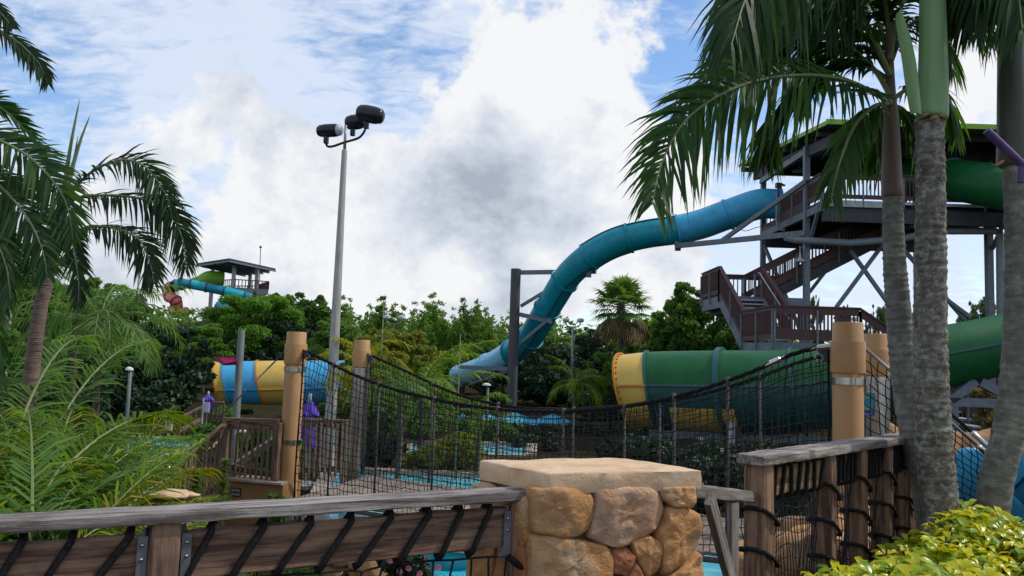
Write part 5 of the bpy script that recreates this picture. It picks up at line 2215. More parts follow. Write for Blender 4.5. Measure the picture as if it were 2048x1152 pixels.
def lounge_bits():
    # life-guard box on its post by the shaded stairs
    p = at(338, 850, 24)
    root = thing('notice_box', 'small white box on a post beside the side pool', 'box', V((p.x, p.y, GZ)))
    b = MB()
    b.box(p - V((.09, .06, .17)), p + V((.09, .06, .17)), .01)
    b.build('box', m_white, root)
    b = MB()
    b.box((p.x - .03, p.y - .03, GZ), (p.x + .03, p.y + .03, p.z - .17))
    b.build('post', m_greypole, root)
    p = at(413, 815, 25.5)
    root = thing('notice_board', 'small white notice under the shaded purple umbrella', 'notice', V((p.x, p.y, GZ)))
    b = MB()
    b.box(p - V((.09, .02, .16)), p + V((.09, .02, .16)), .005)
    b.build('panel', m_white, root)
    b = MB()
    b.box((p.x - .13, p.y - .02, GZ), (p.x - .095, p.y + .02, p.z + .3))
    b.build('post', m_white, root)


lounge_bits()


# ------------------------------------------------------------------ right side: sculpted rock, slide trough
def rock_mesh(b, c, rx, ry, rz, seed, n=3, flat=.15):
    import bmesh
    bm = bmesh.new()
    bmesh.ops.create_icosphere(bm, subdivisions=n, radius=1.0)
    vs = []
    for v in bm.verts:
        p = v.co.copy()
        k = 1 + .22 * mnoise.fractal(p * 1.3 + V((seed * 5.3, seed, 2)), 1, 2, 4) + .10 * (mnoise.cell(p * 2.2 + V((seed, 0, 0))) - .5)
        p *= k
        vs.append(V((c.x + p.x * rx, c.y + p.y * ry, c.z + p.z * rz)))
    fs = [tuple(w.index for w in f.verts) for f in bm.faces]
    bm.free()
    b.add(vs, fs)


def right_rocks():
    root = thing('rock_wall', 'tan sculpted rock wall with a wavy top behind the palm trunks', 'rock wall', V((4, 8.8, GZ)))
    top = [(1760, 862), (1782, 845), (1800, 860), (1830, 858), (1870, 850), (1905, 858), (1935, 866), (1965, 868), (1985, 862), (2005, 856), (2040, 866), (2100, 880), (2180, 870)]
    b = MB()
    front, n = [], 0
    Y = 9.2
    pts = spline([at(x, y, Y) for x, y in top], 40)
    vs = []
    for p in pts:
        for z, dy in ((GZ - .1, -.25), (lerp(GZ, p.z, .35), -.18), (lerp(GZ, p.z, .7), -.1), (p.z - .05, -.03), (p.z, .06), (p.z - .04, .3), (GZ, .45)):
            q = V((p.x, Y + dy, z))
            nz = mnoise.fractal(q * 2.2, 1, 2, 4)
            vs.append(q + V((0, -.12 * nz, .05 * nz if z > GZ else 0)))
    m = 7
    fs = [(i * m + k, (i + 1) * m + k, (i + 1) * m + k + 1, i * m + k + 1) for i in range(len(pts) - 1) for k in range(m - 1)]
    b.add(vs, fs)
    b.build('rock_face', m_rock, root, True)
    # boulders seen through the right fence netting and under the bridge
    for k, (px, py, Y, rx, ry, rz, lb) in enumerate([
        (1640, 1100, 6.6, .42, .3, .2, 'flat topped tan boulder under the bridge end, seen through the fence netting'),
        (1580, 1120, 6.3, .35, .3, .22, 'rounded tan boulder lowest behind the fence end post netting'),
        (1695, 1085, 7.0, .4, .3, .22, 'tan boulder behind the second fence bay'),
        (1600, 1070, 7.4, .5, .3, .17, 'pale slab of rock above the rounded boulder'),
        (1745, 1075, 7.2, .35, .3, .35, 'orange rock behind the third fence bay'),
        (1810, 1010, 7.4, .35, .3, .6, 'tall tan rock between fence and left palm trunk'),
        (1496, 1140, 6.8, .22, .3, .25, 'narrow orange rock just left of the square end post')]):
        p = at(px, py, Y)
        b = MB()
        rock_mesh(b, p, rx, ry, rz, k + 3)
        z0 = p.z - rz * .6
        o = b.build('boulder', m_rock if k % 2 else m_stone, None, True)
        tag(o, lb, 'boulder', 'boulders at the bridge end')
        b2 = MB()
        rock_mesh(b2, V((p.x, p.y + .1, (z0 + GZ) / 2)), rx * .95, ry * .9, max((z0 - GZ) / 2 + .15, .1), k + 20)
        b2.build('footing', m_rock, o, True)


right_rocks()


def trough():
    root = thing('slide_trough', 'blue slide trough with a rounded rim behind netting at the right edge', 'slide trough', at(1985, 1050, 8.0))
    P = lambda x, y, Y=8.0: at(x, y, Y)
    b = MB()
    # near panel with a rounded upper corner
    outl = [P(1918, 1110), P(1918, 930), P(1919, 918), P(1923, 909), P(1932, 905), P(1960, 907), P(2000, 912), P(2060, 922), P(2160, 935), P(2160, 1110)]
    b.prism(outl, .10, V((0, 1, 0)))
    b.build('panel', m_blue1, root)
    b = MB()
    b.tube(spline([P(1918, 1110, 8.05), P(1917, 950, 8.05), P(1919, 916, 8.05), P(1930, 904, 8.05), P(1965, 906, 8.05), P(2060, 921, 8.05), P(2160, 934, 8.05)], 40), .045, 10)
    b.build('rim', m_skyfun, root, True)
    b = MB()
    Q = [(2025, 935), (2032, 980), (2060, 1010), (2160, 1030)]
    vs = []
    for x, y in Q:
        vs += [P(x, y, 7.9), P(x + 30, y - 30, 7.2)]
    for i in range(3):
        q = [vs[i * 2], vs[i * 2 + 2], vs[i * 2 + 3], vs[i * 2 + 1]]
        b.prism(q, .05, (q[1] - q[0]).cross(q[2] - q[0]).normalized())
    b.build('lip', m_skyfun, root)


trough()


def left_stones():
    # small capped stone pier among the palms
    c = atz(340, 985, .22)
    c = V((c.x, c.y, 0))
    root = thing('stone_pier', 'small capped stone pier half hidden by palm fronds below the stair railing', 'stone pillar', V((c.x, c.y, GZ)))
    b = MB()
    b.box((c.x - .15, c.y - .1, GZ - .1), (c.x + .15, c.y + .2, .16), .02)
    b.build('core', m_stucco, root)
    b = MB()
    rock_mesh(b, V((c.x, c.y + .05, .195)), .235, .2, .042, 5, 3)
    b.build('capstone', m_cap, root, True)
    k = 0
    # rubble wall under the bridge approach
    root = thing('rubble_wall', 'rubble stone wall under the bridge seen below the laced board', 'wall', at(690, 1140, 8.2))
    for row in range(4):
        x = 555 + (row % 2) * 12
        while x < 700:
            w = 34 + (k * 17) % 22
            p = at(x + w / 2, 1092 + row * 26, 8.4)
            b = MB()
            rock_mesh(b, p, w / 2 / FPX * 8.4 * .98, .14, 13 / FPX * 8.4, k + 40, 2)
            b.build('stone', (m_rock, m_mortar, m_greystone)[k % 3], root, True)
            k += 1
            x += w
    b = MB()
    p, q = at(545, 1085, 8.6), at(705, 1240, 8.6)
    b.box((p.x, 8.5, GZ - .2), (q.x, 8.9, p.z - .05))
    b.build('core', m_mortar, root)
    for i, (px, py, rx, rz, lb) in enumerate([(738, 1128, .19, .36, 'upright orange boulder below the laced board beside pink flowers')]):
        b = MB()
        rock_mesh(b, at(px, py, 7.6), rx, .2, rz, 61 + i)
        o = b.build('boulder', m_stone, None, True)
        tag(o, lb, 'boulder')
    # tan rock column beside the foreground pier
    root = thing('rock_column', 'stack of rounded orange rocks left of the stone pier behind the fence post', 'rock column', at(985, 1130, 4.3))
    for i, (px, py, rx, rz) in enumerate([(984, 1018, .085, .05), (984, 1065, .085, .075), (980, 1120, .1, .09), (984, 1180, .12, .1), (984, 1250, .14, .13), (984, 1350, .16, .2)]):
        b = MB()
        rock_mesh(b, at(px, py, 4.3), rx, .12, rz, 71 + i)
        b.build('stone', m_stone if i % 2 == 0 else m_stone2, root, True)


m_greystone = mat('grey_brown_stone', (0.20, 0.155, 0.11), (0.11, 0.08, 0.055), 5, 0.85, bump=.6, bscale=9, rand=.2, bdist=.03)
left_stones()


def swim_tube():
    p = atz(900, 1150, GZ + .22)
    b = MB()
    b.tube([p + V((.42 * math.cos(a), .42 * math.sin(a), 0)) for a in [2 * math.pi * k / 30 for k in range(30)]], .15, 14, closed=True)
    o = b.build('swim_ring', m_cyan, None, True)
    tag(o, 'glossy cyan swim ring floating on the river below the fence', 'swim ring')


swim_tube()

# ------------------------------------------------------------------ vegetation


def frond(b, ctrl, L_, n=46, width=.035, ang=50, lift=.15, droop=.5, rib=.02, petiole=.12, seed=0, ruffle=.25, prof=None, skip=0.0, sides=(-1, 1), segs=4, twist=0.0):
    """feather frond: rib (material 0) and paired leaflets (material 1)"""
    rn = random.Random(seed)
    P = spline(ctrl, n + 6)
    m = len(P)
    b.cur = 0
    b.tube(P, [rib * (1 - .85 * i / (m - 1)) for i in range(m)], 5)
    b.cur = 1
    for i in range(int(petiole * m), m - 1):
        t = (i / (m - 1) - petiole) / (1 - petiole)
        T = (P[i + 1] - P[i - 1] if i else P[1] - P[0]).normalized()
        S = T.cross(UPZ)
        if S.length < .05:
            S = T.cross(V((0, 1, 0)))
        S.normalize()
        N = S.cross(T)
        if twist:
            tw = R(twist) * (1 if S.y > 0 else -1) * min(1, abs(S.y) * 1.4) * min(1, .35 + t * 1.5)
            S, N = S * math.cos(tw) + N * math.sin(tw), N * math.cos(tw) - S * math.sin(tw)
        pr = (math.sin(math.pi * (0.16 + .80 * t)) ** .65) if prof is None else prof(t)
        for sg in sides:
            if rn.random() < skip:
                continue
            a = R(ang * (1 - .45 * t) + rn.uniform(-7, 7))
            d = (S * sg * math.sin(a) + T * math.cos(a) + N * (lift + rn.uniform(-ruffle, ruffle))).normalized()
            l = L_ * pr * rn.uniform(.85, 1.08)
            wv = (T - d * T.dot(d))
            if wv.length < .05:
                wv = N.copy()
            wv.normalize()
            wv = (wv + N * rn.uniform(-.5, .5)).normalized()
            w = width * (.55 + .45 * pr) * rn.uniform(.85, 1.15)
            dr = droop * rn.uniform(.7, 1.3)
            o = P[i] + T * rn.uniform(-.5, .5) * (P[i] - P[i - 1]).length if i else P[i]
            vs, fs = [], []
            ws = (.45, 1.0, .85, .5, 0.0) if segs == 4 else (.5, 1.0, .7, 0.0)
            for k in range(segs + 1):
                s = k / segs
                # hang: direction bends to straight down
                q = o + d * l * s * (1 - .25 * dr * s) - UPZ * dr * l * s * s * .75
                hw = w * .5 * ws[k]
                if k == segs:
                    vs.append(q)
                else:
                    vs += [q - wv * hw, q + wv * hw]
            for k in range(segs - 1):
                fs.append((2 * k, 2 * k + 1, 2 * k + 3, 2 * k + 2))
            fs.append((2 * segs - 2, 2 * segs - 1, 2 * segs))
            b.add(vs, fs)
    b.cur = 0


def arch(c, az, el, L_, bend, n=6):
    """control points of a frond: leaves c at azimuth az, elevation el and bends down"""
    pts = [V(c)]
    e = el
    st = L_ / (n - 1)
    for i in range(n - 1):
        pts.append(pts[-1] + V((math.sin(az) * math.cos(e), math.cos(az) * math.cos(e), math.sin(e))) * st)
        e -= bend / (n - 1)
    return pts


def pxs(lst, Y0, Y1):
    k = len(lst) - 1
    return [at(x, y, lerp(Y0, Y1, i / k)) for i, (x, y) in enumerate(lst)]


def ringed_trunk(b, path, r0, r1, n=None, sides=20, ring=.075, amt=.012, flare=0.0, seed=1):
    L_ = sum((V(path[i + 1]) - V(path[i])).length for i in range(len(path) - 1))
    m = int(L_ / ring) * 4
    P = spline(path, m + 1)
    rs = []
    for i in range(m + 1):
        t = i / m
        k = i % 4
        r = lerp(r0, r1, t) * (1 + flare * math.exp(-t * 9))
        am = amt * max(.15, .75 + 1.1 * mnoise.noise(V((i // 4 * .9, seed * 3.1, 5))))
        rs.append(r + (am if k == 0 else am * .3 if k == 1 else -am * .2 if k == 2 else 0) + amt * .6 * mnoise.noise(V((i * .33, seed, 0))))
    s0 = len(b.v)
    b.tube(P, rs, sides)
    for q in range(s0, len(b.v)):
        p = V(b.v[q])
        nz = mnoise.fractal(p * 13 + V((seed, 0, 0)), .8, 2, 4) * amt * .9
        c = P[min((q - s0) // sides, m)]
        d = (p - c)
        if d.length > 1e-5:
            b.v[q] = tuple(p + d.normalized() * nz)
    return P


def front_palms():
    # -------- middle trunk with the pale green crownshaft
    Y = 5.6
    root = thing('palm_tree', 'middle palm trunk crusted with lichen below a smooth pale green crownshaft', 'palm tree', V((at(1880, 1085, Y).x, Y, 0)), 'palms rising from the lime hedge bed')
    path = [at(1884, 1130, Y), at(1877, 1000, Y), at(1866, 850, Y), at(1861, 700, Y), at(1861, 520, Y), at(1861, 380, Y), at(1859, 245, Y)]
    path[0].z = -.05
    b = MB()
    ringed_trunk(b, path, .130, .093, ring=.055, amt=.0065, seed=2, sides=32)
    b.build('trunk', m_lichenpalm, root, True)
    b = MB()
    pp = spline([at(1862, 240, Y), at(1865, 215, Y), at(1866, 120, Y), at(1865, 0, Y), at(1864, -120, Y)], 24)
    b.tube(pp, [.082, .10, .107, .108, .109] + [.108 - .0016 * i for i in range(19)], 24)
    b.build('crownshaft', m_shaft, root, True)
    b = MB()
    for k in range(9):
        a = k * .7
        c = at(1860, 246 - (k % 3) * 4, Y)
        q = c + V((.1 * math.cos(a), .1 * math.sin(a), 0))
        b.tube([c + V((.1 * math.cos(a + u * .7), .1 * math.sin(a + u * .7), .012 * math.sin(u * 3 + k))) for u in np.linspace(0, 1, 6)], [.004, .012, .015, .014, .01, .003], 5)
    b.build('husk_ring', m_husk, root, True)
    # peeling sheath on the left
    b = MB()
    cl = pxs([(1832, 228), (1826, 180), (1818, 120), (1808, 70), (1800, 35), (1801, 18)], 5.45, 5.4)
    sp = spline(cl, 20)
    vs, fs = [], []
    for i, p in enumerate(sp):
        t = i / 19
        w = .062 * (math.sin(math.pi * min(1, .22 + .8 * t)) ** .6) * (1 if t < .93 else .5)
        for k in range(5):
            u = k / 4 - .5
            vs.append(p + V((u * w * 1.6, (.5 - abs(u)) * -.05, 0)))
    for i in range(19):
        for k in range(4):
            fs.append((i * 5 + k, i * 5 + k + 1, (i + 1) * 5 + k + 1, (i + 1) * 5 + k))
    m0 = len(vs)
    vs += [p + V((0, .006, 0)) for p in vs]
    fs += [tuple(reversed([q + m0 for q in f])) for f in fs]
    b.add(vs, fs)
    b.build('peeling_sheath', m_shaft, root, True)
    fr = [  # rib in photo columns/rows, distances, leaflet length, leaflets
        ([(1862, -110), (1790, -190), (1680, -190), (1580, -120), (1500, -20), (1462, 90)], 5.6, 4.7, .7, 96),
        ([(1862, -110), (1820, -210), (1740, -230), (1640, -170), (1570, -60), (1550, 40)], 5.6, 6.4, .66, 90),
        ([(1866, -110), (1930, -180), (1985, -150), (2030, -40), (2045, 60)], 5.6, 5.2, .6, 70),
        ([(1866, -110), (1900, -150), (1925, -110), (1945, -20), (1950, 60)], 5.6, 6.4, .55, 66),
        ([(1866, -110), (1960, -250), (2080, -230), (2160, -100), (2190, 60)], 5.6, 6.2, .6, 44),
        ([(1864, -110), (1850, -230), (1800, -250), (1735, -170), (1700, -70), (1690, 20)], 5.6, 6.9, .6, 80),
        ([(1864, -110), (1880, -300), (1960, -420), (2080, -440)], 5.6, 5.0, .6, 40),
        ([(1864, -110), (1800, -320), (1680, -420), (1540, -430)], 5.6, 5.0, .6, 40)]
    for i, (c, y0, y1, l, n) in enumerate(fr):
        b = MB()
        frond(b, pxs(c, y0, y1), l, n, .044, 50, -.1, .8, .022, .16, i + 5, twist=50)
        b.build('frond', [m_petiole, lf_palm], root)

    # -------- left trunk with a brown crownshaft and the big sweeping frond
    Y = 6.15
    root = thing('palm_tree', 'left palm trunk curving out of the bed with a brown crownshaft and sweeping fronds', 'palm tree', V((at(1880, 1040, Y).x, Y, 0)), 'palms rising from the lime hedge bed')
    path = [at(1880, 1080, Y), at(1856, 980, Y), at(1826, 850, Y), at(1806, 720, Y), at(1795, 600, Y), at(1788, 500, Y), at(1785, 396, Y)]
    path[0].z = -.05
    b = MB()
    ringed_trunk(b, path, .125, .073, ring=.058, amt=.005, seed=4)
    b.build('trunk', m_trunkpalm, root, True)
    b = MB()
    sp = spline([at(1785, 398, Y), at(1784, 370, Y), at(1783, 300, Y), at(1782, 240, Y), at(1781, 190, Y), at(1779, 120, Y), at(1776, 0, Y)], 30)
    b.tube(sp, [.07, .08, .083, .083, .081, .079, .077, .075, .073, .071, .069, .067, .065, .063, .061, .058, .054, .05, .046, .042, .04] + [.038 - .002 * i for i in range(9)], 18)
    b.build('crownshaft', m_shaftbrown, root, True)
    fr = [
        ([(1780, 205), (1745, 185), (1690, 160), (1610, 150), (1520, 160), (1440, 190), (1368, 245), (1322, 330), (1304, 410)], 6.1, 4.9, .64, 112, .55, 60),
        ([(1780, 190), (1740, 130), (1660, 75), (1560, 70), (1470, 110), (1400, 175), (1330, 270)], 6.1, 6.6, .60, 92, .6, 50),
        ([(1780, 150), (1735, 60), (1650, -20), (1560, -20), (1490, 40), (1470, 130)], 6.1, 5.6, .62, 90, .7, 50),
        ([(1780, 205), (1745, 215), (1710, 250), (1688, 300), (1672, 350), (1662, 400)], 6.1, 5.5, .36, 40, .7, 34),
        ([(1782, 210), (1812, 225), (1836, 280), (1846, 350), (1846, 420)], 6.15, 6.5, .34, 40, .7, 36),
        ([(1782, 200), (1830, 170), (1880, 170), (1905, 215), (1910, 280)], 6.15, 6.9, .36, 40, .8, 40),
        ([(1782, 200), (1760, 230), (1755, 290), (1768, 360), (1790, 420)], 6.15, 6.9, .34, 36, .7, 36),
        ([(1780, 160), (1700, 120), (1610, 160), (1550, 230), (1530, 320)], 6.2, 7.3, .6, 84, .7, 48),
        ([(1780, 120), (1800, 20), (1850, -40), (1920, -20), (1960, 60)], 6.1, 6.9, .45, 44, .9, 44),
        ([(1780, 150), (1770, 40), (1720, -60), (1640, -110)], 6.1, 6.9, .5, 44, .9, 44),
        ([(1780, 120), (1740, 0), (1700, -30), (1650, 10), (1620, 90), (1610, 160)], 6.2, 7.2, .6, 84, .7, 46),
        ([(1780, 140), (1720, 30), (1640, 10), (1570, 60), (1520, 140)], 6.2, 6.9, .6, 84, .7, 46),
        ([(1780, 110), (1770, 0), (1740, -60), (1690, -30), (1650, 60)], 6.2, 5.7, .55, 70, .8, 44),
        ([(1780, 150), (1740, 100), (1680, 95), (1620, 140), (1590, 210)], 6.2, 7.4, .55, 76, .7, 46),
        ([(1780, 130), (1810, 60), (1850, 40), (1890, 80), (1905, 150)], 6.2, 7.2, .5, 60, .8, 44),
        ([(1780, 130), (1700, 50), (1600, 40), (1520, 90), (1480, 170)], 6.2, 7.6, .6, 84, .7, 46)]
    for i, (c, y0, y1, l, n, dr, an) in enumerate(fr):
        b = MB()
        frond(b, pxs(c, y0, y1), l, n, .034 if i == 0 else .042, an, .0 if i == 0 else -.05, dr, .022, .14 if i else .09, i + 25, twist=70 if i == 0 else 55)
        b.build('frond', [m_petiole, lf_palm if i not in (1, 7) else lf_palm2], root)

    # -------- right trunk, dark crownshaft, glow of the sun behind it
    Y = 5.9
    root = thing('palm_tree', 'right palm trunk with a dark crownshaft, cut by the photo edge', 'palm tree', V((at(1975, 1040, Y).x, Y, 0)), 'palms rising from the lime hedge bed')
    path = [at(1966, 1085, Y), at(1990, 980, Y), at(2018, 860, Y), at(2033, 740, Y), at(2038, 600, Y), at(2037, 460, Y), at(2032, 330, Y)]
    path[0].z = -.05
    b = MB()
    ringed_trunk(b, path, .12, .09, ring=.058, amt=.005, seed=6)
    b.build('trunk', m_trunkpalm, root, True)
    b = MB()
    sp = spline([at(2027, 334, Y), at(2026, 300, Y), at(2024, 200, Y), at(2022, 100, Y), at(2020, -60, Y), at(2018, -180, Y)], 24)
    b.tube(sp, [.09, .112, .115, .114, .112] + [.11 - .002 * i for i in range(19)], 20)
    b.build('crownshaft', m_shaftdark, root, True)
    b = MB()
    b.tube(spline([at(2006, 322, 5.8), at(1992, 330, 5.78), at(1984, 327, 5.78)], 8), [.012, .013, .012, .01, .008, .006, .004, .002], 6)
    b.build('dry_stub', m_husk, root, True)
    fr = [([(2020, -150), (1985, -190), (1945, -150), (1925, -60), (1925, 40)], 5.9, 6.6, .6, 70, .8),
          ([(2020, -150), (2000, -200), (1970, -170), (1965, -60), (1975, 60)], 5.9, 5.3, .5, 60, .8),
          ([(2020, -150), (1960, -260), (1880, -250), (1840, -160), (1830, -60)], 5.9, 7.0, .6, 70, .9),
          ([(2020, -150), (2090, -250), (2190, -200), (2250, -60)], 5.9, 5.6, .5, 40, .9),
          ([(2020, -150), (2040, -300), (2130, -380), (2240, -360)], 5.9, 6.8, .5, 40, .9),
          ([(2020, -150), (1940, -330), (1820, -380), (1700, -340)], 5.9, 6.2, .5, 40, .9)]
    for i, (c, y0, y1, l, n, dr) in enumerate(fr):
        b = MB()
        frond(b, pxs(c, y0, y1), l, n, .045, 44, -.2, dr, .022, .16, i + 45, twist=50)
        b.build('frond', [m_petiole, lf_palm2], root)


front_palms()


def left_palms():
    Y = 9.0
    p = at(60, 760, Y)
    root = thing('palm_tree', 'tall palm with reddish ringed trunk whose dark fronds arch over the cyan far slide', 'palm tree', V((p.x, p.y, GZ)))
    b = MB()
    base = at(52, 800, Y)
    base.z = GZ - .1
    path = [base, at(62, 760, Y), at(70, 690, Y), at(80, 620, Y), at(98, 540, Y), at(108, 500, Y)]
    ringed_trunk(b, path, .085, .068, ring=.05, amt=.004, seed=9)
    b.build('trunk', mat('reddish_palm_bark', (0.23, 0.165, 0.13), (0.12, 0.075, 0.06), 5, .85, bump=.6, bscale=14, stretch=(1.4, 1.4, 4), rand=0, bdist=.02), root, True)
    b = MB()
    b.tube(spline([at(108, 505, Y), at(114, 470, Y), at(122, 430, Y), at(128, 400, Y)], 12), [.07, .088, .09, .088, .085, .08, .075, .07, .06, .05, .045, .04], 16)
    b.build('crownshaft', m_shaftdark, root, True)
    for c in ([(126, 400), (135, 330), (148, 255), (160, 196)], [(130, 400), (145, 335), (163, 275), (181, 229)], [(128, 400), (140, 360), (148, 320), (156, 272)]):
        b = MB()
        b.tube(spline(pxs(c, 9, 9), 10), [.03, .028, .026, .023, .02, .017, .014, .011, .008, .002], 6)
        b.build('spear', m_petiole, root, True)
    fr = [
        ([(132, 405), (156, 368), (194, 337), (243, 320), (285, 330), (312, 358), (335, 395), (345, 440)], 9, 8.4, .46, 64, .45, 52, .1),
        ([(132, 415), (153, 396), (222, 391), (285, 398), (323, 413), (351, 445), (368, 490), (372, 545)], 9, 8.2, .48, 66, .45, 52, -.05),
        ([(128, 440), (140, 462), (194, 453), (243, 460), (278, 479), (294, 508), (304, 540), (308, 568)], 9, 8.0, .44, 62, .45, 48, -.05),
        ([(128, 440), (142, 470), (152, 520), (158, 570), (156, 610)], 9, 8.4, .34, 44, .3, 40, 0),
        ([(125, 400), (90, 370), (40, 370), (0, 420), (-30, 500)], 9, 8.6, .6, 50, .7, 48, 0),
        ([(125, 420), (80, 430), (40, 470), (20, 540)], 9, 9.8, .4, 44, .5, 44, 0)]
    for i, (c, y0, y1, l, n, dr, an, lf) in enumerate(fr):
        b = MB()
        frond(b, pxs(c, y0, y1), l, int(n * 1.35), .030, an, lf, dr, .02, .1, i + 65, ruffle=.3, twist=55)
        b.build('frond', [m_petiole, lf_palm2], root)

    # nearer palm whose crown lies beyond the left edge
    Y = 6.2
    p = at(-170, 330, Y)
    root = thing('palm_tree', 'nearer palm at the left edge, only its big drooping fronds showing', 'palm tree', V((p.x, p.y, GZ)))
    b = MB()
    ringed_trunk(b, [V((p.x, p.y, GZ - .1)), V((p.x + .03, p.y, 0)), V((p.x, p.y, p.z - .3))], .13, .1, ring=.06, amt=.006, seed=12)
    b.build('trunk', m_trunkpalm, root, True)
    fr = [
        ([(-170, 320), (-110, 270), (-40, 262), (0, 281), (52, 309), (97, 351), (128, 396), (142, 445), (146, 480)], 6.2, 5.6, .42, 70, .3, 46, .12),
        ([(-170, 340), (-100, 320), (-40, 340), (0, 372), (42, 417), (70, 462), (88, 510), (94, 550)], 6.2, 5.4, .42, 72, .35, 46, 0),
        ([(-170, 350), (-110, 380), (-60, 420), (-15, 470), (12, 530), (22, 600)], 6.2, 5.3, .40, 60, .5, 44, 0),
        ([(-170, 360), (-120, 440), (-70, 520), (-35, 600), (-12, 690), (0, 780)], 6.2, 5.2, .36, 54, .5, 42, 0),
        ([(-170, 360), (-90, 390), (-40, 450), (-5, 530), (8, 620)], 6.2, 7.2, .42, 54, .6, 46, 0),
        ([(-170, 310), (-130, 220), (-60, 190), (0, 215), (50, 260), (85, 315)], 6.2, 6.8, .24, 54, .2, 46, .4)]
    for i, (c, y0, y1, l, n, dr, an, lf) in enumerate(fr):
        b = MB()
        frond(b, pxs(c, y0, y1), l, int(n * 1.5), .026, an, lf, dr, .02, .06, i + 85, ruffle=.28, twist=60)
        b.build('frond', [m_petiole, lf_palm], root)
    # tall palm, only one frond tip in the picture
    p = at(-150, 60, 7.5)
    root = thing('palm_tree', 'palm beyond the top left edge with one frond tip hanging into the sky', 'palm tree', V((p.x, p.y, GZ)))
    b = MB()
    ringed_trunk(b, [V((p.x, p.y, GZ - .1)), V((p.x - .05, p.y, 1.5)), V((p.x, p.y, p.z - .2))], .12, .1, ring=.07, amt=.006, seed=13)
    b.build('trunk', m_trunkpalm, root, True)
    for i, (c, l) in enumerate([([(-150, 60), (-80, 20), (0, 62), (45, 92), (80, 130), (96, 168)], .30), ([(-150, 60), (-100, 0), (-40, -10), (5, 30), (25, 55)], .25),
                                ([(-150, 60), (-200, -60), (-300, -60), (-380, 20)], .4), ([(-150, 60), (-140, -80), (-80, -160), (0, -180)], .4)]):
        b = MB()
        frond(b, pxs(c, 7.5, 7.2), l, 44, .032, 34, .05, .35, .018, .3, i + 105, twist=55)
        b.build('frond', [m_petiole, lf_palm2], root)


left_palms()


def areca(px, py, Y, nf, L_, label, seed, mats=(0, 0, 1), spread=1.0, group='feathery palm clumps at lower left', zb=None, stems=True, lo=48):
    rn = random.Random(seed)
    c = at(px, py, Y)
    c.z = GZ if zb is None else zb
    root = thing('areca_palm', label, 'palm', c, group)
    for i in range(nf):
        az = rn.uniform(0, 2 * math.pi)
        el = R(rn.uniform(lo, 86))
        l = L_ * rn.uniform(.7, 1.12)
        k_ = max(0.0, math.sin(az) * 1.1 - .05)
        el = lerp(el, R(80), k_)
        l *= 1 - .5 * k_
        o = c + V((rn.uniform(-.18, .18), rn.uniform(-.18, .18), rn.uniform(.15, .5)))
        b = MB()
        ct = arch(o, az, el, l, R(rn.uniform(70, 125)) * spread)
        frond(b, ct, l * .235, 72, .0105 * l / 1.6 + .006, 50, .25, .7, .011 * l / 1.6, .28, seed * 50 + i, ruffle=.18, segs=3)
        b.build('frond', [m_petiole, (lf_areca, lf_areca2, lf_mid)[mats[i % len(mats)]]], root)
    if stems:
        b = MB()
        for i in range(6):
            a = i * 1.1 + seed
            q = c + V((.16 * math.cos(a), .16 * math.sin(a), 0))
            b.tube([q - UPZ * .1, q + V((.04 * math.cos(a), .04 * math.sin(a), .9))], [.03, .022], 7)
        b.build('stems', m_petiole, root, True)
    return root


areca(5, 1000, 4.7, 38, 2.8, 'dense bright palm clump at the lower left corner', 3, (0, 0, 2, 0, 1), lo=46)
areca(85, 1010, 5.2, 46, 2.6, 'largest bright palm clump right of the lower left corner clump', 4, (0, 0, 2, 0, 1), lo=44)
areca(165, 1010, 5.8, 42, 2.1, 'palm clump with some yellowing fronds nearest the small capped pier', 5, (0, 1, 0, 0), .95, lo=46)
areca(-70, 900, 5.6, 28, 3.6, 'tall palm clump behind the corner clump at the left edge', 6, (2, 0), lo=58)
areca(80, 880, 7.2, 40, 3.2, 'shaded palm clump under the reddish trunked palm', 7, (2, 0), .95, lo=54)
areca(10, 860, 8.2, 34, 3.5, 'palm clump behind the shaded one, beside the reddish trunk', 8, (2,), .95, lo=56)
areca(190, 905, 8.4, 34, 2.3, 'thin stringy palm clump in front of the side pool', 9, (0, 0, 2), 1.0, lo=48)
areca(135, 960, 6.4, 42, 2.5, 'deep green palm clump between the bright clump and the stringy one', 11, (2, 0, 0), 1.0, lo=48)
areca(45, 940, 6.0, 36, 2.8, 'deep green palm clump behind the corner clump', 12, (2, 0, 0), .95, lo=48)


def feather_palm(px, pcrown, Y, L_, nf, label, seed, leafmat, trunk_r=.05, group=None, el=(0, 75), bend=(70, 130), lw=.26, cat='palm tree', droop=.6):
    c = at(px, pcrown, Y)
    root = thing('palm_tree', label, cat, V((c.x, c.y, GZ)), group)
    rn = random.Random(seed)
    b = MB()
    ringed_trunk(b, [V((c.x, c.y, GZ - .1)), V((c.x + .04, c.y, lerp(GZ, c.z, .5))), V(c)], trunk_r * 1.2, trunk_r, ring=.09, amt=.006, seed=seed)
    b.build('trunk', m_bark, root, True)
    for i in range(nf):
        az = 2 * math.pi * (i + rn.uniform(-.3, .3)) / nf * 2.4
        b = MB()
        ct = arch(c, az, R(rn.uniform(*el)), L_ * rn.uniform(.8, 1.1), R(rn.uniform(*bend)))
        frond(b, ct, L_ * lw, 34, .03 * L_ / 1.8, 55, .1, droop, .016 * L_ / 1.8, .12, seed * 40 + i, ruffle=.35, segs=3)
        b.build('frond', [m_petiole, leafmat], root)
    return root


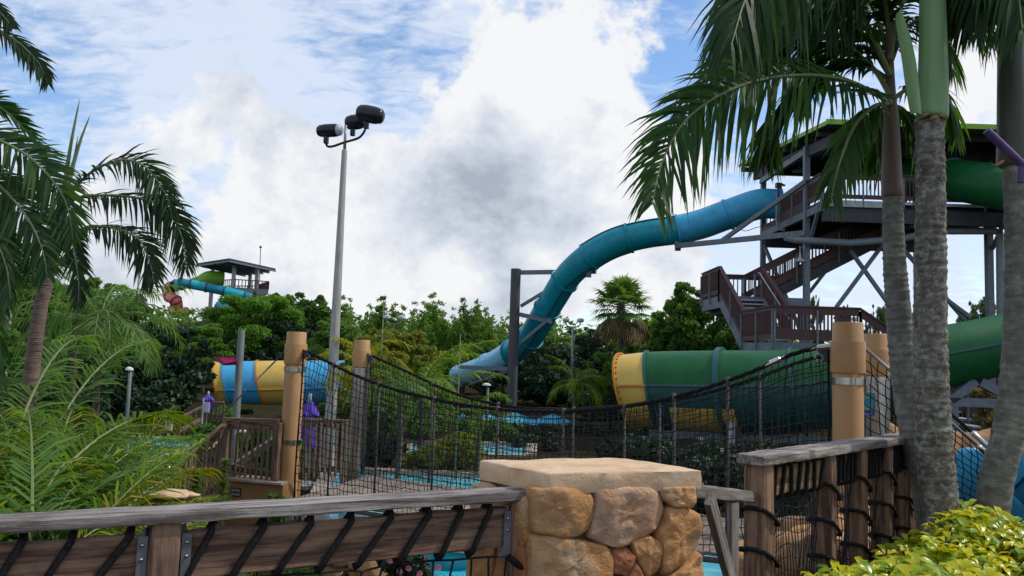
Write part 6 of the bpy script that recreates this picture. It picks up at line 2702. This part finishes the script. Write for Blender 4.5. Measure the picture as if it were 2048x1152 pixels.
feather_palm(200, 648, 13, 1.7, 18, 'bushy green palm between the reddish trunk and the dark magnolia', 31, lf_mid, droop=.8)
feather_palm(152, 640, 14.5, 1.6, 14, 'smaller bushy palm partly behind the reddish trunk', 32, lf_mid)
feather_palm(842, 795, 18.5, 2.2, 12, 'arching palm with long light fronds behind the netting, left of the support column', 33, lf_areca, bend=(60, 110))
feather_palm(955, 826, 17.5, 1.2, 9, 'short palm with fronds crossing the foot of the support column', 34, lf_areca)
feather_palm(720, 738, 17.5, 1.5, 9, 'yellow green palm partly behind the far left pillar', 35, lf_areca2)
feather_palm(800, 800, 16.5, 1.4, 10, 'drooping palm behind the netting right of the far left pillar', 36, lf_mid)
feather_palm(1150, 768, 31, 1.7, 13, 'bright small palm below the twin headed lamp post', 37, lf_areca, droop=.9)
feather_palm(1180, 775, 32, 1.5, 10, 'bright small palm just right of the lamp post mast', 38, lf_areca, droop=.9)


def fan_palm():
    Y = 40
    c = at(1242, 612, Y)
    root = thing('fan_palm', 'fan palm with a round grey green crown and brown skirt left of the tower stairs', 'palm tree', V((c.x, c.y, GZ)))
    b = MB()
    bs = at(1247, 720, Y)
    ringed_trunk(b, [V((bs.x, Y, GZ - .1)), V((bs.x, Y, bs.z)), V((c.x, c.y, c.z))], .23, .2, ring=.3, amt=.03, seed=3)
    b.build('trunk', m_bark, root, True)
    rn = random.Random(8)
    for i in range(46):
        dead = i >= 34
        az = i * 2.399
        e = R(rn.uniform(-55, -30)) if dead else R(lerp(85, -25, (i / 34) ** 1.1) + rn.uniform(-8, 8))
        d = V((math.sin(az) * math.cos(e), math.cos(az) * math.cos(e), math.sin(e)))
        pl = rn.uniform(.8, 1.2)
        h = c + d * pl - UPZ * .12
        b = MB()
        b.tube([c, lerp(c, h, .5) + UPZ * .06, h], [.03, .022, .015], 5)
        b.cur = 1
        s = d.cross(UPZ).normalized()
        n_ = s.cross(d)
        for k in range(26):
            a = R(lerp(-112, 112, k / 25))
            dd = (d * math.cos(a) + s * math.sin(a)).normalized()
            l = 1.02 * rn.uniform(.85, 1.1) * (1 - .25 * abs(a) / 2)
            wv = n_.cross(dd).normalized()
            q1 = h + dd * l * .5 + n_ * .05 - UPZ * .06
            q2 = h + dd * l - UPZ * (.30 if not dead else .5) * rn.uniform(.5, 1.3)
            b.add([h - wv * .01, h + wv * .01, q1 + wv * .042, q1 - wv * .042, q2], [(0, 1, 2, 3), (3, 2, 4)])
        b.build('leaf_fan', [m_petiole, m_dead if dead else lf_mid], root)


fan_palm()


# --- broadleaf trees
def leaf_cloud(name, blobs, n, ll, lw, m, seed, shell=.5, up=.25, hang=0.0, squash=1.0, jitter=.8):
    """many leaf-sized faces through overlapping clumps"""
    rg = np.random.default_rng(seed)
    C = np.array([b_[0] for b_ in blobs], float)
    Rr = np.array([b_[1] for b_ in blobs], float)
    w = Rr ** 2
    idx = rg.choice(len(blobs), n, p=w / w.sum())
    d = rg.normal(size=(n, 3))
    d[:, 2] += .25
    d /= np.linalg.norm(d, axis=1, keepdims=True)
    rad = shell + (1.08 - shell) * rg.random(n) ** .6
    P = C[idx] + d * (Rr[idx] * rad)[:, None] * np.array([1, 1, squash])
    nrm = d * .7 + rg.normal(size=(n, 3)) * jitter + np.array([0, 0, up])
    nrm /= np.linalg.norm(nrm, axis=1, keepdims=True)
    t = rg.normal(size=(n, 3))
    t[:, 2] -= hang
    t -= nrm * (t * nrm).sum(1, keepdims=True)
    t /= np.linalg.norm(t, axis=1, keepdims=True)
    s = np.cross(nrm, t)
    sc_ = (.65 + .7 * rg.random(n))[:, None]
    a = P - t * ll * .5 * sc_
    e = P + t * ll * .5 * sc_
    k = nrm * lw * .18
    b1 = P + s * lw * .5 * sc_ - t * ll * .08 + k
    b2 = P - s * lw * .5 * sc_ - t * ll * .08 + k
    vs = np.stack([a, b1, e, b2], 1).reshape(-1, 3)
    me = bpy.data.meshes.new(name)
    me.vertices.add(4 * n)
    me.vertices.foreach_set('co', vs.ravel())
    me.loops.add(4 * n)
    me.loops.foreach_set('vertex_index', np.arange(4 * n))
    me.polygons.add(n)
    me.polygons.foreach_set('loop_start', np.arange(0, 4 * n, 4))
    me.polygons.foreach_set('loop_total', np.full(n, 4))
    me.materials.append(m)
    me.update(calc_edges=True)
    me.validate()
    return me


def crown_blobs(kind, seed):
    """clumps inside a unit crown: x,y in -1..1, z 0..1 from ground to top"""
    rn = random.Random(seed)
    out = []
    if kind == 'bamboo':
        for k in range(22):
            a, r = rn.uniform(0, 6.28), rn.uniform(0, .75)
            x, y = r * math.cos(a), r * math.sin(a)
            h = rn.uniform(.72, 1.0) - .12 * r
            lx, ly = rn.uniform(-.16, .16), rn.uniform(-.16, .16)
            for j in range(8):
                t = j / 7
                out.append(((x + lx * t * t, y + ly * t * t, .2 + (h - .24) * t), lerp(.20, .05, t ** 1.5)))
    elif kind == 'acacia':
        for k in range(34):
            z = rn.choice((.5, .62, .74, .84, .92, .97)) + rn.uniform(-.03, .03)
            rr = .95 * math.sqrt(max(0.05, 1 - ((z - .55) / .48) ** 2))
            a, r = rn.uniform(0, 6.28), rr * math.sqrt(rn.random())
            out.append(((r * math.cos(a), r * math.sin(a), z), rn.uniform(.16, .26)))
    else:
        for k in range(54):
            z = rn.uniform(.14, .93)
            rr = .86 * math.sqrt(max(.05, 1 - ((z - .45) / .58) ** 2)) * rn.uniform(.7, 1.15)
            a, r = rn.uniform(0, 6.28), rr * math.sqrt(rn.uniform(.25, 1))
            out.append(((r * math.cos(a), r * math.sin(a), z), rn.uniform(.08, .2)))
        for k in range(44):      # outer sprays that break the outline
            z = rn.uniform(.3, 1.0)
            rr = rn.uniform(.75, 1.12) * math.sqrt(max(.03, 1 - ((z - .5) / .54) ** 2))
            a = rn.uniform(0, 6.28)
            out.append(((rr * math.cos(a), rr * math.sin(a), z), rn.uniform(.03, .085)))
    return out


TREES = {}


def proto(kind, variant, wr):
    """crown and trunk meshes in a 1 m tall unit whose half width is wr"""
    key = (kind, variant, round(wr, 1))
    if key in TREES:
        return TREES[key]
    sd = hash((variant * 7 + len(kind))) % 1000 + variant
    bl = crown_blobs(kind, sd)
    bl = [((x * wr, y * wr, z), r * (wr + .5) * .62) for (x, y, z), r in bl]
    par = {'broad': (17000, .031, .017, lf_mid, .25, .2, 0), 'dark': (12000, .050, .026, lf_dark, .5, .3, 0), 'feather': (15000, .036, .012, lf_grey, .35, .1, .3),
           'bamboo': (17000, .042, .010, lf_bamboo, .2, .1, .8), 'acacia': (15000, .034, .013, lf_acacia, .3, .7, 0), 'yellow': (13000, .036, .019, lf_yellow, .3, .3, 0),
           'deep': (12000, .034, .018, lf_dark, .4, .2, 0)}[kind]
    n, ll, lw, m, shell, up, hang = par
    q = .8 + .5 * wr
    me = leaf_cloud('crown', bl, n, ll * q * 1.25, lw * q * 1.35, m, sd, shell, up, hang, .8 if kind != 'acacia' else .45)
    b = MB()
    rn = random.Random(sd)
    tp = V((rn.uniform(-.05, .05) * wr, rn.uniform(-.05, .05) * wr, .62))
    b.tube(spline([V((0, 0, -.03)), V((.02, .01, .15)), V((-.01, .02, .35)), tp], 12), [.032, .028, .026, .025, .024, .023, .022, .02, .018, .016, .013, .01], 8)
    for k in range(12):
        c = V(rn.choice(bl)[0])
        t = rn.uniform(.2, .75)
        s = V((0, 0, .62 * t))
        b.tube(spline([s, lerp(s, c, .45) + V((0, 0, .04)), c], 7), [.013, .011, .009, .007, .005, .004, .002], 5)
    tm = b.build('trunk', m_bark, None, True)
    tme = tm.data
    bpy.data.objects.remove(tm)
    TREES[key] = (me, tme)
    return TREES[key]


def tree(px, py, Y, wpx, kind, label, variant=0, name='tree', cat='tree', zb=GZ, group=None, rot=None):
    top = at(px, py, Y)
    H = top.z - zb
    half = wpx * .5 / FPX * Y
    wr = min(1.5, max(.3, half / H))
    me, tme = proto(kind, variant, wr)
    root = thing(name, label, cat, V((top.x, top.y, zb)), group)
    wr_ = round(wr, 1)
    k = half / (H * wr)
    root.scale = (H * k, H * k, H)
    root.rotation_euler = (0, 0, rot if rot is not None else (px * 1.37) % 6.28)
    for nm, m_ in (('crown', me), ('trunk', tme)):
        o = bpy.data.objects.new(nm, m_)
        col.objects.link(o)
        o.parent = root
    return root


BACK = [
    (60, 500, 24, 300, 'broad', 'large mid green tree behind the left edge palms', 0),
    (175, 560, 27, 150, 'broad', 'rounded green tree right of the reddish palm trunk', 1),
    (245, 588, 42, 150, 'feather', 'olive feathery tree rising behind the dark magnolia', 0),
    (318, 650, 33, 205, 'dark', 'dark glossy magnolia left of the striped slide', 0),
    (225, 705, 26, 130, 'dark', 'lower dark tree at the left foot of the magnolia', 1),
    (392, 646, 56, 110, 'feather', 'grey green tree below the coral spiral slide', 1),
    (440, 634, 60, 90, 'feather', 'dark feathery tree below the distant cyan slide', 0),
    (505, 596, 50, 220, 'acacia', 'fresh green layered tree above the striped slide', 0),
    (415, 660, 46, 120, 'acacia', 'smaller fresh green tree left of the striped slide', 1),
    (540, 585, 72, 120, 'broad', 'dark topped tree beside the distant tower railing', 0),
    (610, 588, 62, 160, 'broad', 'dark green tree left of the floodlight mast', 1),
    (590, 640, 50, 150, 'deep', 'shadowy tree directly behind the near left pillar', 0),
    (700, 580, 60, 150, 'bamboo', 'bamboo grove just right of the floodlight mast', 0),
    (690, 640, 48, 150, 'broad', 'dark tree between mast and far left pillar', 2),
    (775, 574, 58, 150, 'bamboo', 'bamboo clump behind the distant lamp post', 1),
    (850, 572, 56, 160, 'bamboo', 'tall bamboo clump in the middle of the treeline', 0),
    (930, 576, 54, 160, 'bamboo', 'bamboo clump left of the support column', 1),
    (985, 610, 50, 120, 'bamboo', 'lower bamboo directly behind the support column', 0),
    (800, 655, 31, 210, 'yellow', 'yellow green tree in the middle of the view', 0),
    (740, 690, 29, 110, 'yellow', 'small yellow green tree touching the far left pillar', 1),
    (856, 705, 27, 90, 'yellow', 'yellow green shrub tree before the blue slide end', 0),
    (1085, 648, 56, 150, 'broad', 'green tree right behind the teal slide bends', 1),
    (1010, 700, 48, 170, 'deep', 'dark tree under the pale blue slide end', 1),
    (1100, 690, 46, 160, 'deep', 'dark tree right of the support column', 0),
    (1185, 655, 52, 150, 'deep', 'dark tree behind the twin headed lamp post', 2),
    (1225, 700, 33, 130, 'broad', 'green shrubby tree touching the yellow slide mouth', 2),
    (1290, 640, 48, 130, 'broad', 'mid green tree right of the fan palm', 0),
    (1330, 615, 45, 140, 'broad', 'bushy tree between fan palm and stairs', 1),
    (1392, 572, 43, 170, 'broad', 'tallest leafy tree left of the tower stairs', 2),
    (1470, 612, 41, 130, 'broad', 'leafy tree behind the lower stair flight', 0),
    (1540, 668, 44, 120, 'broad', 'tree glimpsed under the stair landing', 1),
    (1632, 592, 80, 26, 'feather', 'thin distant treetop left of the big tower column', 0),
    (1690, 612, 80, 26, 'feather', 'thin distant treetop between tower braces', 1),
    (1757, 612, 75, 40, 'feather', 'small distant treetop beside the left palm trunk', 0),
    (1830, 630, 75, 46, 'feather', 'low distant treetop between the two left palm trunks', 1),
    (1960, 598, 60, 70, 'feather', 'distant treetop at the foot of the drain pipe', 0),
    (1950, 720, 34, 220, 'deep', 'dark tree behind the green tube at right', 1),
    (1800, 740, 36, 200, 'deep', 'dark tree hidden behind the left palm trunk', 2),
    (1640, 740, 38, 220, 'deep', 'dark tree behind the green funnel slide', 0),
    (1450, 740, 36, 220, 'deep', 'dark tree left behind the green funnel slide', 1),
    (1290, 745, 31, 170, 'deep', 'dark tree under the yellow slide mouth', 2),
    (520, 700, 49, 220, 'deep', 'dark tree behind the striped slide', 2),
    (120, 690, 18, 200, 'deep', 'dark tree in the gap behind the palm clumps', 1),
    (-60, 560, 20, 260, 'broad', 'mid green tree beyond the left picture edge', 2),
]
for (px, py, Y, w, kind, lb, vr) in BACK:
    tree(px, py, Y, w, kind, lb, vr)


def bush(px, py, Y, wpx, m, label, ll=.11, lw=.06, n=2600, seed=1, name='shrub', cat='shrub', zb=GZ, squash=.75, rn_blobs=9, flower=None, depth=1.0):
    top = at(px, py, Y)
    half = wpx * .5 / FPX * Y
    H = max(top.z - zb, .2)
    rn = random.Random(seed)
    bl = []
    for k in range(rn_blobs):
        a, r = rn.uniform(0, 6.28), rn.uniform(0, .62)
        bl.append(((half * r * math.cos(a), half * depth * r * math.sin(a), H * rn.uniform(.25, .72)), min(half, H) * rn.uniform(.32, .5)))
    bl.append(((0, 0, H * .62), min(half, H) * .4))
    zt = max(c[2] + r * squash for c, r in bl)
    bl = [((c[0], c[1], c[2] * H / zt), r) for c, r in bl]
    root = thing(name, label, cat, V((top.x, top.y, zb)))
    me = leaf_cloud('foliage', bl, n, ll, lw, m, seed, .35, .4, 0, squash)
    o = bpy.data.objects.new('foliage', me)
    col.objects.link(o)
    o.parent = root
    b = MB()
    for k in range(7):
        c = V(bl[k % len(bl)][0])
        b.tube([V((c.x * .15, c.y * .15, -.05)), lerp(V((0, 0, 0)), c, .5) + V((0, 0, .05)), c], [.02, .014, .006], 5)
    LOC['_tmp'] = V((0, 0, 0))
    o = b.build('stems', m_bark, None, True)
    o.parent = root
    if flower:
        rg = random.Random(seed + 5)
        for (fx, fy) in flower:
            b = MB()
            c = at(fx, fy, Y - half * .75) - V((top.x, top.y, zb))
            for k in range(7):
                a = k * .9
                d = V((math.cos(a), -.5, math.sin(a))).normalized()
                s = d.cross(V((0, 1, 0))).normalized()
                r = .032
                b.add([c, c + d * r * .6 + s * r * .45, c + d * r + V((0, -.008, 0)), c + d * r * .6 - s * r * .45], [(0, 1, 2, 3)])
            o = b.build('blossom', lf_pink, None)
            o.parent = root
    return root


# shaded undergrowth and hedges that close the view under the trees
HEDGE = [
    (318, 760, 30, 170, lf_dark, 'dark undergrowth below the magnolia'), (470, 835, 33, 150, lf_dark, 'dark shrubs below the striped slide'),
    (505, 838, 20, 120, lf_mid, 'flat topped green shrub behind the picket landing'), (590, 850, 32, 160, lf_dark, 'dark shrubs between the left pillars'),
    (680, 800, 30, 120, lf_mid, 'green shrub behind the floodlight mast foot'), (700, 850, 24, 140, lf_dark, 'dark shrub left of the bridge suspenders'),
    (770, 868, 19, 110, lf_dark, 'round dark bush behind the netting near the river'), (850, 850, 30, 190, lf_dark, 'dark hedge behind the netting'),
    (900, 868, 18.4, 200, lf_yellow, 'yellow green shrub beside the river behind the netting'), (835, 905, 18.0, 120, lf_yellow, 'smaller yellow green shrub at the river edge'),
    (1060, 852, 28, 200, lf_dark, 'long dark hedge below the cyan umbrellas'), (1180, 848, 30, 180, lf_dark, 'dark hedge left of the green slide'),
    (1200, 780, 36, 150, lf_dark, 'dark shrubs behind the small bright palms'), (1010, 780, 44, 170, lf_dark, 'dark shrubs behind the column foot'), (1100, 770, 45, 150, lf_dark, 'dark shrubs below the lamp post'),
    (1300, 872, 18.4, 190, lf_dark, 'dark shrubs under the yellow mouth'), (1430, 880, 18, 220, lf_dark, 'dark shrubs under the middle of the funnel'),
    (1560, 886, 17.5, 240, lf_dark, 'dark shrubs under the right of the funnel'), (1240, 872, 21, 170, lf_dark, 'dark shrub near the bridge middle'),
    (1400, 905, 14.5, 220, lf_dark, 'dark shrub behind the bridge right of the pier'), (1560, 915, 13.5, 260, lf_dark, 'dark shrub behind the bridge left of the large pillar'),
    (1700, 880, 22, 260, lf_dark, 'dark shrubs behind the large right pillar'), (1900, 830, 23, 260, lf_dark, 'dark shrubs behind the rock wall'),
    (1970, 770, 20, 60, lf_pampas, 'pale straw coloured plume grass under the green tube'),
    (440, 815, 28, 120, lf_mid, 'fern like shrub beside the shaded stairs'), (415, 850, 22, 110, lf_mid, 'bright shrub behind the sloping picket railing'),
    (560, 870, 15.5, 110, lf_mid, 'green shrub seen between the landing pickets'), (350, 905, 13.5, 130, lf_areca, 'bright green shrub at the corner of the side pool'),
]
for i, (px, py, Y, w, m_, lb) in enumerate(HEDGE):
    dk = m_ is lf_dark
    bush(px, py, Y, w, m_, lb, .0065 * Y + .04, .0036 * Y + .022, 3400 if dk else 3000, 200 + i)
for (px, py, Y, w, m_, lb) in [(40, 770, 9.4, 300, lf_dark, 'added dark leaves standing in for shade behind the left corner palms'), (205, 835, 9.8, 190, lf_dark, 'added dark leaves standing in for shade behind the stringy palm clump'),  # both dark leaf masses are added as a backing in place of shade
                               (772, 770, 21.5, 150, lf_mid, 'tall green shrub behind the netting left of centre'), (850, 800, 23.5, 170, lf_mid, 'green shrub behind the arching palm'),
                               (700, 770, 22.5, 110, lf_yellow, 'yellow green shrub just right of the far left pillar'), (985, 836, 24, 150, lf_mid, 'low green shrub at the foot of the support column'),
                               (1060, 868, 23.8, 190, lf_dark, 'low dark hedge in front of the far pool strip')]:
    bush(px, py, Y, w, m_, lb, .0062 * Y + .04, .0034 * Y + .022, 3200, int(px * 3 + py))
bush(822, 1085, 7.2, 135, lf_dark, 'dark leaved bush with pink flowers below the laced board', .07, .045, 2600, 301, 'flowering_bush', 'bush', squash=.85,
     flower=[(782, 1120), (822, 1098), (849, 1100), (854, 1118), (818, 1136), (877, 1134), (800, 1142), (840, 1146)])
bush(390, 1100, 4.2, 130, lf_croton, 'variegated shrub under the laced board right of the fence post', .12, .035, 900, 302)
bush(480, 1110, 4.6, 150, lf_croton, 'variegated shrub left of the rubble wall', .12, .035, 900, 303)
bush(600, 1118, 5.6, 170, lf_grass, 'tufted bright green plant in front of the rubble wall', .14, .018, 1500, 304)
bush(250, 1075, 4.4, 180, lf_areca2, 'yellowish leaves showing between handrail and board at left', .14, .03, 900, 305)
bush(560, 985, 10.6, 60, lf_grass, 'grass tuft at the foot of the near left pillar', .16, .018, 600, 306, zb=-1.0)
bush(60, 1120, 4.0, 200, lf_croton, 'leafy shrub below the board at the left corner', .12, .035, 900, 307)


def bottlebrush(px, ytop, ybot, Y, label, brown=False, seed=0):
    a, e = at(px, ybot, Y), at(px + 6, ytop, Y)
    root = thing('spiky_plant', label, 'plant', V((a.x, a.y, GZ)))
    rn = random.Random(seed)
    b = MB()
    st = spline([V((a.x, a.y, GZ)), a, lerp(a, e, .5) + V((.01, 0, 0)), e], 30)
    b.tube(st, [.022 - .0004 * i for i in range(30)], 7)
    b.build('stem', m_bark, root, True)
    b = MB()
    if not brown:
        for i in range(260):
            t = rn.random()
            p = lerp(a, e, t)
            az = rn.uniform(0, 6.28)
            d = V((math.cos(az), math.sin(az), rn.uniform(.3, .9))).normalized()
            l = .16 * (1 - .4 * t) * rn.uniform(.7, 1.1)
            w = d.cross(UPZ).normalized() * .011
            b.add([p - w * .5, p + w * .5, p + d * l * .6 + w, p + d * l * .6 - w, p + d * l - UPZ * .02], [(0, 1, 2, 3), (3, 2, 4)])
    else:
        for i in range(50):
            t = rn.random() ** .4
            p = lerp(a, e, t)
            az = rn.uniform(0, 6.28)
            d = V((math.cos(az), math.sin(az), rn.uniform(-.1, .5))).normalized()
            l = .05
            w = d.cross(UPZ).normalized() * .012
            b.add([p - w, p + w, p + d * l], [(0, 1, 2)])
        for i in range(30):
            az = rn.uniform(0, 6.28)
            d = V((math.cos(az), math.sin(az), 1.2)).normalized()
            w = d.cross(UPZ).normalized() * .012
            b.add([e - w, e + w, e + d * .08], [(0, 1, 2)])
    b.build('leaves', lf_bamboo if not brown else lf_croton, root)


bottlebrush(404, 888, 1010, 9.4, 'brown bare stem with a green tuft in front of the stair pickets', True, 1)
bottlebrush(444, 920, 1010, 9.6, 'fuzzy green column plant left of the caution sign', False, 2)
bottlebrush(388, 940, 1010, 9.2, 'green column plant nearest the small capped pier', False, 3)
bottlebrush(432, 1000, 1050, 8.0, 'low green column plant just above the handrail', False, 4)


def bare_pole(px, y0, y1, Y, label):
    a, e = at(px, y0, Y), at(px, y1, Y)
    b = MB()
    b.lathe([(.022, GZ), (.018, lerp(GZ, e.z, .5)), (.008, e.z)], (e.x, e.y, 0), 7)
    for k in range(8):
        z = lerp(GZ, e.z, (k + 1) / 9)
        b.lathe([(.022, z - .01), (.026, z), (.022, z + .01)], (e.x, e.y, 0), 7)
    o = b.build('bamboo_cane', m_petiole, None, True)
    tag(o, label, 'cane')


bush(889, 893, 18.0, 30, m_gold, 'small golden flowering shrub behind the netting', .07, .05, 500, 330)
bare_pole(921, 830, 668, 17, 'thin bare cane standing left of the support column')
bare_pole(768, 760, 600, 20, 'very thin cane right of the far left pillar')

# far wood that closes the horizon: one mass, nobody could count it
rn = random.Random(77)
fb = []
for k in range(150):
    x = lerp(-95, 95, k / 149) + rn.uniform(-2, 2)
    h = rn.uniform(5, 7.2)
    fb.append(((x, 96 + rn.uniform(-5, 5), h * .45 + GZ), h * .62))
fw = bpy.data.objects.new('far_woods', leaf_cloud('far_woods', fb, 60000, .7, .4, lf_mid, 9, .4, .3))
col.objects.link(fw)
tag(fw, 'far dark woods closing the horizon behind the park', kind='stuff')

# lawn strip beyond the hedge
rg = np.random.default_rng(5)
b = MB()
for k in range(5200):
    x, y = rg.uniform(-4, 5.5), rg.uniform(31.2, 33.4)
    a, l = rg.uniform(0, 6.28), rg.uniform(.08, .16)
    z = GZ + .02
    w = .014
    c, s_ = math.cos(a), math.sin(a)
    b.add([(x - w * c, y - w * s_, z), (x + w * c, y + w * s_, z), (x + rg.uniform(-.05, .05), y + rg.uniform(-.05, .05), z + l)], [(0, 1, 2)])
o = b.build('lawn_grass', lf_grass)
tag(o, 'strip of pale lawn grass beyond the netting', kind='stuff')
b = MB()
b.box((-5, 31, GZ - .05), (6.5, 33.6, GZ + .02))
o = b.build('lawn', mat('lawn_soil', (.05, .08, .018), (.035, .055, .012), 4, .95, bump=.5, rand=0))
tag(o, 'lawn beyond the river hedge', kind='structure')


def lime_bed():
    """umbrella-tree ground cover: whorls of leaves"""
    rn = random.Random(4)
    b = MB()
    for k in range(5200):
        x, y = rn.uniform(1.0, 6.4), rn.uniform(2.2, 7.0)
        fy = float(fence_y(x))
        if y > fy - .34 or x < 1.66 + (4.6 - y) * .28:
            continue
        # a clipped mound, a little higher towards the right
        top = .47 + .05 * math.sin(x * 3.1 + y * 2) + .05 * math.sin(x * 7 - y * 5) + .06 * (x - 2.2) + .015 * (y - 4)
        edge = min(1, max(.45, (fy - y - .3) / .4))
        z = top * (.45 + .55 * edge) - rn.random() ** 2.5 * .30
        if z < .03:
            continue
        c = V((x, y, z))
        tilt = V((rn.uniform(-.4, .4), rn.uniform(-.5, .3), 1)).normalized()
        n = rn.choice((6, 7, 8))
        l0 = rn.uniform(.06, .118)
        u = tilt.cross(V((1, 0, 0))).normalized()
        v = tilt.cross(u)
        a0 = rn.uniform(0, 6.28)
        for i in range(n):
            a = a0 + 2 * math.pi * i / n + rn.uniform(-.15, .15)
            d = (u * math.cos(a) + v * math.sin(a) + tilt * rn.uniform(-.15, .5)).normalized()
            s = d.cross(tilt).normalized()
            l = l0 * rn.uniform(.8, 1.15)
            w = l * .21
            o_ = c + d * .012
            m1 = o_ + d * l * .45 + tilt * .006
            m2 = o_ + d * l * .8 - tilt * .004
            tp = o_ + d * l - tilt * .02
            b.add([o_, m1 - s * w + tilt * .007, m2 - s * w * .95 + tilt * .004, tp, m2 + s * w * .95 + tilt * .004, m1 + s * w + tilt * .007, m1, m2],
                  [(0, 6, 1), (1, 6, 7, 2), (2, 7, 3), (3, 7, 4), (4, 7, 6, 5), (5, 6, 0)])
    o = b.build('ground_cover', lf_lime, None, True)
    tag(o, 'lime and yellow umbrella leaf ground cover around the palm bases', kind='stuff')


lime_bed()
